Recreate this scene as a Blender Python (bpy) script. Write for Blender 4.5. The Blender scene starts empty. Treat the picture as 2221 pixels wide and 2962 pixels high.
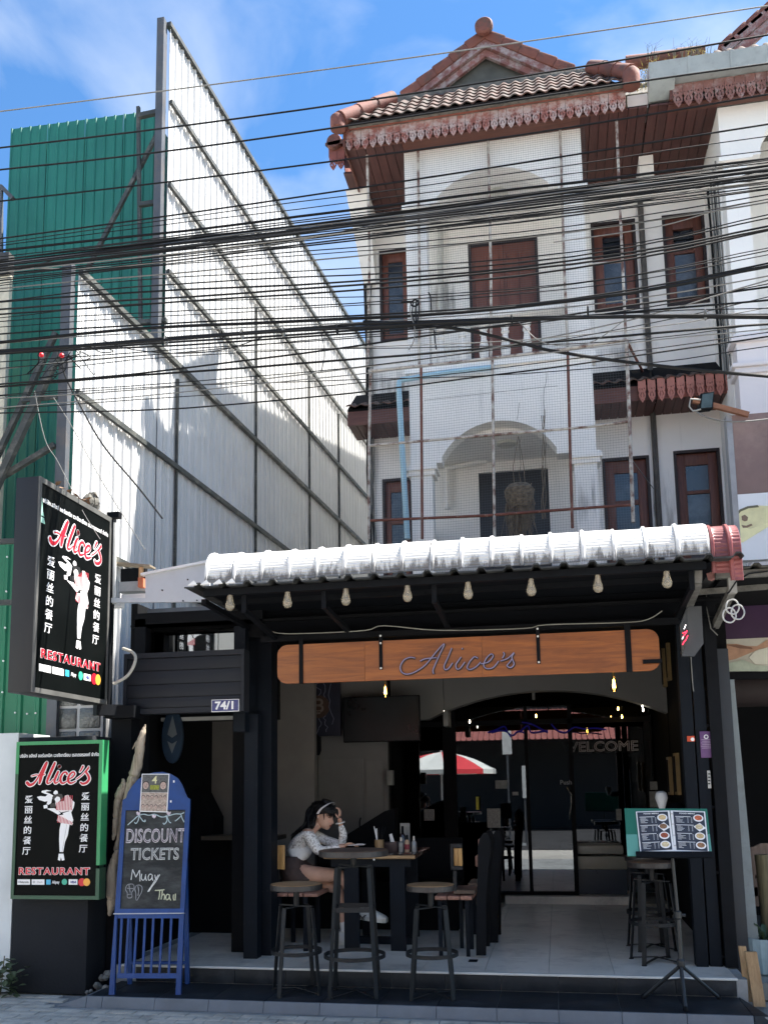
import bpy, bmesh, math, random
from mathutils import Vector, Matrix
random.seed(7)
scene = bpy.context.scene
COL = scene.collection

# ------------------------------------------------------------------ camera
FPX, CX, CY, EYE = 2707.6, 1082.2, 1877.0, 1.6
_pi, _ya, _ro = math.radians(8.212), math.radians(10.872), math.radians(-0.852)
_F = Vector((-math.sin(_ya)*math.cos(_pi), math.cos(_ya)*math.cos(_pi), math.sin(_pi)))
_R = Vector((math.cos(_ya), math.sin(_ya), 0))
_U = _R.cross(_F)
CR = _R*math.cos(_ro) + _U*math.sin(_ro)
CU = -_R*math.sin(_ro) + _U*math.cos(_ro)
cam = bpy.data.cameras.new('camera'); camo = bpy.data.objects.new('camera', cam); COL.objects.link(camo)
M = Matrix.Identity(4)
for i in range(3):
    M[i][0], M[i][1], M[i][2] = CR[i], CU[i], -_F[i]
M[2][3] = EYE
camo.matrix_world = M
cam.sensor_fit = 'HORIZONTAL'; cam.sensor_width = 36.0
cam.lens = FPX*36/2221
cam.shift_x = (1110.5-CX)/2221; cam.shift_y = (CY-1481)/2221
cam.clip_start = .05; cam.clip_end = 2000
scene.camera = camo

def at(px, py, Y=None, Z=None, X=None):
    """point of the place seen at a pixel of the 2221x2962 photograph, on the plane Y=, Z= or X="""
    d = _F + CR*((px-CX)/FPX) - CU*((py-CY)/FPX)
    t = Y/d.y if Y is not None else ((Z-EYE)/d.z if Z is not None else X/d.x)
    return Vector((d.x*t, d.y*t, EYE + d.z*t))
def D(px, py, **k): return at(px*1.3389, py*1.3389, **k)

# ------------------------------------------------------------------ sky and sun
SUN = Vector((1.0, .32, 1.8)).normalized()
world = bpy.data.worlds.new('World'); scene.world = world; world.use_nodes = True
wn, wl = world.node_tree.nodes, world.node_tree.links
bg = wn['Background']
sky = wn.new('ShaderNodeTexSky'); sky.sky_type = 'NISHITA'; sky.sun_disc = False
sky.sun_elevation = math.asin(SUN.z)
sky.sun_rotation = math.atan2(SUN.x, SUN.y)
sky.altitude = 300; sky.air_density = 1.35; sky.dust_density = .05; sky.ozone_density = 4.5
tc = wn.new('ShaderNodeTexCoord')
mp = wn.new('ShaderNodeMapping'); mp.inputs['Scale'].default_value = (1.0, 1.0, 2.2)
mp.inputs['Location'].default_value = (.35, .1, .2)
wl.new(tc.outputs['Generated'], mp.inputs['Vector'])
nz = wn.new('ShaderNodeTexNoise'); nz.inputs['Scale'].default_value = 3.2; nz.inputs['Detail'].default_value = 7; nz.inputs['Roughness'].default_value = .52
nz.inputs['Distortion'].default_value = .5
wl.new(mp.outputs['Vector'], nz.inputs['Vector'])
rp = wn.new('ShaderNodeValToRGB'); rp.color_ramp.elements[0].position = .40; rp.color_ramp.elements[1].position = .78
rp.color_ramp.elements[0].color = (0, 0, 0, 1); rp.color_ramp.elements[1].color = (.75, .75, .75, 1)
wl.new(nz.outputs['Fac'], rp.inputs['Fac'])
mx = wn.new('ShaderNodeMix'); mx.data_type = 'RGBA'
wl.new(rp.outputs['Color'], mx.inputs['Factor'])
tn = wn.new('ShaderNodeMix'); tn.data_type = 'RGBA'; tn.blend_type = 'MULTIPLY'; tn.inputs['Factor'].default_value = 1
wl.new(sky.outputs['Color'], tn.inputs['A']); tn.inputs['B'].default_value = (.54, .80, .98, 1)
wl.new(tn.outputs['Result'], mx.inputs['A'])
mx.inputs['B'].default_value = (5.2, 5.5, 5.8, 1)
wl.new(mx.outputs['Result'], bg.inputs['Color'])
bg.inputs['Strength'].default_value = .050
sl = bpy.data.lights.new('sun', 'SUN'); sl.energy = 4.0; sl.angle = math.radians(.5); sl.color = (1, .95, .88)
so = bpy.data.objects.new('sun', sl); COL.objects.link(so)
so.rotation_euler = SUN.to_track_quat('Z', 'Y').to_euler()
so.location = (6, -4, 12)
vs = scene.view_settings; vs.view_transform = 'Standard'; vs.look = 'None'; vs.gamma = 1; vs.exposure = 2.24
try: vs.use_curve_mapping = False
except Exception: pass
scene.cycles.max_bounces = 8; scene.cycles.diffuse_bounces = 6; scene.cycles.glossy_bounces = 4
scene.cycles.transparent_max_bounces = 12; scene.cycles.transmission_bounces = 6
scene.cycles.use_denoising = True
scene.cycles.sample_clamp_indirect = 6

# ------------------------------------------------------------------ materials
def lin(h):
    if isinstance(h, str):
        c = [int(h[i:i+2], 16)/255 for i in (0, 2, 4)]
        return tuple(((x+.055)/1.055)**2.4 if x > .04045 else x/12.92 for x in c)
    return h
MATS = {}
def mat(name, col, rough=.6, metal=0., var=.18, scale=6., bump=0., bscale=40., dirt=None, dscale=3., damt=.5, spec=.5,
        streak=None, emit=0., coat=0., sub=0., dlo=None):
    """principled material whose colour wanders with noise; dirt: a second colour in blotches; streak: blotches drawn out along z"""
    if name in MATS: return MATS[name]
    m = bpy.data.materials.new(name); m.use_nodes = True; MATS[name] = m
    n, l = m.node_tree.nodes, m.node_tree.links
    p = n['Principled BSDF']; c = lin(col)
    p.inputs['Roughness'].default_value = rough; p.inputs['Metallic'].default_value = metal
    p.inputs['Specular IOR Level'].default_value = spec
    if coat: p.inputs['Coat Weight'].default_value = coat; p.inputs['Coat Roughness'].default_value = .08
    if sub: p.inputs['Subsurface Weight'].default_value = sub; p.inputs['Subsurface Radius'].default_value = (.02, .008, .005)
    g = n.new('ShaderNodeNewGeometry')
    out = None
    if var > 0:
        t = n.new('ShaderNodeTexNoise'); t.inputs['Scale'].default_value = scale; t.inputs['Detail'].default_value = 5; t.inputs['Roughness'].default_value = .62
        l.new(g.outputs['Position'], t.inputs['Vector'])
        r = n.new('ShaderNodeMix'); r.data_type = 'RGBA'
        r.inputs['A'].default_value = tuple(max(0, x*(1-var)) for x in c)+(1,)
        r.inputs['B'].default_value = tuple(min(1, x*(1+var)) for x in c)+(1,)
        mr = n.new('ShaderNodeMapRange'); mr.inputs[1].default_value = .3; mr.inputs[2].default_value = .7
        l.new(t.outputs['Fac'], mr.inputs[0]); l.new(mr.outputs[0], r.inputs['Factor'])
        oi = n.new('ShaderNodeObjectInfo')
        hs = n.new('ShaderNodeHueSaturation')
        ma = n.new('ShaderNodeMath'); ma.operation = 'MULTIPLY_ADD'; ma.inputs[1].default_value = var*.7; ma.inputs[2].default_value = 1-var*.35
        l.new(oi.outputs['Random'], ma.inputs[0]); l.new(ma.outputs[0], hs.inputs['Value']); l.new(r.outputs['Result'], hs.inputs['Color'])
        out = hs.outputs['Color']
        l.new(t.outputs['Fac'], (rr := n.new('ShaderNodeMapRange')).inputs[0])
        rr.inputs[3].default_value = max(.02, rough-.1); rr.inputs[4].default_value = min(1, rough+.1)
        l.new(rr.outputs[0], p.inputs['Roughness'])
    for kind, dc in (('d', dirt), ('s', streak)):
        if dc is None: continue
        t = n.new('ShaderNodeTexNoise'); t.inputs['Detail'].default_value = 8; t.inputs['Roughness'].default_value = .7
        mpn = n.new('ShaderNodeMapping')
        mpn.inputs['Scale'].default_value = (1, 1, 1) if kind == 'd' else (6, 6, .5)
        t.inputs['Scale'].default_value = dscale
        l.new(g.outputs['Position'], mpn.inputs['Vector']); l.new(mpn.outputs['Vector'], t.inputs['Vector'])
        cr = n.new('ShaderNodeValToRGB'); cr.color_ramp.elements[0].position = .5 if dlo is None else dlo; cr.color_ramp.elements[1].position = (.5 if dlo is None else dlo)+.16
        cr.color_ramp.elements[0].color = (0, 0, 0, 1); cr.color_ramp.elements[1].color = (damt, damt, damt, 1)
        l.new(t.outputs['Fac'], cr.inputs['Fac'])
        r = n.new('ShaderNodeMix'); r.data_type = 'RGBA'
        l.new(cr.outputs['Color'], r.inputs['Factor'])
        if out: l.new(out, r.inputs['A'])
        else: r.inputs['A'].default_value = c+(1,)
        r.inputs['B'].default_value = lin(dc)+(1,)
        out = r.outputs['Result']
    if out: l.new(out, p.inputs['Base Color'])
    else: p.inputs['Base Color'].default_value = c+(1,)
    if bump:
        t = n.new('ShaderNodeTexNoise'); t.inputs['Scale'].default_value = bscale; t.inputs['Detail'].default_value = 4
        l.new(g.outputs['Position'], t.inputs['Vector'])
        b = n.new('ShaderNodeBump'); b.inputs['Strength'].default_value = bump; b.inputs['Distance'].default_value = .01
        l.new(t.outputs['Fac'], b.inputs['Height']); l.new(b.outputs['Normal'], p.inputs['Normal'])
    if emit:
        p.inputs['Emission Color'].default_value = c+(1,); p.inputs['Emission Strength'].default_value = emit
    return m
def wood(name, c1, c2, rough=.5, axis=0, scale=5., coat=0.):
    if name in MATS: return MATS[name]
    m = bpy.data.materials.new(name); m.use_nodes = True; MATS[name] = m
    n, l = m.node_tree.nodes, m.node_tree.links; p = n['Principled BSDF']
    p.inputs['Roughness'].default_value = rough
    if coat: p.inputs['Coat Weight'].default_value = coat; p.inputs['Coat Roughness'].default_value = .15
    tcn = n.new('ShaderNodeTexCoord'); mpn = n.new('ShaderNodeMapping')
    sc = [9, 9, 9]; sc[axis] = .7; mpn.inputs['Scale'].default_value = sc
    l.new(tcn.outputs['Object'], mpn.inputs['Vector'])
    oi = n.new('ShaderNodeObjectInfo'); vm = n.new('ShaderNodeVectorMath'); vm.operation = 'ADD'
    cmb = n.new('ShaderNodeMath'); cmb.operation = 'MULTIPLY'; cmb.inputs[1].default_value = 37
    l.new(oi.outputs['Random'], cmb.inputs[0]); l.new(mpn.outputs['Vector'], vm.inputs[0]); l.new(cmb.outputs[0], vm.inputs[1])
    t = n.new('ShaderNodeTexNoise'); t.inputs['Scale'].default_value = scale; t.inputs['Detail'].default_value = 9; t.inputs['Roughness'].default_value = .66; t.inputs['Distortion'].default_value = .7
    l.new(vm.outputs[0], t.inputs['Vector'])
    cr = n.new('ShaderNodeValToRGB'); e = cr.color_ramp.elements
    e[0].position = .32; e[0].color = lin(c1)+(1,); e[1].position = .68; e[1].color = lin(c2)+(1,)
    l.new(t.outputs['Fac'], cr.inputs['Fac'])
    hs = n.new('ShaderNodeHueSaturation'); ma = n.new('ShaderNodeMath'); ma.operation = 'MULTIPLY_ADD'; ma.inputs[1].default_value = .3; ma.inputs[2].default_value = .85
    l.new(oi.outputs['Random'], ma.inputs[0]); l.new(ma.outputs[0], hs.inputs['Value']); l.new(cr.outputs['Color'], hs.inputs['Color'])
    l.new(hs.outputs['Color'], p.inputs['Base Color'])
    b = n.new('ShaderNodeBump'); b.inputs['Strength'].default_value = .12; b.inputs['Distance'].default_value = .004
    l.new(t.outputs['Fac'], b.inputs['Height']); l.new(b.outputs['Normal'], p.inputs['Normal'])
    return m
def glassy(name, col, rough=.04, f=.35, tint=(.8, .85, .9)):
    """dark or clear window glass: glossy reflection over a see-through body"""
    if name in MATS: return MATS[name]
    m = bpy.data.materials.new(name); m.use_nodes = True; MATS[name] = m
    n, l = m.node_tree.nodes, m.node_tree.links; n.remove(n['Principled BSDF'])
    o = n['Material Output']; tr = n.new('ShaderNodeBsdfTransparent'); tr.inputs['Color'].default_value = lin(col)+(1,)
    gl = n.new('ShaderNodeBsdfGlossy'); gl.inputs['Roughness'].default_value = rough; gl.inputs['Color'].default_value = tint+(1,)
    fr = n.new('ShaderNodeFresnel'); fr.inputs['IOR'].default_value = 1.5
    ma = n.new('ShaderNodeMath'); ma.operation = 'MULTIPLY_ADD'; ma.inputs[1].default_value = 1.; ma.inputs[2].default_value = f
    l.new(fr.outputs[0], ma.inputs[0])
    ms = n.new('ShaderNodeMixShader'); l.new(ma.outputs[0], ms.inputs[0]); l.new(tr.outputs[0], ms.inputs[1]); l.new(gl.outputs[0], ms.inputs[2])
    l.new(ms.outputs[0], o.inputs['Surface'])
    return m

# ------------------------------------------------------------------ mesh building
class MB:
    def __init__(s): s.v = []; s.f = []; s.smooth = False
    def add(s, vs, fs):
        b = len(s.v); s.v += [tuple(v) for v in vs]; s.f += [tuple(i+b for i in f) for f in fs]; return s
    def box(s, x0, x1, y0, y1, z0, z1):
        if x0 > x1: x0, x1 = x1, x0
        if y0 > y1: y0, y1 = y1, y0
        if z0 > z1: z0, z1 = z1, z0
        return s.add([(x0,y0,z0),(x1,y0,z0),(x1,y1,z0),(x0,y1,z0),(x0,y0,z1),(x1,y0,z1),(x1,y1,z1),(x0,y1,z1)],
              [(0,3,2,1),(4,5,6,7),(0,1,5,4),(1,2,6,5),(2,3,7,6),(3,0,4,7)])
    def hexa(s, p):
        return s.add(p, [(0,3,2,1),(4,5,6,7),(0,1,5,4),(1,2,6,5),(2,3,7,6),(3,0,4,7)])
    def bar(s, p, q, w=.04, h=None, up=(0,0,1)):
        p, q = Vector(p), Vector(q); h = h or w; d = (q-p).normalized(); u = Vector(up)
        if abs(d.dot(u)) > .98: u = Vector((0,1,0))
        r = d.cross(u).normalized()*(w/2); u = r.cross(d).normalized()*(h/2)
        return s.hexa([p-r-u, p+r-u, q+r-u, q-r-u, p-r+u, p+r+u, q+r+u, q-r+u])
    def tube(s, pts, r, n=8, flat=None, closed=False, cap=True):
        """tube along pts; r number or list; flat=(normal, factor) squashes it along normal"""
        pts = [Vector(p) for p in pts]; N = len(pts)
        rs = r if isinstance(r, (list, tuple)) else [r]*N
        b = len(s.v); prev = None
        for i, p in enumerate(pts):
            if closed: d = pts[(i+1) % N]-pts[i-1]
            else: d = pts[min(i+1, N-1)]-pts[max(i-1, 0)]
            if d.length < 1e-9: d = Vector((0,0,1))
            d.normalize()
            if flat: u = Vector(flat[0]).normalized()
            else:
                u = prev if prev is not None else (Vector((0,0,1)) if abs(d.z) < .9 else Vector((1,0,0)))
            a = d.cross(u)
            if a.length < 1e-6: a = d.cross(Vector((0,1,0)))
            a.normalize(); u2 = a.cross(d).normalized()
            if not flat: prev = u2
            k = flat[1] if flat else 1.
            uu = Vector(flat[0]).normalized() if flat else u2
            for j in range(n):
                t = 2*math.pi*j/n
                s.v.append(tuple(p + a*(math.cos(t)*rs[i]) + uu*(math.sin(t)*rs[i]*k)))
        for i in range(N if closed else N-1):
            for j in range(n):
                i2 = (i+1) % N
                s.f.append((b+i*n+j, b+i*n+(j+1) % n, b+i2*n+(j+1) % n, b+i2*n+j))
        if cap and not closed:
            s.f.append(tuple(b+j for j in range(n))[::-1]); s.f.append(tuple(b+(N-1)*n+j for j in range(n)))
        return s
    def lathe(s, c, prof, n=16, axis='z', cap=True):
        c = Vector(c); b = len(s.v)
        for r, h in prof:
            for j in range(n):
                t = 2*math.pi*j/n
                x, y = math.cos(t)*r, math.sin(t)*r
                v = {'z': (x, y, h), 'y': (x, h, y), 'x': (h, x, y)}[axis]
                s.v.append(tuple(c+Vector(v)))
        for i in range(len(prof)-1):
            for j in range(n):
                s.f.append((b+i*n+j, b+i*n+(j+1) % n, b+(i+1)*n+(j+1) % n, b+(i+1)*n+j))
        if cap:
            s.f.append(tuple(b+j for j in range(n))[::-1]); s.f.append(tuple(b+(len(prof)-1)*n+j for j in range(n)))
        return s
    def prism(s, poly, o, r, u, t):
        """flat polygon (x,y) set on plane o + r*x + u*y, thickness t towards -n (n = r x u is the back)"""
        o, r, u = Vector(o), Vector(r), Vector(u); n = r.cross(u).normalized()
        k = len(poly)
        a = [o+r*x+u*y for x, y in poly]
        return s.add([tuple(p) for p in a]+[tuple(p+n*t) for p in a],
              [tuple(range(k)), tuple(range(2*k-1, k-1, -1))]+[(i, i+k, (i+1) % k+k, (i+1) % k) for i in range(k)])
    def sheet(s, rows):
        b = len(s.v); n = len(rows[0])
        for r in rows: s.v += [tuple(p) for p in r]
        for i in range(len(rows)-1):
            for j in range(n-1): s.f.append((b+i*n+j, b+i*n+j+1, b+(i+1)*n+j+1, b+(i+1)*n+j))
        return s
    def mesh(s, name, m=None, bevel=0):
        me = bpy.data.meshes.new(name); me.from_pydata(s.v, [], s.f); me.validate()
        bm = bmesh.new(); bm.from_mesh(me); bmesh.ops.recalc_face_normals(bm, faces=bm.faces)
        if bevel: bmesh.ops.bevel(bm, geom=[e for e in bm.edges if len(e.link_faces) == 2 and e.calc_face_angle(0) > .6], offset=bevel, segments=2, affect='EDGES', profile=.5)
        bm.to_mesh(me); bm.free()
        if s.smooth or bevel:
            me.polygons.foreach_set('use_smooth', [True]*len(me.polygons)); me.set_sharp_from_angle(angle=.7)
        if m: me.materials.append(m)
        return me
    def build(s, name, m, parent=None, bevel=0, label=None, kind=None, smooth=None):
        if smooth is not None: s.smooth = smooth
        return link(name, s.mesh(name, m, bevel), parent, label, kind)
def wloc(o):
    L = Vector((0,0,0))
    while o: L += o.location; o = o.parent
    return L
def link(name, me, parent=None, label=None, kind=None, loc=None):
    o = bpy.data.objects.new(name, me); COL.objects.link(o)
    if parent is not None: o.parent = parent; o.location = -wloc(parent)
    if loc is not None: o.location = o.location + Vector(loc)
    if label: o['label'] = label
    if kind: o['kind'] = kind
    return o
def thing(name, label, cat, loc=(0,0,0), group=None):
    o = bpy.data.objects.new(name, None); COL.objects.link(o); o.location = loc; o.empty_display_size = .1
    tag(o, label, cat, group); return o
def tag(o, label, cat, group=None):
    o['label'] = label; o['category'] = cat
    if group: o['group'] = group
    return o
def struct(o): o['kind'] = 'structure'; return o
def tree_copy(o, parent=None):
    c = o.copy(); COL.objects.link(c)
    if parent is not None: c.parent = parent
    for ch in o.children: tree_copy(ch, c)
    return c
def box(name, m, parent, x0, x1, y0, y1, z0, z1, bevel=0, **k):
    return MB().box(x0, x1, y0, y1, z0, z1).build(name, m, parent, bevel=bevel, **k)
def curve_mesh(name, cu, m, o=(0,0,0), r=(1,0,0), u=(0,0,1), parent=None, label=None):
    ob = bpy.data.objects.new('tmp', cu); COL.objects.link(ob)
    dg = bpy.context.evaluated_depsgraph_get(); me = bpy.data.meshes.new_from_object(ob.evaluated_get(dg))
    bpy.data.objects.remove(ob); bpy.data.curves.remove(cu)
    o, r, u = Vector(o), Vector(r), Vector(u); n = r.cross(u)
    for v in me.vertices: v.co = o + r*v.co.x + u*v.co.y + n*v.co.z
    me.materials.clear(); me.materials.append(m)
    if name: me.name = name
    return link(name, me, parent, label) if name else me
def text(body, size, m, o, r=(1,0,0), u=(0,0,1), parent=None, name='lettering', ext=.002, align='CENTER', shear=0, bold=0, sx=1, outline=0, spacing=1, label=None):
    cu = bpy.data.curves.new('t', 'FONT'); cu.body = body; cu.size = size; cu.align_x = align; cu.align_y = 'CENTER'
    cu.extrude = ext; cu.shear = shear; cu.offset = bold; cu.resolution_u = 3; cu.space_character = spacing
    if outline: cu.fill_mode = 'NONE'; cu.extrude = 0; cu.bevel_depth = outline; cu.bevel_resolution = 0
    return curve_mesh(name, cu, m, o, Vector(r)*sx, u, parent, label)
def poly_curve(outs, ext):
    cu = bpy.data.curves.new('p', 'CURVE'); cu.dimensions = '2D'; cu.fill_mode = 'BOTH'; cu.extrude = ext
    for pts in outs:
        sp = cu.splines.new('POLY'); sp.points.add(len(pts)-1)
        for p, q in zip(sp.points, pts): p.co = (q[0], q[1], 0, 1)
        sp.use_cyclic_u = True
    return cu
def smooth_path(pts, n=6):
    """catmull-rom through points (any dimension, as tuples)"""
    P = [tuple(p) for p in pts]; out = []
    for i in range(len(P)-1):
        a, b, c, d = P[max(i-1, 0)], P[i], P[i+1], P[min(i+2, len(P)-1)]
        for k in range(n):
            t = k/n
            out.append(tuple(.5*((2*b[j])+(-a[j]+c[j])*t+(2*a[j]-5*b[j]+4*c[j]-d[j])*t*t+(-a[j]+3*b[j]-3*c[j]+d[j])*t**3) for j in range(len(b))))
    out.append(P[-1]); return out

# palette
CONC = mat('concrete_paver', (.23,.235,.23), .85, var=.25, scale=3, bump=.5, bscale=60, dirt=(.12,.12,.11), dscale=2, damt=.6)
WALL = mat('white_render', (.83,.82,.79), .8, var=.04, scale=1.2, bump=.15, bscale=30, streak=(.40,.41,.40), dscale=1.6, damt=.35, dlo=.60)
WALLD = mat('white_render_stained', (.82,.81,.78), .8, var=.05, scale=1.2, bump=.15, bscale=30, streak=(.34,.34,.33), dscale=2.2, damt=.45, dlo=.60)
WALLP = mat('pinkish_render', (.70,.67,.68), .8, var=.05, scale=1.2, bump=.1)
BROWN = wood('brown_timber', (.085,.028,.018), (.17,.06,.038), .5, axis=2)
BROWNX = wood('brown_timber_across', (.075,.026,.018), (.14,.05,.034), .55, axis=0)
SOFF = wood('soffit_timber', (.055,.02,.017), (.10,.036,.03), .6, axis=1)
FASC = mat('red_brown_fascia', (.26,.085,.06), .6, var=.25, scale=4, dirt=(.12,.06,.05), damt=.6)
PEEL = mat('peeling_lace_paint', (.27,.10,.08), .7, var=.2, scale=5, dirt=(.46,.38,.36), dscale=9, damt=.85, dlo=.42)
PINK = mat('salmon_lace_paint', (.38,.15,.115), .65, var=.12, scale=6, dirt=(.2,.08,.06), dscale=7, damt=.5)
TILE = mat('terracotta_tile', (.10,.046,.035), .85, var=.4, scale=5, dirt=(.045,.04,.034), dscale=11, damt=.95, dlo=.42, bump=.3)
TILEB = mat('terracotta_ridge', (.17,.062,.046), .8, var=.25, scale=4, dirt=(.07,.055,.045), dscale=5, damt=.8, dlo=.50, bump=.2)
MOSSY = mat('mossy_cement', (.16,.15,.13), .9, var=.4, scale=8, dirt=(.05,.05,.045), dscale=12, damt=.8, bump=.6)
BLACKM = mat('black_painted_steel', (.005,.006,.008), .65, spec=.12, var=.25, scale=8, dirt=(.05,.05,.05), dscale=22, damt=.5, dlo=.64)
BLACKW = mat('black_wall', (.004,.0045,.0055), .85, var=.25, spec=.15)
CHAR = mat('charcoal_panel', (.013,.016,.022), .6, var=.12, scale=5, spec=.3)
GREYW = mat('grey_interior_wall', (.150,.152,.150), .8, var=.1, scale=1.5)
RUST = mat('rusty_white_pipe', (.45,.42,.37), .6, var=.2, scale=6, dirt=(.10,.035,.022), dscale=7, damt=.95, dlo=.44)
RUSTD = mat('rusty_pipe', (.13,.045,.03), .7, var=.3, scale=6, dirt=(.4,.36,.3), dscale=9, damt=.8, dlo=.56)
GREEN = mat('green_metal_sheet', (.016,.165,.125), .5, var=.12, scale=1.5, streak=(.01,.12,.10), dscale=2, damt=.5)
GREENL = mat('green_metal_fence', (.01,.155,.075), .45, var=.12, scale=1.5)
ALU = mat('aluzinc_sheet', (.60,.60,.59), .5, metal=.0, var=.06, scale=2, dirt=(.30,.27,.22), dscale=1.7, dlo=.60, streak=(.45,.47,.47), damt=.45, spec=.4)
STEELG = mat('grey_steel_post', (.075,.083,.095), .5, var=.2, scale=3, dirt=(.16,.12,.09), dscale=4, damt=.4)
STEELD = mat('dark_steel_rail', (.045,.05,.047), .55, var=.3, scale=4, dirt=(.2,.19,.16), dscale=6, damt=.6)
WHITE = mat('white_paint', (.78,.78,.77), .5, var=.03)
PRINTW = mat('white_print', (.80,.80,.80), .4, var=0)
PRINTR = mat('red_print', (.62,.012,.03), .4, var=0)
CABLE = mat('black_cable', (.008,.009,.010), .6, spec=.2, var=.2, scale=2)
CABLEG = mat('grey_cable', (.17,.17,.16), .5, var=.2)
def onplane(px, py, P0, n):
    d = at(px, py, Y=1) - Vector((0,0,EYE)); P0 = Vector(P0); n = Vector(n); o = Vector((0,0,EYE))
    return o + d*((P0-o).dot(n)/d.dot(n))
def R2(x, y): return (x*.3987, 2080+y*.3987)      # crops of the photograph used while measuring
def R1(x, y): return (x*.3391, 1350+y*.3391)

# ================================================================== GROUND
ROAD = mat('asphalt_road', (.42,.395,.35), .9, var=.2, scale=.5, bump=.4, bscale=80)
g = MB().sheet([[(-200, y, -.12), (200, y, -.12)] for y in (-200, 200)]).build('road', ROAD); struct(g)
ap0 = MB().box(-7, 5, -13.1, -1.5, -.2, -.112).build('reflection_dimming_patch', mat('reflection_dimming_dark', (.045,.045,.047), .95, var=.3, scale=1.5, spec=.1)); struct(ap0)  # dark slab added behind the camera to dim the road reflected in the glass
pv = MB().box(-40, 40, 2.6, 16, -.14, -.012).build('pavement', CONC); struct(pv)
PAV = mat('paver_piece', (.46,.43,.37), .85, var=.22, scale=4, bump=.5, bscale=70, dirt=(.14,.14,.13), dscale=3, damt=.6)
pm = MB().box(-.096, .096, -.047, .047, -.03, 0).mesh('paver', PAV, bevel=.003)
for i in range(26):
    for j in range(14):
        x = -5.25+i*.2+(.1 if j % 2 else 0); y = 5.86+j*.1
        if x > -3.75 and y > 6.62: continue
        if x > -3.2 and y < 6.05 or x > -2.0 and y < 6.3 or x > -1.0 and y < 6.4 or y > 7.0: continue
        link('paver', pm, pv, loc=(x, y, random.uniform(-.002, .002)))

# tiled step and floor
TILED = mat('dark_slate_tile', (.013,.017,.022), .5, spec=.3, var=.3, scale=5, bump=.25, bscale=25, dirt=(.05,.055,.06), dscale=5, damt=.4)
KERB = mat('bluish_kerb_tile', (.15,.165,.185), .6, var=.15, scale=5, bump=.1)
GROUT = mat('light_grout', (.30,.31,.31), .9, var=.2)
FLT = mat('pale_floor_tile', (.70,.68,.62), .34, var=.1, scale=2.5, dirt=(.25,.25,.24), dscale=3, damt=.5)
st = MB().box(-3.5, 1.19, 6.73, 7.3, -.13, .058).hexa([(1.19,6.73,-.13),(1.30,6.73,-.13),(1.19,7.27,-.13),(1.19,7.27,-.13),(1.19,6.73,.058),(1.28,6.73,.058),(1.19,7.27,.058),(1.19,7.27,.058)]).build('lower_step', GROUT); struct(st)
xs = [-3.5, -3.375, -2.961, -2.547, -2.132, -1.718, -1.304, -.889, -.475, -.06, .354, .769, 1.185]
for a, b in zip(xs[:-1], xs[1:]):
    box('tread_tile', TILED, st, a+.002, b-.002, 6.735, 7.262, .05, .066, bevel=.001)
    m = MB().hexa([(a+.002,6.69,-.01),(b-.002,6.69,-.01),(b-.002,6.734,-.01),(a+.002,6.734,-.01),(a+.002,6.712,.066),(b-.002,6.712,.066),(b-.002,6.734,.066),(a+.002,6.734,.066)])
    m.build('kerb_tile', KERB, st)
MB().hexa([(1.188,6.69,-.01),(1.30,6.72,-.01),(1.215,7.26,-.01),(1.188,7.26,-.01),(1.188,6.712,.066),(1.28,6.74,.066),(1.2,7.26,.066),(1.188,7.26,.066)]).build('tread_tile', TILED, st)
MB().hexa([(-3.75,6.71,-.01),(-3.503,6.69,-.01),(-3.503,7.2,-.01),(-3.6,7.2,-.01),(-3.66,6.74,.01),(-3.503,6.712,.066),(-3.503,7.2,.066),(-3.56,7.2,.03)]).build('kerb_tile', KERB, st)
fl = MB().box(-3.56, 1.26, 7.285, 14.5, .0, .183).build('floor', GROUT); struct(fl)
for a, b in zip(xs[1:-1], xs[2:]):
    box('riser_tile', TILED, fl, a+.002, b-.002, 7.268, 7.286, .068, .176, bevel=.001)
NOSE = mat('pale_step_edging', (.58,.59,.57), .45, var=.12)
box('step_edging', NOSE, fl, -3.5, 1.192, 7.258, 7.30, .178, .195, bevel=.003)
fm = {}
for i in range(-7, 3):
    for j in range(7):
        x0 = -.126+i*.476; y0 = 7.304+j*.615
        x1 = x0+.476; y1 = min(y0+.615, 11.42)
        x0 = max(x0, -3.5); x1 = min(x1, 1.19)
        if x1-x0 < .05: continue
        box('floor_tile', FLT, fl, x0+.002, x1-.002, y0+.002, y1-.002, .183, .192)
MB().box(-.66, .80, 11.30, 11.42, .192, .28).build('threshold', FLT, fl)

# ================================================================== METAL SCREEN WALL (left)
WX, WS = -4.47, .1
def WP(y, z, off=0.): return Vector((WX+WS*(y-7.9)+off, y, z))
def wray(px, py):
    return onplane(px, py, (WX, 7.9, 0), (1, -WS, 0))
def sheetmesh(L, z0, z1, pitch=.164):
    """ribbed sheet along +Y of length L facing +X, ribs proud"""
    pr = []
    y = 0
    while y < L-.01:
        for dy, dx in ((0,.026),(.020,.026),(.040,0),(.064,0),(.066,.009),(.076,.009),(.080,0),(.106,0),(.108,.009),(.118,.009),(.122,0),(.154,0)):
            if y+dy <= L: pr.append((dx, y+dy))
        y += pitch
    pr.append((.03, L))
    m = MB()
    rows = [[(x+WS*yy, yy, z0) for x, yy in pr], [(x+WS*yy, yy, z1) for x, yy in pr]]
    m.sheet(rows)
    k = len(m.v); back = [[(p[0]-.004, p[1], p[2]) for p in r] for r in rows]
    m.sheet(back[::-1]); return m
mw = thing('metal_screen_wall', 'tall white ribbed metal screen wall on steel rails, left of the white townhouse', 'wall', (WX, 7.9, 0))
TALL0 = 9.58
def topz(y): return 10.80-.051*(y-9.58)
def lowz(y): return 6.66-.051*(y-7.9)
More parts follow.
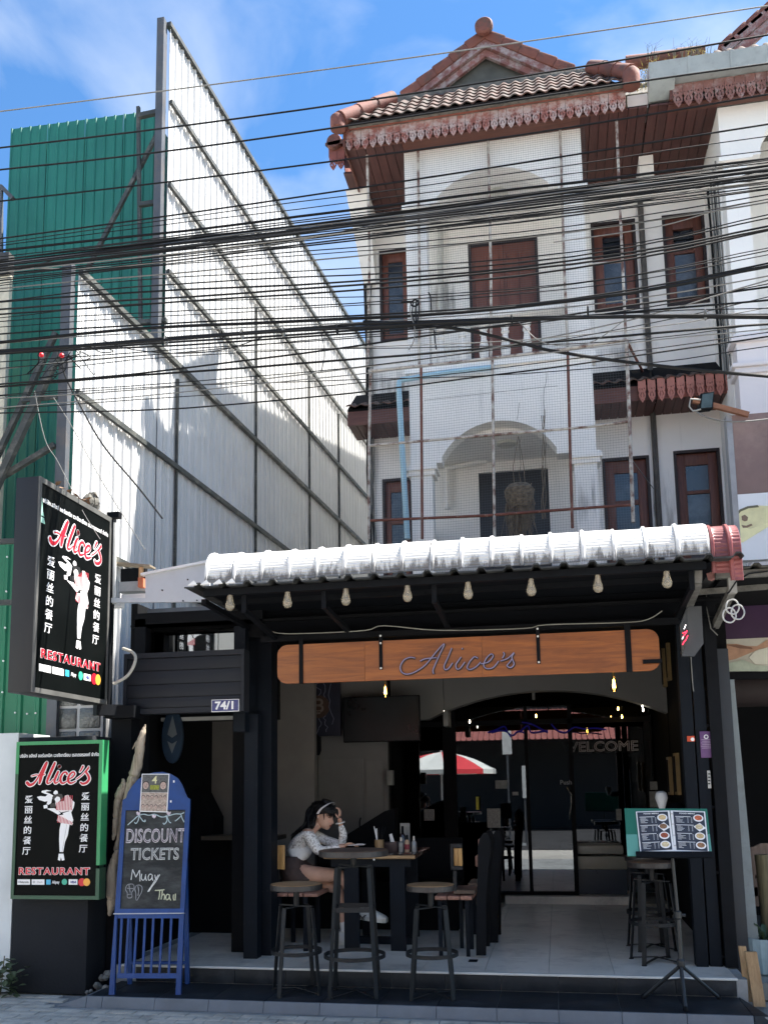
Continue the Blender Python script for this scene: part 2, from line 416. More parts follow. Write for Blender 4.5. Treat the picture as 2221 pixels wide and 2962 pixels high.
for s0 in range(3):
    y0 = 7.93+s0*.56; L = .555
    m = sheetmesh(L, 0, 0)
    m.v = [(x+WX+WS*(y0-7.9), y+y0, lowz(y+y0) if k % 2 else 1.9) for k, (x, y, z) in enumerate([])] or m.v
    n2 = len(m.v)//4
    vv = []
    for k, (x, y, z) in enumerate(m.v):
        top = (k//n2) in (1, 2)
        vv.append((x+WX+WS*(y0-7.9), y+y0, lowz(y+y0) if top else 1.9))
    m.v = vv; m.build('metal_sheet', ALU, mw)
for s0 in range(14):
    y0 = TALL0+.04+s0*.66; L = .657
    m = sheetmesh(L, 0, 0); n2 = len(m.v)//4; vv = []
    for k, (x, y, z) in enumerate(m.v):
        top = (k//n2) in (1, 2)
        vv.append((x+WX+WS*(y0-7.9), y+y0, topz(y+y0) if top else .5))
    m.v = vv; m.build('metal_sheet', ALU, mw)
def rail(z0, ya, yb, w=.04, name='rail', off=.05):
    p = WP(ya, z0-.051*(ya-9.58), off); q = WP(yb, z0-.051*(yb-9.58), off)
    MB().bar(p, q, w, .055).build(name, STEELD, mw)
rail(10.83, 9.58, 18.8, .07, 'top_rail', .02)
for py, in ((313,), (555,), (808,)):
    rail(wray(497, py).z, 9.62, 18.8)
rail(6.66-.051*1.68, 7.93, 18.8, .055)
rail(wray(190, 1148).z+.051*1.68-.083, 7.93, 18.8)
rail(wray(190, 1148).z-1.45, 7.93, 18.8)
box('post', STEELG, mw, WX-.1, WX+.0, 7.84, 7.92, 1.9, 6.72)
box('post', STEELG, mw, WP(9.56,0).x-.09, WP(9.56,0).x+.0, 9.5, 9.6, 1.9, 10.86)
for px in (505, 735, 890, 975):
    p = wray(px, 1250); MB().bar(WP(p.y, 1.5, .03), WP(p.y, topz(p.y)-2.2 if px > 600 else 6.4, .03), .03).build('upright', STEELD, mw)
def brace(a, b, Y, w=.045, par=mw, name='brace'): MB().bar(at(*a, Y=Y), at(*b, Y=Y), w).build(name, STEELD, par)
k = .4822
def c1(x, y): return (x*k, y*k)
def c4(x, y): return (x*k, 750+y*k)
brace(c1(830, 640), c4(845, 560), 9.66, .04)
brace(c1(835, 695), c1(968, 665), 9.62, .055)
brace(c1(835, 1228), c1(978, 1205), 9.62, .05)
brace(c4(770, 384), c4(1000, 364), 9.62, .05)
brace(c1(968, 755), c1(480, 1700), 9.72, .045)
brace(c4(335, 440), c4(-40, 1230), 7.88, .05)
brace(c4(350, 560), c4(-30, 1380), 7.80, .065)
brace(c4(130, 848), c4(345, 828), 7.84, .03)
brace(c4(330, 1112), c4(-20, 1325), 7.84, .05)
# fittings of red tape where cables are tied
for a, nm in ((c4(248, 572), 'round red tag tied on the cables beside the grey post'), (c4(370, 575), 'upright red tag tied on the cables in front of the grey post')):
    p = at(*a, Y=6.35); o = MB().lathe(p, [(.006,-.02),(.018,-.012),(.021,0),(.014,.012),(.005,.018)], 7).build('cable_tag', mat('red_tape', (.6,.01,.02), .5, var=.1)); tag(o, nm, 'cable tag', 'red tags on the cables')

# green metal building
gb = thing('green_metal_building', 'green ribbed metal wall rising behind the white screen wall', 'building', (-5.7, 10.2, 0))
xg = -6.75
for i in range(4):
    L = .535; m = MB(); pr = []
    for q in range(4):
        x = i*L+q*.134
        for dx, dy in ((0,-.014),(.016,-.014),(.026,0),(.12,0)): pr.append((xg+x+dx, 10.2+dy))
    pr.append((xg+(i+1)*L-.003, 10.2-.022))
    m.sheet([[(x, y, 0) for x, y in pr], [(x, y, 10.27-.03*(x-xg)) for x, y in pr]])
    m.sheet([[(x, y+.004, 10.27-.03*(x-xg)) for x, y in pr], [(x, y+.004, 0) for x, y in pr]])
    m.build('metal_sheet', GREEN, gb)
box('wall', mat('green_side_wall', (.02,.16,.11), .6), gb, -6.75, -4.65, 10.22, 18, 0, 10.0)
cb = thing('cream_building', 'sliver of a cream rendered building behind the cables at the far left edge', 'building', (-7.2, 9.3, 0))
p = at(24, 900, Y=9.3)
box('wall', mat('cream_render', (.62,.57,.44), .8, streak=(.25,.24,.2), damt=.6), cb, p.x-2.5, p.x, 9.3, 9.36, 0, at(10, 795, Y=9.3).z)
box('parapet', mat('dark_band', (.05,.05,.05), .7), cb, p.x-2.5, p.x+.0, 9.26, 9.38, at(10, 795, Y=9.3).z, at(10, 735, Y=9.3).z)
fr = thing('steel_frame', 'thin grey steel frame sticking up against the sky at the left edge', 'frame', (-6.9, 9.9, 8))
MB().bar(at(3, 535, Y=9.9), at(3, 760, Y=9.9), .04).build('upright', STEELG, fr)
MB().bar(at(5, 540, Y=9.9), at(38, 574, Y=9.9), .05).build('arm', STEELG, fr)

# near green fence, glass blocks, white wall, pillar box
gf = thing('green_metal_fence', 'bright green ribbed metal fence below and behind the hanging lightbox sign', 'fence', (-4.8, 8, 0))
zt = at(60, 1563, Y=8.0).z
pr = []
x = -5.9
while x < -4.58:
    for dx, dy in ((0,-.02),(.03,-.02),(.045,0),(.17,0)): pr.append((x+dx, 8+dy))
    x += .19
MB().sheet([[(a, b, 0) for a, b in pr], [(a, b, zt) for a, b in pr]]).sheet([[(a, b+.004, zt) for a, b in pr], [(a, b+.004, 0) for a, b in pr]]).build('metal_sheet', GREENL, gf)
for a in ((62,770),(55,1065),(45,1375),(30,1658),(22,1925),(130,2100),(232,2110),(305,2105),(418,2095)):
    p = at(*R1(*a), Y=7.975); MB().lathe(p, [(.009,-.008),(.009,.004)], 6, axis='y').build('screw', WHITE, gf)
gl = thing('glass_block_panel', 'small panel of wavy glass blocks between the two restaurant lightboxes', 'glass blocks', (-4.3, 7.9, 2))
box('mortar', mat('white_mortar', (.55,.55,.53), .8), gl, -4.53, -4.04, 7.9, 7.96, 1.9, 2.75)
GBK = mat('wavy_glass_block', (.075,.085,.08), .12, var=.5, scale=30, bump=.9, bscale=35, spec=.8)
for i in range(2):
    for j in range(4):
        box('glass_block', GBK, gl, -4.505+i*.235, -4.505+i*.235+.205, 7.885, 7.93, 1.93+j*.21, 1.93+j*.21+.185, bevel=.012)
ww = MB().box(-6, -4.36, 7.06, 7.55, 0, 2.06).build('white_wall', mat('chalky_white_wall', (.60,.64,.66), .85, var=.08, scale=3, dirt=(.22,.24,.25), dscale=12, damt=.6, dlo=.66)); tag(ww, 'chalky white wall end with flaking paint behind the green lightbox', 'wall')
pb = MB().box(-4.345, -3.69, 7.045, 7.7, 0, 2.02).build('black_pillar', mat('black_render', (.017,.019,.023), .85, spec=.2, var=.15, scale=4, bump=.3, bscale=40), bevel=.006); tag(pb, 'wide black rendered pier under the green framed lightbox', 'pillar')
cp = thing('black_steel_column', 'black steel column behind both lightboxes at the left of the shop', 'column', (-3.6, 7.4, 0))
box('shaft', BLACKM, cp, -3.68, -3.5, 7.35, 7.55, 0, 2.2)
box('bracket', BLACKM, cp, -3.66, -3.40, 7.18, 7.4, 2.17, 2.27)
box('upper_shaft', BLACKM, cp, at(309, 1600, Y=7.2).x, at(325, 1600, Y=7.2).x, 7.2, 7.26, 2.27, at(*R1(960, 420), Y=7.3).z)
box('upper_arm', BLACKM, cp, at(309, 1490, Y=7.1).x, at(343, 1490, Y=7.1).x, 7.1, 7.16, at(*R1(960, 420), Y=7.15).z-.03, at(*R1(960, 420), Y=7.15).z+.02)
MB().tube([at(*R1(975, 1170), Y=7.22), at(*R1(975, 480), Y=7.22)], .018).build('conduit', mat('white_conduit', (.5,.5,.48), .5), cp)

# ================================================================== LIGHTBOX ART
PINKW = mat('skin_print', (.80,.74,.72), .4, var=0)
REDS = mat('striped_dress_print', (.50,.05,.07), .4, var=0)
HAIRP = mat('black_print', (.02,.02,.02), .4, var=0)
BLUEP = mat('light_blue_print', (.05,.40,.62), .4, var=0)
GRNP = mat('green_print', (.05,.42,.28), .4, var=0)
GREYP = mat('grey_print', (.5,.5,.52), .4, var=0)
ORGP = mat('orange_print', (.85,.38,.05), .4, var=0)
ALICE = [  # brush strokes of the sign lettering: points with half widths, in crop pixels
    [(205,462,13),(222,478,12),(250,468,9),(278,432,6),(308,372,5),(335,322,6),(346,312,4)],
    [(345,316,10),(330,352,13),(310,400,14),(300,440,13),(294,466,9)],
    [(238,412,4),(270,404,4),(300,412,4),(330,402,4)],
    [(404,318,9),(390,350,11),(368,400,11),(350,448,10),(352,468,7),(372,462,4),(392,440,4)],
    [(428,384,9),(414,415,10),(402,450,10),(408,468,7),(428,458,4),(446,436,4)],
    [(436,344,11),(437,345,11)],
    [(492,402,9),(482,388,7),(462,396,8),(446,425,10),(446,455,10),(462,470,7),(490,455,4),(506,436,4)],
    [(506,440,4),(532,424,6),(546,402,7),(536,388,7),(516,400,8),(500,430,10),(502,458,10),(520,470,7),(552,456,4)],
    [(604,348,8),(590,376,6),(582,388,3)],
    [(560,440,4),(600,408,4),(634,366,4),(644,352,5)],
    [(644,362,6),(626,388,8),(640,412,9),(648,440,10),(632,466,10),(604,476,8),(590,466,7)],
]
FIG_WHITE = [
    [(380,525),(345,517),(312,523),(306,533),(330,545),(352,552),(335,566),(300,562),(275,568),(290,590),(330,604),(352,600),(345,620),(358,628),(378,615),(382,590),(392,560),(368,545),(340,535),(345,528)],
    [(322,632),(350,625),(352,650),(326,655)],
    [(396,532),(410,520),(424,528),(426,545),(408,552),(394,546)],
    [(345,655),(400,652),(430,670),(448,690),(430,702),(395,680)],
    [(402,585),(418,568),(436,566),(446,590),(432,610),(410,606)],
    [(520,585),(546,612),(540,650),(524,682),(508,676),(520,640),(515,610)],
    [(462,690),(520,672),(526,700),(538,740),(530,768),(508,770),(490,730),(470,705)],
    [(452,750),(512,770),(500,850),(480,900),(468,972),(442,972),(438,880),(440,810)],
    [(436,985),(470,985),(478,1030),(460,1036),(452,1010),(446,1036),(430,1030)],
]
FIG_RED = [[(408,610),(470,600),(478,560),(500,556),(530,596),(516,640),(512,672),(450,684),(418,660)],
           [(430,706),(470,700),(536,764),(530,778),(480,768),(450,762),(420,744)]]
FIG_HAIR = [[(385,572),(398,555),(430,548),(456,548),(464,575),(446,600),(440,572),(420,566),(404,580),(398,600)], [(370,622),(405,612),(412,640),(374,648)]]
def nuv(x, y):
    v = (y-182)/1103.; xl = 150-38*v; xr = 718-18*v
    return ((x-xl)/(xr-xl), 1-v)
def lightbox_art(par, o, r, u, W, H, readable, glow=False):
    """o = lower left corner of the face, r right, u up; W x H metres"""
    o, r, u = Vector(o), Vector(r), Vector(u); n = -r.cross(u)
    n = r.cross(u)*-1 if False else r.cross(u)
    out = n   # r x u points out of the face for a viewer who sees r to the right and u up
    def P(x, y, h=0.):
        a, b = nuv(x, y); return o+r*(a*W)+u*(b*H)+out*h
    sc = W/568.; sy = H/1103.; sxx = sc/sy
    def flat(polys, m, h, name):
        mb = MB()
        for i, pl in enumerate(polys):
            pts = [P(x, y, h+i*.0002) for x, y in pl]; k = len(pts)
            mb.add([tuple(p) for p in pts]+[tuple(p-out*.001) for p in pts], [tuple(range(k)), tuple(range(2*k-1, k-1, -1))]+[(i2, i2+k, (i2+1) % k+k, (i2+1) % k) for i2 in range(k)])
        mb.build(name, m, par)
    for m, extra, h, nm in ((PRINTW, 5.5, .001, 'lettering_outline'), (PRINTR, 0, .0045, 'lettering')):
        mb = MB()
        for s in ALICE:
            sp = smooth_path(s, 5)
            mb.tube([P(x, y, h) for x, y, w in sp], [max(.0006, (w*.82+extra)*sc) for x, y, w in sp], 10, flat=(out, .10))
            for e in (sp[0], sp[-1]):
                rr = (e[2]*.82+extra)*sc
                mb.prism([(math.cos(t*math.pi/4)*rr, math.sin(t*math.pi/4)*rr) for t in range(8)], P(e[0], e[1], h+.0012), r, u, .0012)
        mb.build(nm, m, par)
    flat(FIG_WHITE, PRINTW, .0022, 'waitress_figure')
    flat(FIG_RED, PINKW, .0030, 'dress')
    st = MB()
    for i in range(11):
        for j, (ya, yb) in enumerate(((560, 676), (704, 772))):
            x0 = 420+i*11 if j == 0 else 424+i*10
            a, b = ((x0, ya+max(0, 6-i)*9), (x0-4, yb-8)) if j == 0 else ((x0+6, ya+i*5), (x0+2, yb-14+i*1.5))
            st.bar(P(*a, .0042), P(*b, .0042), .9*5*sc, .0012, up=out)
    st.build('dress_stripes', REDS, par)
    flat(FIG_HAIR, HAIRP, .0040, 'hair')
    MB().bar(P(492,772,.0040), P(460,972,.0040), .0012, .001, up=out).build('leg_seam', HAIRP, par)
    MB().bar(P(438,978,.004), P(470,978,.004), .004, .001, up=out).build('shoe_strap', HAIRP, par)
    cn = '爱丽丝的餐厅'
    for col, (xa, ya, xb, yb) in enumerate(((218,590,200,968), (625,572,610,952))):
        for i, chh in enumerate(cn):
            t = i/5.; text(chh, 62*sy, PRINTW, P(xa+(xb-xa)*t, ya+(yb-ya)*t, .002), r, u, par, ext=.0008, bold=.0006, sx=sxx)
    text('บริษัท อลิซส์ ออร์แกนิค เวจจิเทเรียน เรสเตอรองท์ จำกัด', 34*sy, PRINTW, P(432, 262, .002), r, u, par, ext=.0008, bold=.0006, sx=.76*sxx)
    text('RESTAURANT', 70*sy, PRINTW, P(400, 1114, .0012), r, u, par, name='lettering_outline', ext=.0008, bold=.0042, sx=1.02*sxx, spacing=1.18)
    text('RESTAURANT', 70*sy, PRINTR, P(400, 1114, .0034), r, u, par, ext=.0008, bold=.0014, sx=1.02*sxx, spacing=1.18)
    def badge(x0, x1, y0, y1, m, h=.0015, nm='badge'):
        pts = [P(x0, y0, h), P(x1, y0, h), P(x1, y1, h), P(x0, y1, h)]
        MB().add([tuple(p) for p in pts]+[tuple(p-out*.001) for p in pts], [(0,1,2,3),(7,6,5,4),(0,4,5,1),(1,5,6,2),(2,6,7,3),(3,7,4,0)]).build(nm, m, par)
    def disc(x, y, rad, m, h=.002):
        MB().prism([(math.cos(t*math.pi/10)*rad*sc, math.sin(t*math.pi/10)*rad*sc) for t in range(20)], P(x, y, h), r, u, .001).build('badge', m, par)
    badge(135, 228, 1171, 1210, PRINTW); badge(240, 333, 1171, 1210, PRINTW); badge(346, 378, 1172, 1208, BLUEP)
    badge(508, 571, 1169, 1208, PRINTW)
    disc(478, 1188, 19, GRNP); disc(603, 1189, 25, PRINTR, .002); disc(638, 1189, 24, ORGP, .0032)
    text('Alipay', 30*sy, PRINTW, P(415, 1191, .002), r, u, par, ext=.0008, bold=.0005, sx=.8)
    text('VISA', 24*sy, mat('navy_print', (.02,.03,.25), .4, var=0), P(540, 1190, .003), r, u, par, ext=.0006, shear=.3, bold=.0008)
    if readable:
        text('bitcoin', 25*sy, HAIRP, P(188, 1191, .003), r, u, par, ext=.0006); disc(148, 1190, 8, GREYP, .003)
        text('Dash', 22*sy, GREYP, P(300, 1191, .003), r, u, par, ext=.0006); disc(257, 1190, 9, GREYP, .003)
    else:
        tri = [(-.02, 0), (.02, 0), (0, .1)]
        flat([[(132,330),(150,330),(141,250)],[(122,352),(160,352),(152,330),(130,330)],[(118,392),(166,392),(158,360),(126,360)]], mat('mint_print', (.35,.62,.5), .4, var=0), .002, 'emblem')

# green framed lightbox on the pier
SIGNB = mat('black_acrylic', (.003,.004,.004), .45, var=.2, scale=3, spec=.06)
gs = thing('green_lightbox_sign', 'green framed restaurant lightbox on the black pier, lower of two', 'sign', (-3.92, 7.0, 1.35))
x0, x1, y0, z0, z1 = -4.295, -3.54, 6.93, .738, 1.978
GF = mat('green_sign_frame', (.035,.26,.10), .4, var=.12, scale=4); GFD = mat('dark_green_sign_frame', (.02,.075,.04), .4, var=.15)
box('case', GFD, gs, x0+.02, x1-.02, y0+.03, 7.04, z0+.01, z1-.01)
box('face', SIGNB, gs, x0+.02, x1-.02, y0+.008, y0+.03, z0+.02, z1-.02)
box('frame', GF, gs, x0, x1, y0, 7.035, z1-.028, z1)
box('frame', GFD, gs, x0, x1, y0, 7.035, z0, z0+.028)
box('frame', GF, gs, x0, x0+.026, y0, 7.035, 1.72, z1-.028); box('frame', GFD, gs, x0, x0+.026, y0, 7.035, z0+.028, 1.72)
box('frame', GF, gs, x1-.03, x1, y0, 7.035, 1.0, z1-.028); box('frame', GFD, gs, x1-.03, x1, y0, 7.035, z0+.028, .975)
lightbox_art(gs, (x0+.028, y0+.008, z0+.03), (1,0,0), (0,0,1), (x1-x0)-.06, z1-z0-.06, True)
# big blade lightbox
bs = thing('blade_lightbox_sign', 'large black double sided blade sign hanging sunlit over the pavement, upper lightbox', 'sign', (-3.7, 6.5, 2.28))
YA, YB, ZA, ZB = 5.97, 7.09, 2.275, 3.83
box('case', mat('sign_case_black', (.012,.013,.015), .6, var=.1), bs, -3.786, -3.606, YA, YB, ZA, ZB+.02, bevel=.004)
box('face', SIGNB, bs, -3.606, -3.600, YA+.03, YB-.03, ZA+.04, ZB-.02)
ED = mat('dull_aluminium_edge', (.09,.09,.085), .5, var=.2)
for a in ((YA, YB, ZB-.02, ZB+.02), (YA, YB, ZA, ZA+.035), (YA, YA+.03, ZA+.035, ZB-.02), (YB-.03, YB, ZA+.035, ZB-.02)):
    box('frame', ED, bs, -3.606, -3.594, *a)
lightbox_art(bs, (-3.600, YA+.05, ZA+.06), (0,1,0), (0,0,1), YB-YA-.1, ZB-ZA-.1, False)
for z in (ZB-.25, ZA+.8): MB().bar((-3.786, 6.7, z), (-4.6, 6.7, z+.02), .04).build('bracket', STEELD, bs)
MB().bar((-3.7, YB, ZA-.04), (-3.5, 7.3, ZA-.04), .09).build('mount', BLACKM, bs)
MB().tube(smooth_path([(-3.52,7.2,2.75),(-3.40,7.15,2.70),(-3.36,7.1,2.62),(-3.40,7.05,2.5),(-3.5,7.0,2.43)], 4), .013).build('loop_cable', mat('dirty_white_cable', (.45,.43,.36), .5), bs)
# dead leaves and a rag on top
rng = random.Random(3)
lv = MB()
for i in range(90):
    t = rng.random(); c = Vector((-3.68+rng.uniform(-.07,.07), 6.25+t*.7, ZB+.03+rng.random()*(.03+.10*max(0, 1-abs(t-.85)*4))))
    a = Vector((rng.uniform(-1,1), rng.uniform(-1,1), rng.uniform(-.5,.5))).normalized()*.035; b = a.cross(Vector((rng.random(), rng.random(), 1))).normalized()*.018
    lv.add([c-a, c+b, c+a, c-b], [(0,1,2,3)])
o = lv.build('dead_leaves', mat('dry_leaf', (.20,.12,.07), .8, var=.5, scale=30), kind='stuff'); o['label'] = 'dry leaves piled on top of the blade sign'
rg = MB(); 
for i in range(7):
    rg.lathe((-3.66+rng.uniform(-.03,.03), 6.82+rng.uniform(-.05,.1), ZB+.03), [(.02+.02*rng.random(), 0), (.05, .03+.02*rng.random()), (.045, .07), (.02, .10+.05*rng.random())], 7)
o = rg.build('rag', mat('grey_rag', (.12,.115,.10), .9, var=.5, scale=40, bump=.8), smooth=True); tag(o, 'grey crumpled rag lying on top of the blade sign', 'rag')
# ================================================================== TOWNHOUSE
def C2(x, y): return (900+x*.4822, y*.4822)
def C3(x, y): return (1600+x*.3743, y*.3743)
def C5(x, y): return (950+x*.4521, 750+y*.4521)
def C6(x, y): return (1600+x*.3743, 800+y*.3743)
SZ, LZ = 9.232, 6.055          # soffit heights: top eave, first floor eave
th = thing('townhouse', 'white three storey townhouse with red tiled roof and netted balconies, above the restaurant', 'building', (-.47, 11.5, 3))
nb = thing('neighbour_townhouse', 'right hand white townhouse with grey gutter and pillared balcony, cut off by the right edge', 'building', (3.1, 11.5, 3))
MY = 11.5                       # main wall face
FY = 10.35                      # balcony front face
def wall_with_holes(par, x0, x1, z0, z1, Y, T, holes, m, name='wall'):
    """wall in the XZ plane with rectangular holes, built of butted blocks"""
    xs = sorted({x0, x1, *[h[0] for h in holes], *[h[1] for h in holes]}); zs = sorted({z0, z1, *[h[2] for h in holes], *[h[3] for h in holes]})
    mb = MB()
    for a, b in zip(xs[:-1], xs[1:]):
        runs = []; 
        for c, d in zip(zs[:-1], zs[1:]):
            mxx, mz = (a+b)/2, (c+d)/2
            if any(h[0] < mxx < h[1] and h[2] < mz < h[3] for h in holes): continue
            if runs and abs(runs[-1][1]-c) < 1e-6: runs[-1][1] = d
            else: runs.append([c, d])
        for c, d in runs: mb.box(a, b, Y, Y+T, c, d)
    o = mb.build(name, m, par)
    me = o.data; bm = bmesh.new(); bm.from_mesh(me); bmesh.ops.remove_doubles(bm, verts=bm.verts, dist=.0005)
    # drop the doubled inner faces of touching blocks
    seen = {}
    for f in bm.faces: seen.setdefault(tuple(round(c, 3) for c in f.calc_center_median()), []).append(f)
    bmesh.ops.delete(bm, geom=[f for l in seen.values() if len(l) > 1 for f in l], context='FACES'); bm.to_mesh(me); bm.free()
    return o
GLW = mat('dusty_window_glass', (.020,.027,.037), .16, var=.25, scale=3, spec=.9, dirt=(.10,.115,.135), dscale=2.5, damt=.6)
DKF = mat('dark_window_surround', (.020,.012,.012), .6, var=.2)
def window(par, x0, x1, z0, z1, Y, rows=((.12,.42),(.47,.88)), cols=1, lv=False):
    w = MB()
    t = .035
    w.box(x0, x1, Y-.012, Y+.1, z1-t, z1).box(x0, x1, Y-.012, Y+.1, z0, z0+t).box(x0, x0+t, Y-.012, Y+.1, z0+t, z1-t).box(x1-t, x1, Y-.012, Y+.1, z0+t, z1-t)
    f = w.build('window', DKF, par)
    a0, a1, b0, b1 = x0+t, x1-t, z0+t, z1-t
    W, H = a1-a0, b1-b0
    m = MB(); st = min(.11, W*.22); Yf = Y+.03
    m.box(a0, a0+st, Yf, Yf+.05, b0, b1).box(a1-st, a1, Yf, Yf+.05, b0, b1)
    edges = [0]+[e for r in rows for e in r]+[1]
    for k in range(0, len(edges), 2):
        m.box(a0+st, a1-st, Yf+.002, Yf+.048, b1-H*edges[k+1], b1-H*edges[k])
    m.build('sash', BROWN, f, bevel=.004)
    for r in rows:
        if lv:
            n = 4; dz = H*(r[1]-r[0])/n
            for q in range(n if r[1] < .5 else 1):
                if r[1] < .5: MB().hexa([(a0+st,Yf+.02,b1-H*r[0]-(q+1)*dz),(a1-st,Yf+.02,b1-H*r[0]-(q+1)*dz),(a1-st,Yf+.024,b1-H*r[0]-(q+1)*dz),(a0+st,Yf+.024,b1-H*r[0]-(q+1)*dz),(a0+st,Yf+.045,b1-H*r[0]-q*dz),(a1-st,Yf+.045,b1-H*r[0]-q*dz),(a1-st,Yf+.049,b1-H*r[0]-q*dz),(a0+st,Yf+.049,b1-H*r[0]-q*dz)]).build('louvre', GLW, f)
                else: box('pane', GLW, f, a0+st, a1-st, Yf+.02, Yf+.026, b1-H*r[1], b1-H*r[0])
        else:
            box('pane', GLW, f, a0+st, a1-st, Yf+.02, Yf+.026, b1-H*r[1], b1-H*r[0])
    box('backing', BLACKW, f, a0, a1, Yf+.06, Yf+.07, b0, b1)
    return f
holes = [(-2.06,-1.64,7.38,8.68), (-2.07,-1.68,3.9,5.50), (.708,1.262,7.48,8.70), (.70,1.262,3.9,5.55), (-.87,.03,6.5,8.635), (-.83,.04,3.5,5.49)]
wall_with_holes(th, -2.262, 1.36, 2.9, 10.2, MY, .15, holes, WALL)
box('side_wall', WALLD, th, -2.262, -2.10, 11.65, 20, 2.9, 10.2)
box('core', BLACKW, th, -2.05, 5, 11.72, 12.4, 2.9, 9.9)
window(th, *holes[0], MY, rows=((.10,.93),))
window(th, *holes[1], MY, rows=((.09,.34),(.37,.62),(.65,.92)))
window(th, *holes[2], MY, rows=((.12,.38),(.43,.93)), lv=True)
window(th, *holes[3], MY, rows=((.10,.32),(.36,.62),(.66,.93)))
# brown panelled door, third floor balcony
dr = MB().box(-.87, -.835, MY-.01, MY+.08, 6.5, 8.635).box(-.005, .03, MY-.01, MY+.08, 6.5, 8.635).box(-.835, -.005, MY-.01, MY+.08, 8.59, 8.635).build('door_frame', DKF, th)
DRW = wood('red_brown_door', (.12,.035,.022), (.17,.055,.035), .5, axis=2)
for i in range(2):
    a = -.833+i*.415
    d = box('door_leaf', DRW, th, a, a+.410, MY+.03, MY+.07, 6.5, 8.588)
    for j in range(2):
        for z0_, z1_ in ((6.65,7.45),(7.60,8.45)):
            box('panel', DRW, d, a+.04+j*.175, a+.04+j*.175+.145, MY+.015, MY+.032, z0_, z1_, bevel=.008)
dk = MB().box(-.83, .04, MY+.05, MY+.08, 3.5, 5.49).build('dark_opening', mat('near_black_door', (.012,.016,.022), .4), th)
# balcony mass: side piers, arched spandrels, parapet
BX0, BX1 = -1.525, .577
def arch_wall(par, x0, x1, zs, ztop, ax0, ax1, rise, Y, T, m, name, cut=.07):
    """spandrel wall between zs (springing) and ztop with a segmental arch opening"""
    n = 20; half = (ax1-ax0)/2; cx = (ax0+ax1)/2; R = (half*half+rise*rise)/(2*rise); cz = zs+rise-R
    arc = [(cx-half+2*half*i/n, cz+math.sqrt(max(0, R*R-(-half+2*half*i/n)**2))) for i in range(n+1)]
    out = [(x0, zs-cut), (ax0-.0, zs-cut), (ax0, zs)] + arc[1:-1] + [(ax1, zs), (ax1, zs-cut), (x1, zs-cut), (x1, ztop), (x0, ztop)]
    mb = MB()
    # quads column by column so that the arch stays clean
    pts = arc
    for i in range(n):
        (xa, za), (xb, zb) = pts[i], pts[i+1]
        mb.hexa([(xa,Y,za),(xb,Y,zb),(xb,Y+T,zb),(xa,Y+T,za),(xa,Y,ztop),(xb,Y,ztop),(xb,Y+T,ztop),(xa,Y+T,ztop)])
    mb.box(x0, ax0, Y, Y+T, zs-cut, ztop); mb.box(ax1, x1, Y, Y+T, zs-cut, ztop)
    bm = bmesh.new(); me = bpy.data.meshes.new(name); me.from_pydata(mb.v, [], mb.f); bm.from_mesh(me)
    bmesh.ops.remove_doubles(bm, verts=bm.verts, dist=.0004)
    seen = {}
    for f in bm.faces: seen.setdefault(tuple(round(c, 3) for c in f.calc_center_median()), []).append(f)
    bmesh.ops.delete(bm, geom=[f for l in seen.values() if len(l) > 1 for f in l], context='FACES')
    bmesh.ops.recalc_face_normals(bm, faces=bm.faces); bm.to_mesh(me); bm.free(); me.materials.append(m)
    return link(name, me, par)
pz = at(*C5(520, 1370), Y=FY).z       # capital of the lower pillars
rz3 = at(*C5(1000, 690), Y=FY).z      # balcony floor edge (top of spandrel) third floor
arch_wall(th, BX0, BX1, pz+.17, rz3, at(*C5(725, 1240), Y=FY).x, at(*C5(1460, 1215), Y=FY).x, at(*C5(1110, 1030), Y=FY).z-pz-.17, FY, .22, WALLD, 'lower_spandrel')
ux0, ux1 = at(*C2(755, 1180), Y=FY).x, at(*C2(1420, 1100), Y=FY).x
uz = at(*C2(1060, 1195), Y=FY).z
arch_wall(th, BX0, BX1, uz+.12, SZ, ux0, ux1, at(*C2(1060, 1008), Y=FY).z-uz-.12, FY, .22, WALL, 'upper_spandrel')
for nm, par, X0, X1 in (('l', th, BX0, BX0+.25), ('r', th, BX1-.25, BX1)):
    box('pillar', WALL, par, X0, X1, FY, FY+.22, 2.9, pz+.02)
    box('capital', WALL, par, X0-.05, X1+.06, FY-.045, FY+.26, pz+.02, pz+.06); box('capital', WALL, par, X0-.025, X1+.035, FY-.022, FY+.24, pz-.04, pz+.02); box('capital', WALL, par, X0-.02, X1+.05, FY-.02, FY+.24, pz+.06, pz+.1)
    box('pillar', WALL, par, X0, X1, FY+.002, FY+.22, rz3+.002, uz+.048)
    box('capital', WALL, par, X0-.04, X1+.05, FY-.03, FY+.25, uz-.0, uz+.048)
box('side_wall', WALL, th, BX0, BX0+.12, FY+.22, MY-.002, 2.9, pz-.4); 
# balcony floors (seen from below) and lamps
box('balcony_floor', WALL, th, BX0+.002, BX1-.002, FY+.222, MY-.002, rz3-.75, rz3)
box('balcony_ceiling', WALL, th, BX0+.002, BX1-.002, FY+.222, MY-.002, SZ-.3, SZ-.05)
for z, r, yy in ((SZ-.3, .13, 10.95), (rz3-.75, .12, 10.85)):
    MB().lathe((at(*C2(1115, 1085), Y=yy).x, yy, z), [(r*.9,-.03),(r,-.02),(r,0)], 20).build('ceiling_lamp', mat('lamp_diffuser', (.55,.55,.5), .4), th, smooth=True)
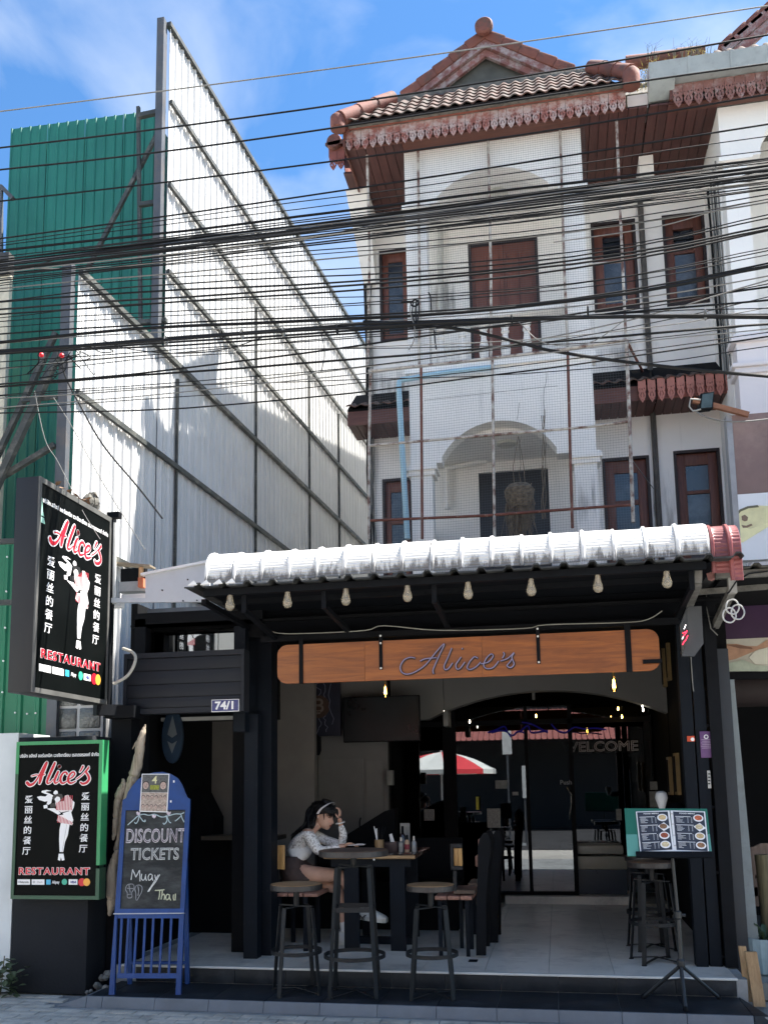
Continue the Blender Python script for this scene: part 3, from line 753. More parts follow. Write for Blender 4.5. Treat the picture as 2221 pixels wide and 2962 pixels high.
# coping, balusters
box('floor_band', WALL, th, BX0-.04, BX1+.05, FY-.035, FY+.24, rz3+.0, rz3+.075)
rt = at(*C5(1290, 345), Y=FY).z
box('coping', WALLD, th, BX0+.252, BX1-.252, FY-.03, FY+.2, rt, rt+.09, bevel=.008)
bt = rz3+.077; bh = rt-bt
bal = MB(); bal.smooth = True
bal.lathe((0,0,0), [(.036,.05*bh),(.036,.14*bh),(.052,.20*bh),(.058,.32*bh),(.050,.45*bh),(.034,.60*bh),(.031,.68*bh),(.046,.71*bh),(.046,.75*bh),(.036,.78*bh),(.046,.82*bh),(.048,.86*bh),(.036,.89*bh)], 14)
bal.box(-.055,.055,-.055,.055,0,.055*bh); bal.box(-.07,.07,-.055,.055,0,.03*bh); bal.box(-.055,.055,-.055,.055,.89*bh,bh-.001)
bme = bal.mesh('baluster', WALL)
for i in range(7):
    x = at(1150+i*62.5+(0 if i < 2 else 0), 1010, Y=FY+.1).x
    if x < BX0+.27 or x > BX1-.27: continue
    link('baluster', bme, th, loc=(x, FY+.1, bt))
# drain pipe, white wall pipe, stain streaks
MB().tube([(1.335, MY-.05, 2.95), (1.335, MY-.05, 8.9)], .035, 8).build('downpipe', mat('dark_wet_pipe', (.07,.065,.06), .6, var=.4, scale=8), th, smooth=True)
MB().tube([at(*C5(715, -200), Y=11.42), at(*C5(718, 330), Y=11.42)], .04, 10).build('wall_pipe', mat('grey_white_pipe', (.5,.5,.47), .6, dirt=(.2,.2,.18), damt=.6), th, smooth=True)
MB().tube([at(*C5(760, 1600), Y=11.42), at(*C5(755, 1340), Y=11.42), at(*C5(1010, 1285), Y=11.42)], .035, 10).build('wall_pipe', WALL, th, smooth=True)
STAIN = mat('black_mould_stain', (.10,.10,.10), .9, var=.5, scale=9)
BLUEPIPE = mat('pale_blue_pvc', (.33,.52,.62), .35, var=.06)
bp = thing('blue_pipe', 'pale blue plastic drain pipe running down the left balcony pillar', 'pipe', at(*C5(470, 1700), Y=10.2))
yb = 10.27
MB().tube(smooth_path([at(*C5(1060, 690), Y=yb), at(*C5(800, 718), Y=yb), at(*C5(500, 766), Y=yb), at(*C5(462, 775), Y=yb), at(*C5(450, 800), Y=yb), at(*C5(452, 870), Y=yb)], 4), .032, 10).build('pipe_run', BLUEPIPE, bp, smooth=True)
MB().tube([at(*C5(452, 868), Y=yb), at(*C5(470, 1200), Y=yb), at(*C5(505, 1790), Y=yb)], .034, 10).build('downpipe', BLUEPIPE, bp, smooth=True)

# mould stains on the render
def stain(par, x0, x1, z0, z1, Y, strength=.8, xplane=None):
    nm_ = 'mould_stain_%d' % int(strength*10)
    if nm_ not in MATS:
        m = bpy.data.materials.new(nm_); m.use_nodes = True; MATS[nm_] = m; n, l = m.node_tree.nodes, m.node_tree.links
        p = n['Principled BSDF']; p.inputs['Base Color'].default_value = (.07,.07,.065,1); p.inputs['Roughness'].default_value = .95; p.inputs['Specular IOR Level'].default_value = .1
        g = n.new('ShaderNodeNewGeometry'); mpn = n.new('ShaderNodeMapping'); mpn.inputs['Scale'].default_value = (9, 9, 1.3); l.new(g.outputs['Position'], mpn.inputs[0])
        t = n.new('ShaderNodeTexNoise'); t.inputs['Scale'].default_value = 1.2; t.inputs['Detail'].default_value = 8; t.inputs['Roughness'].default_value = .68; l.new(mpn.outputs[0], t.inputs['Vector'])
        tc2 = n.new('ShaderNodeTexCoord'); v = n.new('ShaderNodeVectorMath'); v.operation = 'SUBTRACT'; v.inputs[1].default_value = (.5,.5,.5); l.new(tc2.outputs['Generated'], v.inputs[0])
        v2 = n.new('ShaderNodeVectorMath'); v2.operation = 'MULTIPLY'; v2.inputs[1].default_value = (1.7,0 if strength != .7 else 1.7,1.9) ; l.new(v.outputs[0], v2.inputs[0])
        ln = n.new('ShaderNodeVectorMath'); ln.operation = 'LENGTH'; l.new(v2.outputs[0], ln.inputs[0])
        s = n.new('ShaderNodeMath'); s.operation = 'MULTIPLY_ADD'; s.inputs[1].default_value = -.33; l.new(ln.outputs['Value'], s.inputs[0]); l.new(t.outputs['Fac'], s.inputs[2])
        r = n.new('ShaderNodeMapRange'); r.inputs[1].default_value = .27; r.inputs[2].default_value = .52; r.inputs[4].default_value = strength; l.new(s.outputs[0], r.inputs[0]); l.new(r.outputs[0], p.inputs['Alpha'])
    if xplane is None: mb = MB().add([(x0,Y-.002,z0),(x1,Y-.002,z0),(x1,Y-.002,z1),(x0,Y-.002,z1)], [(0,1,2,3)])
    else: mb = MB().add([(xplane,x0,z0),(xplane,x1,z0),(xplane,x1,z1),(xplane,x0,z1)], [(0,1,2,3)])
    mb.build('mould_stain', MATS[nm_], par)
stain(th, BX0+.02, BX0+.24, 6.7, 7.4, FY, .5); stain(th, -1.5, -1.0, 6.9, 8.5, MY, .5); stain(th, -2.25, -1.5, 6.2, 7.1, MY, .5)
stain(th, .75, 1.33, 6.4, 7.3, MY, .4); stain(th, 1.27, 1.35, 6.4, 8.8, MY, .6); stain(th, BX1-.24, BX1, 4.3, 5.0, FY, .4); stain(th, 1.27, 1.345, 3.2, 5.9, MY, .6)
for pts in ([(1330,620),(1326,700),(1310,760),(1306,880),(1318,960),(1300,1080)], [(1110,870),(1100,960),(1090,1010)], [(350,850),(800,800),(1250,750),(1420,735)]):
    MB().tube([at(1100+x*.3617, 850+y*.3617, Y=FY-.001) for x, y in smooth_path(pts, 3)], .0022, 4).build('crack', STAIN, th)
rngb = random.Random(19)
for j in range(8):
    MB().tube([(-2.21+rngb.uniform(-.06,.06), 11.44, z+.0) for z in (9.0, 8.2, 7.4, 6.5, 5.6, 4.7, 3.8)], rngb.uniform(.006,.014), 5).build('wall_cable', CABLE if j % 3 else CABLEG, th)
# ---- timber soffits, boards across
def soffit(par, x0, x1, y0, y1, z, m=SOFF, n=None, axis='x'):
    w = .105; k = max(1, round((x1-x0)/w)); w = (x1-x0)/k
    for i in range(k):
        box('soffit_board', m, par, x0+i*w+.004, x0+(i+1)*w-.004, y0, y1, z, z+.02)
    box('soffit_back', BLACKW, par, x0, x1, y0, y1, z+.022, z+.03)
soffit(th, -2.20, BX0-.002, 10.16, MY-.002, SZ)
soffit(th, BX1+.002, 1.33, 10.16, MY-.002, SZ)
box('soffit_front', BROWNX, th, BX0, BX1, 10.17, FY-.003, SZ-.01, SZ+.03)
box('soffit_beam', BROWNX, th, -2.13, 1.06, 10.13, 10.165, SZ-.012, SZ+.05)
# ---- lace boards
def lace_mesh(w, htop, hl, m, name):
    """one fretwork board: plain top, pierced leaf shaped pendant below"""
    hw = w/2; x = lambda a: a*hw; z = lambda b: -htop-b*hl
    outer = [(x(-.97), 0), (x(.97), 0), (x(.97), z(.0)), (x(.94), z(.18)), (x(.70), z(.30)), (x(.90), z(.42)), (x(.80), z(.62)), (x(.55), z(.70)), (x(.55), z(.78)), (x(.28), z(.86)), (0, z(1)),
             (x(-.28), z(.86)), (x(-.55), z(.78)), (x(-.55), z(.70)), (x(-.80), z(.62)), (x(-.90), z(.42)), (x(-.70), z(.30)), (x(-.94), z(.18)), (x(-.97), z(0))]
    h = []
    def dia(cx, cz, a, b): h.append([(x(cx-a), z(cz)), (x(cx), z(cz+b)), (x(cx+a), z(cz)), (x(cx), z(cz-b))])
    dia(0, .10, .17, .07); dia(-.62, .06, .13, .06); dia(.62, .06, .13, .06)
    for s in (-1, 1):
        h.append([(x(s*.10), z(.26)), (x(s*.52), z(.47)), (x(s*.44), z(.60)), (x(s*.16), z(.62)), (x(s*.30), z(.52)), (x(s*.30), z(.46)), (x(s*.08), z(.34))])
    dia(0, .76, .13, .05)
    cu = poly_curve([outer]+h, .006)
    me = curve_mesh(None, cu, m); me.name = name
    return me
lzt = at(*C2(1000, 668), Y=10.08).z     # top of valance
htop = at(*C2(1000, 668), Y=10.08).z-at(*C2(1000, 715), Y=10.08).z
hl = at(*C2(1000, 715), Y=10.08).z-at(*C2(990, 795), Y=10.08).z
w = .0955
lm = lace_mesh(w, htop, hl, PEEL, 'lace_board')
lx0 = at(*C2(205, 800), Y=10.08).x; lx1 = at(*C3(558, 720), Y=10.08).x
nL = int(round((lx1-lx0)/w)); w2 = (lx1-lx0)/nL
for i in range(nL): link('lace_board', lm, th, loc=(lx0+(i+.5)*w2, 10.08+random.uniform(-.002,.002), lzt+random.uniform(-.003,.003)))
fz = lzt
box('fascia', FASC, th, lx0-.03, lx1+.01, 10.03, 10.055, fz-.02, fz+.055)
box('gutter_board', mat('dark_gutter_board', (.022,.02,.026), .6, var=.3), th, lx0-.08, lx1+.02, 10.0, 10.15, fz+.055, at(*C2(1000, 612), Y=9.99).z-.03)
box('fascia_back', BROWNX, th, lx0, lx1, 10.12, 10.15, SZ, fz+.03)
box('side_fascia', BROWNX, th, lx0-.02, lx0, 10.03, 11.4, SZ-.05, fz)
# side lace on left return and small wing eave
for i in range(12):
    o = link('lace_board', lm, th, loc=(0,0,0)); o.location = Vector((-2.42+.47, 11.12+i*0, 0))-Vector((0,0,0)); bpy.data.objects.remove(o)
lp = lace_mesh(.10, .10, .16, mat('red_lace_paint', (.24,.075,.055), .65, var=.2), 'lace_board')
for i in range(9):
    o = link('lace_board', lp, th); o.rotation_euler = (0, 0, math.pi/2); o.location = Vector((-2.32, 10.62+i*.1, SZ+.30))-th.location
for i in range(2):
    o = link('lace_board', lp, th); o.location = Vector((-2.46+i*.1, 10.55, SZ+.30))-th.location
box('wing_fascia', FASC, th, -2.52, -2.30, 10.56, 10.60, SZ+.24, SZ+.36)
box('wing_fascia', FASC, th, -2.345, -2.325, 10.60, 11.5, SZ+.28, SZ+.42)
MB().lathe((-2.44, 10.5, SZ+.42), [(.09,0),(.10,.02),(.10,.34)], 14, axis='y').build('hip_tile', TILEB, th, smooth=True)
MB().hexa([(-2.55,10.5,SZ+.36),(-2.1,10.5,SZ+.36),(-2.1,11.6,SZ+1.1),(-2.55,11.6,SZ+.9),(-2.55,10.5,SZ+.40),(-2.1,10.5,SZ+.44),(-2.1,11.6,SZ+1.2),(-2.55,11.6,SZ+1.0)]).build('wing_roof', TILE, th)
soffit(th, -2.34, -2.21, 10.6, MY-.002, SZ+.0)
MB().hexa([(-2.262,11.42,8.2),(-2.1,11.42,8.2),(-2.1,11.499,8.2),(-2.262,11.499,8.2),(-2.262-.12,10.9,SZ-.005),(-2.1,10.9,SZ-.005),(-2.1,11.499,SZ-.005),(-2.262-.12,11.499,SZ-.005)]).build('eave_bracket', WALL, th)

# ---- roof: skirt of S tiles, hip tiles, gable
def stile(wd, ln, name, m):
    n = 8; mb = MB(); rows = []
    def prof(t): return .013*math.sin(t*2*math.pi)+.004
    for y in (0, ln):
        rows.append([(wd*(i/n-.5), y, prof(i/n)) for i in range(n+1)])
    mb.sheet(rows); top = len(mb.v)
    mb.sheet([[(p[0], p[1], p[2]-.014) for p in r] for r in rows[::-1]])
    b = top+len(rows[0])
    for i in range(n): mb.f.append((i, b+i, b+i+1, i+1))
    mb.smooth = True
    return mb.mesh(name, m)
tw = .137; tm = stile(tw*1.04, .30, 'roof_tile', TILE)
tx0, tx1 = at(*C2(190, 720), Y=9.94).x+.05, at(*C3(540, 560), Y=9.94).x
tz = at(*C2(1000, 600), Y=9.94).z
n = int(round((tx1-tx0)/tw)); PITCH = math.radians(46)
for r in range(5):
    for i in range(n):
        x = tx0+(i+.5)*(tx1-tx0)/n
        yy = 9.94+r*.21*math.cos(PITCH)
        if (x-tx0) < r*.16 or (tx1-x) < r*.10: continue
        o = link('roof_tile', tm, th, loc=(x, yy, tz+r*.21*math.sin(PITCH)+.018*r*.2))
        o.rotation_euler = (PITCH-.06, random.uniform(-.03,.03), random.uniform(-.02,.02))
zt5 = tz+4*.21*math.sin(PITCH)+.1
MB().hexa([(tx0,9.98,tz-.05),(tx1,9.98,tz-.05),(tx1,11.2,tz-.05),(tx0,11.2,tz-.05),(tx0+.5,10.85,zt5+.16),(tx1-.3,10.85,zt5+.16),(tx1-.3,11.2,zt5+.16),(tx0+.5,11.2,zt5+.16)]).build('roof_deck', MOSSY, th)
def barrel(p, q, r=.085, par=None, m=None, nm='hip_tile', taper=1.12, cap=False):
    """half round ridge tiles end to end from p to q"""
    p, q = Vector(p), Vector(q); L = (q-p).length; k = max(1, round(L/.30)); d = (q-p)/k
    for i in range(k):
        a = p+d*i; b = a+d*1.08
        MB().tube([a, a+d*.06, b], [r*taper, r*taper, r], 12).build(nm, m or TILEB, par, smooth=True)
hc = at(*C2(165, 700), Y=9.94)
barrel(hc+Vector((.02,0,-.03)), at(*C2(480, 590), Y=10.5), .085, th)
MB().lathe((hc.x-.01, hc.y, hc.z-.06), [(.02,.09),(.06,.085),(.092,.05),(.095,-.03),(.09,-.10)], 14).build('hip_end_tile', TILEB, th, smooth=True)
hr = at(*C3(600, 560), Y=9.96)
barrel(hr, at(*C3(300, 520), Y=10.5), .085, th)
MB().lathe((hr.x, hr.y, hr.z-.05), [(.02,.10),(.06,.095),(.095,.05),(.098,-.03),(.095,-.12)], 14).build('hip_end_tile', TILEB, th, smooth=True)
# gable
GY = 10.85
ap = at(*C2(1040, 215), Y=GY); gl_, gr_ = at(*C2(560, 565), Y=GY), at(*C2(1560, 395), Y=GY)
gz = at(*C2(1040, 490), Y=GY).z
dl = (Vector((gl_.x, GY, gz-.05))-ap); drr = (Vector((gr_.x, GY, gz-.05))-ap)
hlf = (gr_.x-gl_.x)/2; sl_ = (ap.z-(gz-.05))/hlf
def gp(x, dz=0): return Vector((ap.x+x, GY, ap.z-abs(x)*sl_+dz))
GWALL = mat('weathered_grey_gable', (.085,.088,.080), .85, var=.3, scale=5)
MB().prism([(-hlf, -hlf*sl_-.1), (hlf, -hlf*sl_-.1), (0, -.05)], (ap.x, GY+.12, ap.z-.12), (1,0,0), (0,0,1), -.04).build('gable_panel', GWALL, th)
for s in (-1, 1):
    for off, th_, yy in ((-.06, .095, GY-.02), (-.16, .095, GY+.03)):
        a = Vector((ap.x, yy, ap.z+off-.0)); b = Vector((ap.x+s*hlf*1.0, yy, ap.z+off-hlf*sl_))
        q = Vector((0,0,th_))
        MB().hexa([a-q, b-q, b-q+Vector((0,.05,0)), a-q+Vector((0,.05,0)), a, b, b+Vector((0,.05,0)), a+Vector((0,.05,0))]).build('barge_board', mat('weathered_barge', (.20,.085,.075), .75, var=.3, scale=6, dirt=(.34,.31,.31), dscale=10, damt=.8, dlo=.44), th)
    a = Vector((ap.x, GY-.04, ap.z-.0)); b = Vector((ap.x+s*hlf, GY-.04, ap.z-hlf*sl_))
    k = 5; d = (b-a)/k
    nrm = Vector((s*sl_, 0, 1)).normalized()
    for i in range(k):
        p0 = a+d*i; p1 = p0+d*1.05
        # angular verge tile: folded plate
        up = nrm*(.10+.012); bk = Vector((0,.34,0))
        mbt = MB().hexa([p0-nrm*.05+Vector((0,0,0)), p1-nrm*.05, p1-nrm*.05+bk, p0-nrm*.05+bk, p0+nrm*.085, p1+nrm*.105, p1+nrm*.105+bk, p0+nrm*.085+bk])
        mbt.build('verge_tile', TILEB, th, bevel=.03)
    # roof slope running back
    a2, b2 = a+Vector((0,.3,.0)), b+Vector((0,.3,0))
    bk = Vector((0,4.5,0))
    MB().hexa([a2-nrm*.05, b2-nrm*.05, b2-nrm*.05+bk, a2-nrm*.05+bk, a2+nrm*.06, b2+nrm*.06, b2+nrm*.06+bk, a2+nrm*.06+bk]).build('roof_slope', TILE, th)
MB().lathe((ap.x, GY-.12, ap.z+.06), [(.095,-.02),(.115,0),(.115,.05),(.09,.06),(.09,.5)], 22, axis='y').build('ridge_end_disc', TILEB, th, smooth=True)
box('gable_base', MOSSY, th, gl_.x-.1, gr_.x+.25, GY-.20, GY-.06, gz-.30, gz-.17, bevel=.01)

# ---- first floor eaves (between balconies)
def low_eave(par, x0, x1, y0, laced, boards=True):
    z = LZ; h = .17
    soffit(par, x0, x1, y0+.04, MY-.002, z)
    box('fascia', FASC if laced else BROWNX, par, x0, x1, y0, y0+.03, z-.01, z+h)
    n = max(2, int(round((x1-x0)/.145))); t2 = stile((x1-x0)/n*1.03, .30, 'roof_tile', TILE)
    for i in range(n):
        for r in range(3):
            o = link('roof_tile', t2, par, loc=(x0+(i+.5)*(x1-x0)/n, y0-.07+r*.19, z+h+.05+r*.09)); o.rotation_euler = (.44, random.uniform(-.04,.04), 0)
    MB().hexa([(x0,y0,z+h),(x1,y0,z+h),(x1,MY-.002,z+h),(x0,MY-.002,z+h),(x0,y0,z+h+.03),(x1,y0,z+h+.03),(x1,MY-.002,z+h+.45),(x0,MY-.002,z+h+.45)]).build('roof_deck', BLACKW, par)
low_eave(th, BX1+.03, 1.33, 10.95, False)
low_eave(nb, 1.34, 2.30, 10.95, True)
low_eave(th, -2.40, BX0-.01, 10.95, False)
lm3 = lace_mesh(.092, .10, .19, PINK, 'lace_board')
zz = at(*C6(960, 770), Y=10.90).z
xa, xb = at(*C6(650, 900), Y=10.90).x, at(*C6(1405, 850), Y=10.90).x
kk = 10
for i in range(kk): link('lace_board', lm3, nb, loc=(xa+(i+.5)*(xb-xa)/kk, 10.90, zz))

# ---- neighbour
NX0 = at(2090, 520, Y=FY).x
wall_with_holes(nb, 1.362, NX0+.4, 2.9, 10.2, MY, .15, [(1.59,2.10,7.46,8.69), (1.55,2.09,4.0,5.575)], WALL)
window(nb, 1.59, 2.10, 7.46, 8.69, MY, rows=((.13,.36),(.42,.93)), lv=True)
window(nb, 1.55, 2.09, 4.0, 5.575, MY, rows=((.10,.31),(.34,.60),(.65,.93)))
wall_with_holes(nb, NX0+.4, 6, 2.9, 10.2, MY, .15, [(NX0+.75, NX0+2, 6.6, 8.3)], WALL)
box('door', DRW, nb, NX0+.75, NX0+2, MY+.03, MY+.1, 6.6, 8.3)
nz_ = at(*C3(1320, 1260), Y=FY).z
arch_wall(nb, NX0, NX0+2.1, nz_+.13, SZ, at(*C3(1600, 1150), Y=FY).x, NX0+2.1-.5, .5, FY, .22, WALL, 'upper_spandrel')
box('spandrel_side', WALL, nb, NX0, NX0+.22, FY+.222, MY-.002, 2.9, SZ)
rz4 = at(*C6(1400, 490), Y=FY).z
box('pillar', WALL, nb, NX0+.02, NX0+.27, FY, FY+.22, rz4, nz_+.01)
box('capital', WALL, nb, NX0-.03, NX0+.33, FY-.04, FY+.25, nz_+.01, nz_+.06)
box('pillar', WALL, nb, NX0+1.9, NX0+2.1, FY, FY+.22, rz4, nz_+.06)
box('parapet', WALLP, nb, NX0+.01, NX0+2.2, FY-.02, FY+.22, 3.0, rz4-.05)
box('moulding', WALLP, nb, NX0-.05, NX0+2.2, FY-.07, FY+.24, rz4-.05, rz4+.01, bevel=.01)
box('moulding', WALLP, nb, NX0-.02, NX0+2.2, FY-.045, FY+.24, rz4+.01, rz4+.05, bevel=.008)
mz = at(*C6(1400, 700), Y=FY).z
box('moulding', WALLP, nb, NX0-.06, NX0+2.2, FY-.08, FY+.24, mz-.03, mz+.02, bevel=.01)
box('moulding', WALLP, nb, NX0-.03, NX0+2.2, FY-.05, FY+.24, mz-.10, mz-.03, bevel=.01)
soffit(nb, 1.34, NX0-.002, 10.16, MY-.002, SZ)
box('white_chimney_breast', WALL, nb, at(*C3(645, 1200), Y=11.2).x, at(*C3(753, 1200), Y=11.2).x, 11.0, MY-.003, at(*C3(700, 1320), Y=11.2).z-.2, SZ-.02)
ZINC = mat('zinc_gutter', (.33,.36,.36), .45, metal=.0, var=.12, scale=4, dirt=(.2,.21,.2), dscale=5, damt=.5)
gy = 10.0
ga, gb_ = at(*C3(735, 500), Y=gy), at(*C3(1900, 310), Y=gy)
gl2 = at(*C3(720, 620), Y=gy).z
gut = MB().hexa([(ga.x,gy,gl2),(gb_.x,gy,gl2),(gb_.x,gy+.2,gl2),(ga.x,gy+.2,gl2),(ga.x,gy-.04,ga.z),(gb_.x,gy-.04,ga.z),(gb_.x,gy+.2,ga.z),(ga.x,gy+.2,ga.z)])
gut.build('gutter', ZINC, nb)
for i in range(5):
    x = ga.x+.42+i*.45
    MB().hexa([(x,gy-.006,gl2-.003),(x+.03,gy-.006,gl2-.003),(x+.03,gy,gl2-.003),(x,gy,gl2-.003),(x,gy-.048,ga.z+.004),(x+.03,gy-.048,ga.z+.004),(x+.03,gy-.04,ga.z+.004),(x,gy-.04,ga.z+.004)]).build('gutter_seam', ZINC, nb)
MB().hexa([(ga.x,gy+.2,gl2-.12),(ga.x+.28,gy+.2,gl2-.12),(ga.x+.28,gy+.34,gl2-.12),(ga.x,gy+.34,gl2-.12),(ga.x,gy+.01,gl2-.003),(ga.x+.28,gy+.01,gl2-.003),(ga.x+.28,gy+.3,gl2-.003),(ga.x,gy+.3,gl2-.003)]).build('gutter_outlet', ZINC, nb)
box('gutter_box', WALL, nb, at(*C3(570, 800), Y=10.3).x, ga.x, 10.25, 10.5, at(*C3(600, 870), Y=10.3).z, at(*C3(600, 760), Y=10.3).z)
x2 = at(*C3(920, 700), Y=10.12).x
vz = at(*C3(1300, 600), Y=10.12).z
lm4 = lace_mesh(.112, .09, .20, mat('dusty_red_lace', (.19,.085,.07), .7, var=.2, dirt=(.33,.27,.26), dscale=9, damt=.7, dlo=.5), 'lace_board')
for i in range(14): link('lace_board', lm4, nb, loc=(x2+(i+.5)*.112, 10.12, vz))
box('soffit_beam', BROWNX, nb, x2-.05, 5, 10.18, 10.3, SZ-.02, SZ+.05)
box('fascia', BROWNX, nb, 1.10, x2, 10.55, 10.60, SZ+.02, SZ+.35)
for i in range(5): link('lace_board', lp, nb, loc=(1.20+i*.1, 10.53, SZ+.27))
box('fascia', BROWNX, nb, x2-.03, x2, 10.12, 10.6, SZ+.02, vz+.1)
soffit(nb, 1.34, 1.36, 10.16, 10.2, SZ)
# neighbour roof
for j in range(9):
    yq = rngb.uniform(10.55, 11.2); MB().tube([(NX0-.014, yq+rngb.uniform(-.03,.03), z) for z in (8.75, 8.3, 7.9, 7.3, 6.8, 6.35, 6.2)], rngb.uniform(.006,.013), 5).build('wall_cable', CABLE if j % 2 else CABLEG, nb)
stain(nb, FY+.24, MY-.05, 6.2, 8.8, 0, .7, xplane=NX0-.003); stain(nb, FY+.2, MY, 6.3, 8.6, 0, .7, xplane=NX0-.003) if False else None
stain(nb, 1.38, 1.55, 3.6, 5.6, MY, .4)
for r in range(3):
    for i in range(16):
        x = ga.x+.9+i*tw
        o = link('roof_tile', tm, nb, loc=(x, gy+.08+r*.15, ga.z-.0+r*.15)); o.rotation_euler = (PITCH, random.uniform(-.04,.04), 0)
barrel(at(*C3(560, 490), Y=10.7), at(*C3(1150, 405), Y=10.7), .08, nb, m=TILEB, nm='ridge_tile')
MB().hexa([(ga.x-.5,10.3,ga.z-.1),(6,10.3,ga.z-.1),(6,12,ga.z-.1),(ga.x-.5,12,ga.z-.1),(ga.x-.3,10.8,ga.z+.42),(6,10.8,ga.z+.42),(6,12,ga.z+.42),(ga.x-.3,12,ga.z+.42)]).build('roof_deck', MOSSY, nb)
pa, pb2 = at(*C3(1270, 335), Y=GY), at(*C3(1659, 0), Y=GY)
for i in range(6):
    a = pa+(pb2-pa)*(i*.27); b = pa+(pb2-pa)*(i*.27+.285)
    nrm = Vector((-(pb2-pa).z, 0, (pb2-pa).x)).normalized(); bk = Vector((0,.34,0))
    MB().hexa([a-nrm*.13, b-nrm*.13, b-nrm*.13+bk, a-nrm*.13+bk, a, b+nrm*.015, b+nrm*.015+bk, a+bk]).build('verge_tile', TILEB, nb, bevel=.03)
d = (pb2-pa)
for off in (.17, .30):
    nrm = Vector((d.z, 0, -d.x)).normalized()
    a = pa+nrm*off+d*.0; b = a+d*1.7
    MB().hexa([a, b, b+Vector((0,.05,0)), a+Vector((0,.05,0)), a-nrm*.11, b-nrm*.11, b-nrm*.11+Vector((0,.05,0)), a-nrm*.11+Vector((0,.05,0))]).build('barge_board', MATS['weathered_barge'], nb)
# dry moss and grass on the gutter
rng = random.Random(5); gm = MB()
for i in range(420):
    t = rng.random()**1.5
    c = at(*C3(650+t*560, 560-t*120), Y=10.25)+Vector((rng.uniform(-.06,.06), rng.uniform(-.1,.2), rng.uniform(-.22,.02) if t < .12 else rng.uniform(-.06,.06)))
    d2 = Vector((rng.uniform(-1,1), rng.uniform(-1,1), rng.uniform(-.2,1.2))).normalized()*rng.uniform(.03,.09)
    s2 = d2.cross(Vector((0,1,.1))).normalized()*.004
    gm.add([c-s2, c+s2, c+d2], [(0,1,2)])
o = gm.build('dry_moss', mat('dry_yellow_moss', (.28,.22,.06), .9, var=.5, scale=30), kind='stuff'); o['label'] = 'dry yellow moss and weeds between the two roofs'
rng = random.Random(9); gm = MB()
for cx_, n_ in ((740, 4), (790, 4), (1010, 5), (1060, 6), (1110, 7), (1190, 6), (930, 3)):
    for i in range(n_):
        c = at(*C3(cx_+rng.uniform(-25,25), 400), Y=10.5)
        h2 = rng.uniform(.06,.2)
        gm.tube([c-Vector((0,0,.1)), c+Vector((rng.uniform(-.03,.05),0,h2*.6)), c+Vector((rng.uniform(-.02,.12),0,h2))], [.003,.002,.0012], 4)
o = gm.build('weeds', mat('weed_stalk', (.12,.13,.09), .9), kind='stuff'); o['label'] = 'thin weed stalks growing on the tiled ridge'
# ================================================================== RESTAURANT SHELL
def R3(x, y): return (300+x*.5425, 1550+y*.5425)
def R4(x, y): return (1100+x*.5425, 1500+y*.5425)
def R5(x, y): return (1750+x*.3618, 1500+y*.3618)
def R6(x, y): return (700+x*.4521, 2200+y*.4521)
def R7(x, y): return (1400+x*.4949, 2200+y*.4949)
Z1, Z2 = .066, .192
NAVYB = mat('blue_black_steel', (.005,.008,.013), .6, spec=.15, var=.2, scale=6, dirt=(.07,.07,.07), dscale=20, damt=.4, dlo=.62)
rs = thing('restaurant_front', 'black steel shop front of the restaurant with open bay and slate blue posts', 'shop front', (-.8, 7.7, .19))
box('post', NAVYB, rs, -2.655, -2.535, 7.80, 7.95, Z2, 2.95); box('post', NAVYB, rs, -2.53, -2.405, 7.77, 7.95, Z2, 2.95)
box('post', BLACKM, rs, -2.80, -2.66, 7.9, 8.1, Z2, 2.95)
box('post', NAVYB, rs, .972, 1.06, 7.68, 7.8, Z2, 3.0); box('post', NAVYB, rs, 1.075, 1.16, 7.70, 7.8, Z2, 3.0)
box('post', BLACKM, rs, 1.18, 1.27, 7.66, 7.8, Z2, 3.0)
box('beam', BLACKM, rs, -2.66, 1.27, 7.6, 7.7, 2.86, 2.98); box('beam', BLACKM, rs, -2.4, .97, 7.45, 7.5, 2.79, 2.84)
box('ceiling', BLACKW, rs, -3.6, 1.3, 7.5, 11.3, 2.98, 3.0)
box('wall', BLACKW, rs, 1.18, 1.3, 7.8, 12.6, Z2, 2.97)                      # right side wall
box('wall', BLACKW, rs, -3.62, -3.56, 7.55, 12.6, Z2, 3.2)                   # left side wall
box('wall', BLACKW, rs, -3.7, 1.3, 12.6, 12.7, Z2, 3.0)
box('ceiling', BLACKW, rs, -3.6, 1.3, 11.3, 12.6, 2.9, 2.92)
GRW = GREYW
xr = D(838, 1700, Y=10.2).x
wd = box('wall', GRW, rs, -3.5, xr, 10.2, 10.3, Z2, 2.95)
# door and panels let into the grey wall
for (a, b) in (((672, 1642), (788, 1850)), ((790, 1645), (832, 1850))):
    p, q = D(*a, Y=10.2), D(*b, Y=10.2)
    box('door_panel', mat('grey_door_panel', (.165,.167,.165), .7, var=.08), rs, p.x+.006, q.x-.006, 10.185, 10.199, Z2+.02, p.z)
MB().tube([D(779, 1768, Y=10.17), D(777, 1775, Y=10.13), D(777, 1790, Y=10.13), D(779, 1797, Y=10.17)], .008, 6).build('door_handle', BLACKM, rs)
p, q = D(750, 1805, Y=10.18), D(783, 1814, Y=10.18); box('letter_slot', BLACKW, rs, p.x, q.x, 10.17, 10.183, q.z, p.z)
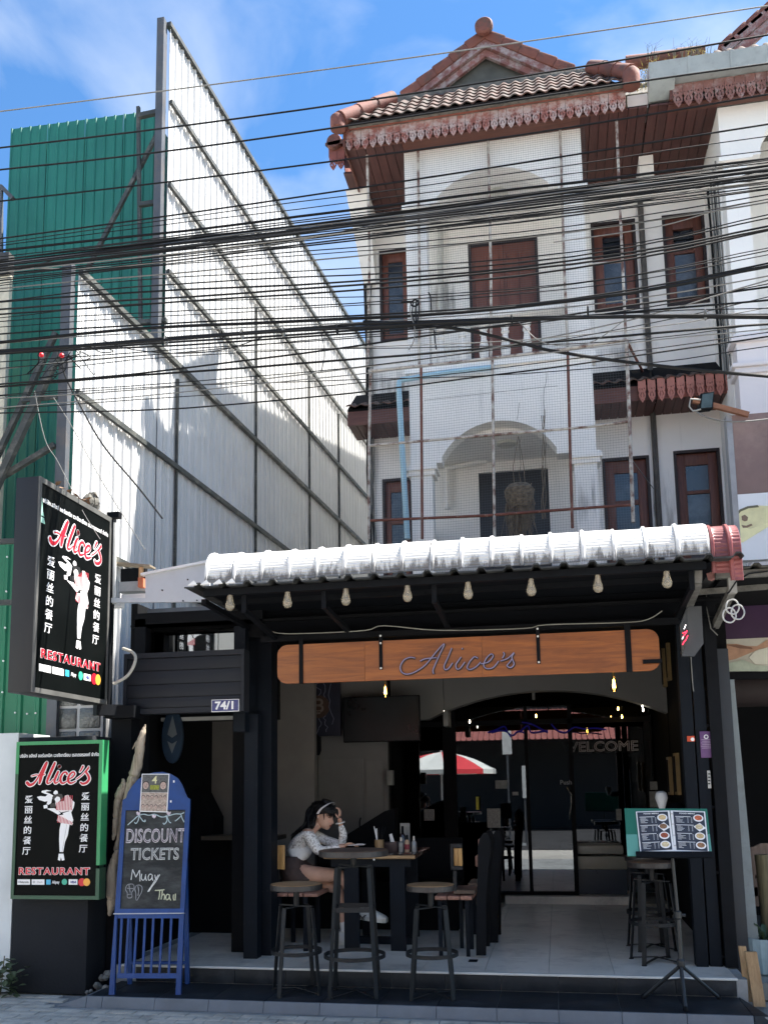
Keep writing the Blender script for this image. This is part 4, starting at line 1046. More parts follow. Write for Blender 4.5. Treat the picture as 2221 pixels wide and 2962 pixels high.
# tall glass fronted fridge at left
p, q = D(640, 1615, Y=9.9), D(675, 1850, Y=9.9)
fg = thing('drinks_fridge', 'tall grey upright fridge with long handle standing behind the seated woman', 'fridge', (p.x, 9.9, Z2))
box('body', mat('fridge_grey', (.10,.11,.115), .5, var=.1), fg, p.x, q.x, 9.9, 10.18, Z2, p.z, bevel=.01)
box('door', mat('fridge_dark_glass', (.03,.035,.04), .15, var=.2), fg, p.x+.05, q.x-.03, 9.885, 9.9, Z2+.1, p.z-.1)
MB().tube([D(664, 1745, Y=9.85), D(668, 1765, Y=9.85), D(664, 1800, Y=9.85)], .01, 6).build('door_handle', mat('dull_chrome', (.35,.35,.35), .3, metal=.6), fg)
# arcade wall with arch
ax0, ax1 = D(925, 1600, Y=10.35).x, D(1445, 1600, Y=10.35).x
az = D(1180, 1492, Y=10.35).z
arch_wall(rs, D(845,1600,Y=10.35).x, 1.175, az-.28, 2.975, ax0, ax1, .28, 10.35, .2, GREYW, 'arcade_wall', cut=.0)
box('pillar', BLACKW, rs, ax1, 1.175, 10.352, 10.55, Z2, az-.282)
gxl = D(846,1700,Y=11.44).x
box('side_wall', BLACKW, rs, gxl-.1, gxl-.004, 10.3, 12.6, Z2, 2.9)
# glass partition
GLS = glassy('dark_shop_glass', (.26,.30,.31), .01, .15)
gp_ = thing('glass_partition', 'dark reflecting glass partition and doors at the back of the dining bay', 'glass partition', (-.2, 11.42, .28))
gx0, gx1 = gxl, .16
box('frame', BLACKM, gp_, D(959,1700,Y=11.40).x, D(986,1700,Y=11.40).x, 11.38, 11.43, .28, 2.5)
box('pane', GLS, gp_, gx0, -.36, 11.44, 11.45, .28, 2.5); box('pane', GLS, gp_, -.35, gx1-.02, 11.46, 11.47, .28, 2.5)
box('frame', BLACKM, gp_, -.375, -.335, 11.42, 11.46, .28, 2.5); box('frame', BLACKM, gp_, gx1-.02, gx1+.03, 11.42, 11.48, .28, 2.5)
box('frame', BLACKM, gp_, gx0, 1.1, 11.42, 11.47, 2.28, 2.34); box('frame', BLACKM, gp_, gx0, gx1, 11.425, 11.465, .28, .32)
box('pane', GLS, gp_, gx1+.03, 1.15, 11.95, 11.96, .28, 2.5)
MB().tube([at(*R7(485, 160), Y=11.38), at(*R7(510, 200), Y=11.34), at(*R7(512, 260), Y=11.34), at(*R7(500, 345), Y=11.38)], .012, 8).build('door_handle', mat('chrome', (.6,.6,.6), .15, metal=.9), gp_, smooth=True)
text('Push', .075, mat('dim_white_print', (.35,.36,.38), .5, var=0), at(*R7(478, 130), Y=11.412), parent=gp_, ext=.0005)
# stickers on the glass
GRYST = mat('grey_sticker', (.22,.24,.24), .5, var=.3, scale=20); 
for a, b in (((65,118),(135,165)), ((165,185),(200,205))):
    p, q = at(*R7(*a), Y=11.41), at(*R7(*b), Y=11.41); box('sticker', GRYST, gp_, p.x, q.x, 11.41, 11.415, q.z, p.z)
for (a, b, m) in (((968,125),(1025,172),'s1'), ((965,182),(1020,275),'s2'), ((770,285),(805,350),'s3')):
    p, q = at(*R7(*a), Y=11.9), at(*R7(*b), Y=11.9); box('sticker', GRYST, gp_, p.x, q.x, 11.9, 11.905, q.z, p.z)
# low freezer with blue base behind the right hand opening
fz_ = thing('chest_freezer', 'low freezer with pale lid and dark blue base on the back threshold', 'freezer', (.45, 11.6, .28))
p, q = at(*R7(465, 640), Y=11.5), at(*R7(838, 765), Y=11.5)
box('base', mat('dark_blue_enamel', (.018,.035,.06), .3, var=.1), fz_, p.x, q.x, 11.5, 11.92, .285, p.z)
p2 = at(*R7(465, 562), Y=11.5); box('body', mat('cream_enamel', (.30,.30,.26), .4, var=.08), fz_, p.x-.01, q.x+.01, 11.49, 11.92, p.z+.003, p2.z, bevel=.01)
p3 = at(*R7(465, 497), Y=11.5); box('lid', mat('pale_lid', (.36,.37,.34), .4, var=.1), fz_, p.x-.02, q.x-.02, 11.52, 11.92, p2.z+.02, p3.z, bevel=.02)
p, q = at(*R7(472, 730), Y=11.49), at(*R7(555, 757), Y=11.49); box('sticker', mat('white_sticker', (.5,.5,.5), .5, var=.3, scale=60), fz_, p.x, q.x, 11.487, 11.5, q.z, p.z)
box('floor_slab', FLT, rs, gx1, .80, 11.42, 11.93, Z2-.002, .28)
box('yellow_tag', mat('yellow_tag', (.55,.50,.04), .5), gp_, D(1027,1700,Y=11.3).x, D(1033,1700,Y=11.3).x, 11.3, 11.31, D(1030,1750,Y=11.3).z, D(1030,1722,Y=11.3).z)
# television, posters
tv = thing('television', 'black flat television hung on the grey wall above the seated woman', 'television', D(825, 1555, Y=9.9))
p, q = D(741, 1507, Y=9.9), D(908, 1601, Y=9.9)
box('casing', BLACKM, tv, p.x, q.x, 9.9, 9.95, q.z, p.z, bevel=.006)
box('screen', mat('tv_screen', (.006,.010,.012), .3, var=.5, scale=2, spec=.25), tv, p.x+.012, q.x-.012, 9.893, 9.9, q.z+.012, p.z-.012)
box('mount', BLACKM, tv, (p.x+q.x)/2-.1, (p.x+q.x)/2+.1, 9.95, 10.2, q.z+.2, p.z-.1)
po = thing('coin_poster', 'dark navy poster with a round orange coin symbol and lightning, left of the television', 'poster', D(687, 1535, Y=9.95))
p, q = D(641, 1478, Y=9.95), D(736, 1590, Y=9.95)
box('board', mat('navy_poster', (.006,.009,.022), .5, var=.4, scale=5), po, p.x, q.x, 9.95, 9.98, q.z, p.z)
cc = D(688, 1527, Y=9.94)
MB().lathe((cc.x, 9.946, cc.z), [(.125,-.002),(.125,.004)], 28, axis='y').build('coin', mat('coin_brown', (.045,.022,.014), .5, var=.2), po)
text('₿', .20, mat('coin_symbol', (.16,.13,.11), .5, var=0), (cc.x, 9.94, cc.z), parent=po, ext=.001, bold=.004)
lt = MB(); rng = random.Random(2)
for sx_, tz0, tz1 in ((.0, .12, .34), (.07, .10, .33), (.0, -.13, -.30), (.08, -.1, -.28), (.14, .25, -.2)):
    z = tz0; x = sx_; pts = [(cc.x+x, 9.944, cc.z+z)]
    for k_ in range(7):
        z += (tz1-tz0)/7; x = sx_+rng.uniform(-.03,.03); pts.append((cc.x+x, 9.944, cc.z+z))
    lt.tube(pts, .004, 4, flat=((0,1,0), .3))
lt.build('lightning', mat('lightning_print', (.13,.14,.2), .5, var=0), po)
sp = thing('wall_speaker', 'small curved black speaker on the grey wall under the coin poster', 'speaker', D(690, 1610, Y=9.95))
sp_ = D(678, 1608, Y=9.95); MB().lathe((sp_.x-.03, 10.0, sp_.z-.12), [(.08,0),(.10,.05),(.10,.2),(.08,.24)], 14).build('casing', BLACKM, sp, smooth=True)
# switch boxes on the pillar edge
for (a, b, lb) in (((836,1665),(850,1697),'grey switch box on the edge of the grey wall, at umbrella height'), ((958,1537),(970,1570),'small grey junction box with a lit dot high on the back pillar')):
    p, q = D(*a, Y=10.15), D(*b, Y=10.15); o = box('switch_box', mat('switch_grey', (.16,.165,.155), .5, var=.2), None, p.x, q.x, 10.1, 10.2 if a[0] < 900 else 10.35, q.z, p.z, bevel=.004); tag(o, lb, 'switch box')
# lamps: lit filament bulbs inside
GLW_ = glassy('clear_bulb_glass', (.9,.85,.7), .02, .10, (1,1,1)); FIL = mat('lit_filament', (1.,.55,.12), .5, var=0, emit=9); FILB = mat('lit_white', (1.,.9,.7), .5, var=0, emit=4)
BRASS = mat('brass_cap', (.25,.18,.08), .35, metal=.8, var=.2)
def bulb(name, pos, lit, label, group, size=1., drop=.05):
    t = thing(name, label, 'light bulb', pos, group); x, y, z = pos; s = size
    MB().lathe(pos, [(.013*s,-.001),(.013*s,.03*s),(.006*s,.034*s),(.006*s,.034*s+drop)], 10).build('cap', BRASS if lit else BLACKM, t, smooth=True)
    MB().lathe(pos, [(.012*s,0),(.016*s,-.02*s),(.022*s,-.055*s),(.031*s,-.09*s),(.030*s,-.105*s),(.020*s,-.122*s),(.004*s,-.128*s)], 16).build('glass_envelope', GLW_ if lit else AMB, t, smooth=True)
    m = MB()
    if lit:
        for q in range(6):
            a = q*math.pi/3; m.tube([(x+.005*s*math.cos(a), y+.005*s*math.sin(a), z-.02*s), (x+.012*s*math.cos(a), y+.012*s*math.sin(a), z-.095*s)], .0016*s, 4)
        m.build('filament', FIL, t)
    else:
        m.lathe(pos, [(.004*s,-.0),(.006*s,-.05*s),(.003*s,-.07*s)], 6).build('stem', mat('bulb_stem', (.5,.45,.35), .3), t)
    return t
AMB = bpy.data.materials.new('amber_bulb_glass'); AMB.use_nodes = True
pp = AMB.node_tree.nodes['Principled BSDF']; pp.inputs['Base Color'].default_value = (.75,.66,.5,1); pp.inputs['Roughness'].default_value = .06
pp.inputs['Transmission Weight'].default_value = .75; pp.inputs['IOR'].default_value = 1.3; pp.inputs['Coat Weight'].default_value = .6
bulb('lit_bulb', tuple(D(832, 1480, Y=8.6)), True, 'glowing clear bulb hanging just below the left part of the wooden sign', 'lit bulbs under the wooden sign', .9, .12)
bulb('lit_bulb', tuple(at(*R4(1243, 845), Y=8.2)), True, 'glowing clear bulb hanging below the right end of the wooden sign', 'lit bulbs under the wooden sign', 1.0, .12)
sm = [(830,252,11),(1322,208,11.2),(1345,256,11.2),(432,286,10.9),(278,231,10.2),(1468,188,10.5),(1472,215,10.5)]
for i, (x, y, Y) in enumerate(sm):
    px, py = 1150+x*.4822, 1950+y*.4822; pz_ = at(px, py, Y=Y)
    o = MB().lathe(pz_, [(.003,.02),(.007,.012),(.008,-.012),(.003,-.02)], 8).build('hanging_bulb', FIL if i < 3 else FILB, None, smooth=True)
    tag(o, 'tiny lit bulb hanging in the dark back of the restaurant', 'light bulb', 'tiny lit bulbs at the back')
    MB().tube([pz_+Vector((0,0,.03)), (pz_.x, pz_.y, 2.9)], .002, 4).build('cord', BLACKM, o)
for x in (439, 814):
    p = at(1150+x*.4822, 1950+118*.4822, Y=10.9); o = MB().lathe(p, [(.018,.07),(.018,-.07)], 10).build('pendant_tube', mat('grey_tube', (.25,.27,.26), .3), None); MB().tube([p, (p.x, p.y, 2.9)], .003, 4).build('cord', BLACKM, o)
    tag(o, ('left' if x < 500 else 'right')+' one of two short grey tube pendants before the back arch', 'pendant light', 'grey tube pendants')
# neon writing behind
WEL = mat('unlit_neon_outline', (.55,.56,.6), .4, var=0)
wn_ = thing('welcome_neon', 'unlit outlined WELCOME neon lettering on the back glass', 'neon sign', at(1150+1212*.4822, 1950+438*.4822, Y=11.6))
text('WELCOME', .165, WEL, at(1150+1212*.4822, 1950+438*.4822, Y=11.6), parent=wn_, outline=.004, sx=1.12)
bn = MB(); BN = mat('dim_blue_neon', (.010,.008,.20), .4, var=0, emit=.03)
for st_ in ([(540,352),(590,335),(640,315),(660,352),(690,368),(720,345),(760,352)], [(745,290),(800,300),(860,330),(900,350)], [(730,350),(780,310),(800,350),(860,345),(900,340)], [(920,300),(960,340),(1010,350),(1060,320),(1120,330),(1180,325),(1250,335)], [(560,352),(610,340),(650,345),(680,380)]):
    bn.tube([at(1150+x*.4822, 1950+y*.4822, Y=11.38) for x, y in smooth_path(st_, 4)], .009, 6)
o = bn.build('blue_neon_script', BN, None, smooth=True); tag(o, 'dim blue script neon across the top of the back glass', 'neon sign')
# pictures on right inner wall: pale framed strips
for i, (x0_, y0_, x1_, y1_) in enumerate(((440,890,490,1345),(500,890,515,1300),(505,1910,540,2212),(560,1880,600,2212))):
    lb = ('tall dark frame with gold edge on the right inner wall, under the sign end', 'narrow gold strip beside the tall dark frame on the right inner wall', 'gilt edged picture frame on the right inner wall, left one', 'gilt edged picture frame on the right inner wall, right one')[i]
    pa_, pb_ = at(*R5(x0_, y0_), X=1.165), at(*R5(x1_, y1_), X=1.165)
    pa_ = onplane(*R5(x0_, y0_), (1.165,0,0), (1,0,0)); pb_ = onplane(*R5(x1_, y1_), (1.165,0,0), (1,0,0))
    t = thing('picture_frame', lb, 'picture frame', (1.165, pb_.y, pb_.z))
    ya_, yb_ = sorted((pa_.y, pb_.y)); yb_ = min(yb_, ya_+.5)
    box('frame', mat('dull_gold', (.22,.15,.06), .45, var=.3), t, 1.14, 1.178, ya_, yb_, max(.3, pb_.z), pa_.z)
    box('picture', BLACKM, t, 1.134, 1.14, ya_+.03, yb_-.03, max(.3, pb_.z)+.03, pa_.z-.03)

# ---- wooden sign board with neon script
SW = wood('orange_sign_wood', (.15,.038,.005), (.33,.10,.014), .4, axis=0, scale=3, coat=.25)
ws = thing('wooden_sign', 'long orange wooden board with thin neon Alice script hung under the canopy', 'sign', (-.7, 7.4, 2.57))
X0, X1, Zb, Zt = -2.235, .805, 2.425, 2.748; rad = .085
def rrect(x0, x1, z0, z1, r, rights=(1,1), n=6):
    pts = []
    for cx_, cz_, a0, on in ((x1-r, z1-r, 0, rights[1]), (x0+r, z1-r, 90, rights[0]), (x0+r, z0+r, 180, rights[0]), (x1-r, z0+r, 270, rights[1])):
        if not on: pts.append((x1 if a0 in (0, 270) else x0, z1 if a0 in (0, 90) else z0)); continue
        for k in range(n+1): a = math.radians(a0+90*k/n); pts.append((cx_+r*math.cos(a), cz_+r*math.sin(a)))
    return pts
for a, b, rg_ in ((X0, -1.50, (1,0)), (-1.498, -.55, (0,0)), (-.548, X1, (0,1))):
    pl = rrect(a, b, Zb, Zt, rad, rg_); MB().prism([(x, z) for x, z in pl], (0, 7.385, 0), (1,0,0), (0,0,1), -.035).build('board', SW, ws)
def strap(px, full, w=.028):
    x = at(*R4(px, 700), Y=7.38).x; z0 = Zb-.004 if full else at(*R4(840, 775), Y=7.38).z
    box('strap', BLACKM, ws, x-w/2, x+w/2, 7.376, 7.384, z0, Zt+.05)
    if not full:
        for zz_ in (z0+.012, Zt-.02, Zt+.04): MB().lathe((x, 7.374, zz_), [(.007,-.004),(.009,.002)], 8, axis='y').build('screw', WHITE, ws)
strap(1322, True, .045); strap(842, False); strap(2, False); strap((1052*.5425-800)/.5425, True, .034)
p, q = at(*R4(1400, 765), Y=7.37), at(*R4(1500, 760), Y=7.37); MB().bar(p, q, .022, .03).build('side_bracket', BLACKM, ws)
NEON = mat('unlit_neon_tube', (.26,.23,.38), .25, var=0, coat=.5)
nm = [[(185,745),(160,740),(125,755),(106,790),(115,820),(145,830),(190,815),(240,780),(290,720),(330,675),(340,672),(325,705),(295,770),(280,810),(284,828)],
      [(212,760),(240,748),(300,742)],
      [(380,690),(362,735),(340,785),(345,805),(362,800),(385,770)],
      [(430,738),(418,755),(402,780),(408,802),(425,798),(450,765)],
      [(520,745),(500,738),(475,765),(462,795),(480,805),(510,790),(535,765)],
      [(535,775),(575,765),(600,735),(590,722),(565,745),(550,780),(565,800),(600,795),(630,760)],
      [(655,712),(660,725),(650,745)], [(436,690),(436,698)],
      [(640,760),(680,745),(712,715),(700,740),(712,775),(695,795),(675,785),(690,765),(700,750)]]
mb = MB(); bk_ = MB()
for s_ in nm:
    mb.tube([at(*R4(x, y), Y=7.364) for x, y in smooth_path(s_, 5)], .0044, 8)
    bk_.tube([at(*R4(x+2, y+3), Y=7.379) for x, y in smooth_path(s_, 4)], .010, 6, flat=((0,1,0), .4))
mb.build('neon_script', NEON, ws, smooth=True); bk_.build('neon_backing', mat('dark_neon_backing', (.03,.015,.012), .5), ws)

# ---- canopy over the bay
cn = thing('white_bullnose_canopy', 'row of dirty white bullnose roof sheets along the canopy edge', 'canopy', (-.7, 6.6, 3.1))
AW = bpy.data.materials.new('dirty_white_roof_sheet'); AW.use_nodes = True; n_, l_ = AW.node_tree.nodes, AW.node_tree.links
pr_ = n_['Principled BSDF']; pr_.inputs['Roughness'].default_value = .55
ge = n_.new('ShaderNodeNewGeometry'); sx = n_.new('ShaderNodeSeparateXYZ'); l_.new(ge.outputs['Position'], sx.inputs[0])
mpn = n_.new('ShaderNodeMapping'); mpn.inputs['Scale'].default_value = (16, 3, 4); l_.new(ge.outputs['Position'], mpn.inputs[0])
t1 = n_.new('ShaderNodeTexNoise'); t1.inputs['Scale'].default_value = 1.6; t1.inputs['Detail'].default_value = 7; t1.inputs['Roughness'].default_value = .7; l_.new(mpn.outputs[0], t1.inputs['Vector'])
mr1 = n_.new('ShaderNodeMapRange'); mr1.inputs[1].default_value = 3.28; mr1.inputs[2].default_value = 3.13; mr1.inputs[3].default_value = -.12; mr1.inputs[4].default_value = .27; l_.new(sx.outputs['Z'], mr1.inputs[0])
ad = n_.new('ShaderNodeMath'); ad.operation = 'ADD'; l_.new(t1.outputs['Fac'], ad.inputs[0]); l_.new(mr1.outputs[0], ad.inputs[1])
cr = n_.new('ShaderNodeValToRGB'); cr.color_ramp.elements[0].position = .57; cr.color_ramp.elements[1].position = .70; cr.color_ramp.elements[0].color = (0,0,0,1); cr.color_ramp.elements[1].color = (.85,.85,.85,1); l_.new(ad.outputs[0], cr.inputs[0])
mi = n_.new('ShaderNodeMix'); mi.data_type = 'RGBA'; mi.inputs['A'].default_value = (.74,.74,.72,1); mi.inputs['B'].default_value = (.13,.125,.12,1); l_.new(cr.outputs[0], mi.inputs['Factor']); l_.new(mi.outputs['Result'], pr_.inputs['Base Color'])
MATS['dirty_white_roof_sheet'] = AW
def bullnose(W, R=.21, ribs=True, drop=.05, zb=3.13, y0=6.62):
    """one curved roof sheet of width W with a raised rib at its left edge and fine cross ridges"""
    prof = []; N = 84
    L1, L2 = drop, math.pi/2*R; tot = L1+L2+.12
    for i in range(N+1):
        s_ = tot*i/N
        if s_ < L1: y, z, a = 0, s_, 0
        elif s_ < L1+L2: a = (s_-L1)/R; y = R*(1-math.cos(a)); z = L1+R*math.sin(a)
        else: a = math.pi/2; y = R+(s_-L1-L2); z = L1+R+(s_-L1-L2)*.10
        rg = .0042*(1 if (i % 4) in (0, 1) else 0)
        prof.append((y, z, a, rg))
    cols = [(0,0,0),(.005,.015,0),(.022,.017,0),(.030,.003,0),(.036,0,1),(W*.5,0,1),(W-.010,0,1),(W-.004,.004,0),(W,.0,0)]
    rows = []
    for y, z, a, rg in prof:
        ny, nz_2 = -math.cos(a), math.sin(a)
        rows.append([(x, y0+y+ny*(h+rg*r_), zb+z+nz_2*(h+rg*r_)) for x, h, r_ in cols])
    return rows
xa, xb = D(452, 1200, Y=6.7).x, D(1529, 1150, Y=6.62).x
NS = 17; w = (xb-xa)/NS
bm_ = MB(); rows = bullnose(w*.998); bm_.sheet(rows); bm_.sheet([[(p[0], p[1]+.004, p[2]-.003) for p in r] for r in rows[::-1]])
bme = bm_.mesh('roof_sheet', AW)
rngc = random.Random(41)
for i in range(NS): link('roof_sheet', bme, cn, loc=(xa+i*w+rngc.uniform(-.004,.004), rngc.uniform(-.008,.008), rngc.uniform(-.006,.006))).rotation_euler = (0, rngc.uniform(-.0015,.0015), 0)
# end cap edge
MB().tube([(xa+w*NS+.002, r[0][1], r[0][2]) for r in rows[::6]], .006, 5).build('end_trim', AW, cn)
rd = thing('red_bullnose_canopy', 'short red glazed bullnose roof sheet at the right end of the white canopy', 'canopy', (1.2, 6.6, 3.1))
REDG = mat('red_glazed_sheet', (.24,.07,.068), .4, var=.3, scale=5, coat=.2, dirt=(.10,.05,.05), dscale=8, damt=.7, dlo=.55)
rows = bullnose(.125, zb=3.00, drop=.16, R=.215, y0=6.63)
for i, x in enumerate((xb+.01,)):
    m_ = MB(); m_.sheet([[(p[0]+x, p[1], p[2]) for p in r] for r in rows]); m_.sheet([[(p[0]+x, p[1]+.004, p[2]-.003) for p in r] for r in rows[::-1]]); m_.build('roof_sheet', REDG, rd, smooth=True)
rows = bullnose(.085, zb=2.94, drop=.21, R=.22, y0=6.61)
m_ = MB(); m_.sheet([[(p[0]+xb+.125, p[1], p[2]) for p in r] for r in rows]); m_.sheet([[(p[0]+xb+.125, p[1]+.004, p[2]-.003) for p in r] for r in rows[::-1]]); m_.build('roof_sheet', REDG, rd, smooth=True)
# dark under-canopy
dc = thing('dark_canopy', 'black underside canopy of trapezoid sheet carrying the row of bulbs', 'canopy', (-.8, 6.6, 3.05))
cx0, cx1, cy0, zc = D(398, 1268, Y=6.5).x, D(1562, 1200, Y=6.5).x, 6.5, 3.085
pts = []; x = cx0
while x < cx1:
    for dx, dz in ((0,0),(.075,0),(.095,.028),(.125,.028),(.145,0)): pts.append((x+dx, dz))
    x += .192
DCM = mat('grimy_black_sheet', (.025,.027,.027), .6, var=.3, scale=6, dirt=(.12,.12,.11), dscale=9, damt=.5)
rows_ = [[(x_, cy0, zc+dz) for x_, dz in pts], [(x_, 7.62, zc+.0+dz) for x_, dz in pts]]
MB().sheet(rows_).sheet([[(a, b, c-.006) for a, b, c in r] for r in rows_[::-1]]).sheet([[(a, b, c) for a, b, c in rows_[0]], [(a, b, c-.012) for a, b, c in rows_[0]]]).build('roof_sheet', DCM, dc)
box('front_beam', BLACKM, dc, cx0+.12, cx1-.1, 6.58, 6.63, zc-.06, zc-.01)
box('cross_beam', BLACKM, dc, cx0+.12, cx1-.1, 7.0, 7.04, zc-.05, zc-.01)
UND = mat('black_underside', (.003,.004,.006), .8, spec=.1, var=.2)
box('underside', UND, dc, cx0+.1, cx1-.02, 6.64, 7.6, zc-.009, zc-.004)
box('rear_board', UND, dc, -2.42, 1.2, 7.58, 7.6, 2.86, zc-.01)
for px_ in (528, 700, 938, 1495):
    p = D(px_, 1275, Y=6.66); x = p.x
    MB().bar((x, 6.66, zc-.02), (x, 6.66, zc-.19), .035).build('bracket', BLACKM, dc)
    MB().bar((x, 6.66, zc-.17), (x+.0, 7.6, zc-.24 if px_ > 600 else zc-.28), .035).build('strut', BLACKM, dc)
MB().bar(D(440, 1300, Y=6.66), D(545, 1362, Y=7.7), .04).build('strut', BLACKM, dc)
# torn white edges of the sheet at left
for i in range(4):
    x = cx0+.03+i*.10
    MB().add([(x, 6.49, zc+.01), (x+.05, 6.49, zc+.045), (x+.075, 6.49, zc+.012), (x, 6.50, zc+.006), (x+.05, 6.50, zc+.041), (x+.075, 6.50, zc+.008)], [(0,1,2),(5,4,3),(0,3,4,1),(1,4,5,2),(2,5,3,0)]).build('torn_edge', WHITE, dc)
# eight unlit bulbs under the edge
bx = [(497,1297),(621,1291),(747,1285),(880,1277),(1011,1271),(1147,1264),(1291,1256),(1440,1246)]
for i, (x, y) in enumerate(bx):
    p = D(x, y-2, Y=6.6)
    bulb('canopy_bulb', (p.x, 6.60, p.z+.055), False, ('leftmost','second from left','third from left','fourth from left','fourth from right','third from right','second from right','rightmost')[i]+' of the eight unlit bulbs hanging along the canopy edge', 'unlit bulbs along the canopy edge', 1.12, .02)
wr = MB(); wr.tube(smooth_path([tuple(D(x, y, Y=7.43)) for x, y in ((560,1352),(600,1368),(680,1368),(790,1362),(830,1352),(950,1362),(1130,1358),(1180,1350),(1350,1345),(1400,1338),(1430,1320))], 4), .004, 5)
o = wr.build('loose_wire', mat('pale_wire', (.30,.30,.26), .6), None); tag(o, 'thin pale wire looping along the beam above the wooden sign', 'wire')

# ---- left bay: entrance with shutter panel 74/1
sh = thing('shutter_panel', 'charcoal boarded panel above the side door carrying the blue number plate', 'panel', (-3.0, 7.3, 2.2))
px0, px1, pz0, pz1 = -3.557, -2.494, 2.205, 2.718
box('backing', CHAR, sh, px0, px1, 7.325, 7.44, pz0, pz1)
ys_ = [pz0+.045, pz0+.135, pz0+.245, pz0+.36, pz1-.045]
for a, b in zip(ys_[:-1], ys_[1:]): box('board', CHAR, sh, px0+.03, px1-.03, 7.312, 7.325, a+.003, b-.003, bevel=.002)
box('frame', CHAR, sh, px0, px1, 7.30, 7.325, pz1-.043, pz1); box('frame', CHAR, sh, px0, px1, 7.30, 7.325, pz0, pz0+.043)
box('frame', CHAR, sh, px0, px0+.028, 7.30, 7.325, pz0+.043, pz1-.043); box('frame', CHAR, sh, px1-.028, px1, 7.30, 7.325, pz0+.043, pz1-.043)
np_ = thing('number_plate', 'navy blue enamel plate with white border reading 74/1', 'number plate', D(487, 1525, Y=7.295))
p, q = D(457.5, 1514, Y=7.295), D(516.5, 1536, Y=7.295); p.z = D(487, 1511.5, Y=7.295).z; q.z = D(487, 1538, Y=7.295).z
box('border', PRINTW, np_, p.x, q.x, 7.290, 7.299, q.z, p.z); box('plate', mat('navy_enamel', (.012,.018,.13), .25, var=.1, coat=.4), np_, p.x+.005, q.x-.005, 7.287, 7.291, q.z+.005, p.z-.005)
text('74/1', (p.z-q.z)*.88, PRINTW, ((p.x+q.x)/2, 7.286, (p.z+q.z)/2-.002), parent=np_, ext=.0008, bold=.003, sx=1.12)
# posts, lintels, transom of the side door
sd = thing('side_door_front', 'black framed side entrance with transom windows left of the open bay', 'shop front', (-3.1, 7.5, Z2))
box('post', BLACKM, sd, -3.56, -3.46, 7.5, 7.62, Z2, 3.05); box('post', NAVYB, sd, -2.66, -2.56, 7.52, 7.62, 2.05, 2.95)
box('post', NAVYB, sd, D(527, 1800, Y=7.62).x, D(556, 1800, Y=7.62).x, 7.62, 7.74, Z2, 2.2)
box('lintel', BLACKM, sd, -3.56, -2.4, 7.5, 7.6, 2.98, 3.10)
box('soffit_panel', mat('pale_strip', (.16,.17,.18), .5, var=.15), sd, D(320,1330,Y=7.7).x, D(535,1320,Y=7.7).x, 7.68, 7.74, D(400,1330,Y=7.7).z, D(400,1313,Y=7.7).z)
TG = glassy('transom_glass', (.15,.16,.17), .03, .22)
for a, b in (((333,1352),(378,1412)), ((383,1352),(402,1412)), ((405,1352),(470,1412)), ((472,1352),(532,1412))):
    p, q = D(*a, Y=7.75), D(*b, Y=7.75); f = MB().box(p.x-.01, q.x+.01, 7.74, 7.78, q.z-.01, q.z).box(p.x-.01, q.x+.01, 7.74, 7.78, p.z, p.z+.015).build('transom_frame', CHAR, sd); box('pane', TG, f, p.x, q.x, 7.755, 7.76, q.z, p.z)
box('back', BLACKW, sd, -3.56, -2.5, 8.3, 8.35, 2.2, 3.2)
box('tube_light', mat('tube_fitting', (.42,.42,.40), .4), sd, D(350,1550,Y=8.0).x, D(527,1545,Y=8.0).x, 7.98, 8.04, D(440,1557,Y=8.0).z, D(440,1549,Y=8.0).z)
box('inner_wall', mat('dim_taupe_wall', (.15,.14,.13), .8, var=.1), sd, D(412,1700,Y=9.4).x, -2.45, 9.4, 9.5, Z2, 2.9)
box('inner_wall', mat('dim_pale_wall', (.38,.38,.37), .8, var=.1), sd, D(395,1600,Y=9.38).x, D(425,1600,Y=9.38).x, 9.35, 9.399, 1.6, 2.6)
# stair/bar silhouette inside
MB().prism([(0,0),(.0,1.38),(.17,1.38),(.32,1.1),(.32,.9),(.75,.9),(.75,0)], (D(395,1700,Y=8.9).x, 8.9, Z2), (1,0,0), (0,0,1), -.3).build('bar_counter', BLACKW, sd)
box('bar_top', mat('dim_wood', (.06,.045,.03), .5), sd, D(455,1780,Y=8.85).x, -2.6, 8.6, 8.9, 1.09, 1.13)
et = thing('crypto_shield', 'hanging dark blue oval board with pale diamond emblem inside the side door', 'sign', D(372, 1595, Y=7.95))
c = D(372, 1592, Y=7.95); el = [(.10*math.cos(a*math.pi/12), .24*math.sin(a*math.pi/12)) for a in range(24)]
MB().prism(el, (c.x, 7.95, c.z), (1,0,0), (0,0,1), -.03).build('board', mat('dark_blue_board', (.010,.03,.06), .5, var=.3), et)
GE = mat('pale_grey_emblem', (.12,.15,.17), .5, var=.1)
MB().prism([(0,.17),(.045,.0),(0,-.03),(-.045,0)], (c.x, 7.947, c.z+.02), (1,0,0), (0,0,1), -.003).build('emblem', GE, et); MB().prism([(-.045,-.04),(0,-.065),(.045,-.04),(0,-.15)], (c.x, 7.947, c.z+.0), (1,0,0), (0,0,1), -.003).build('emblem', GE, et)
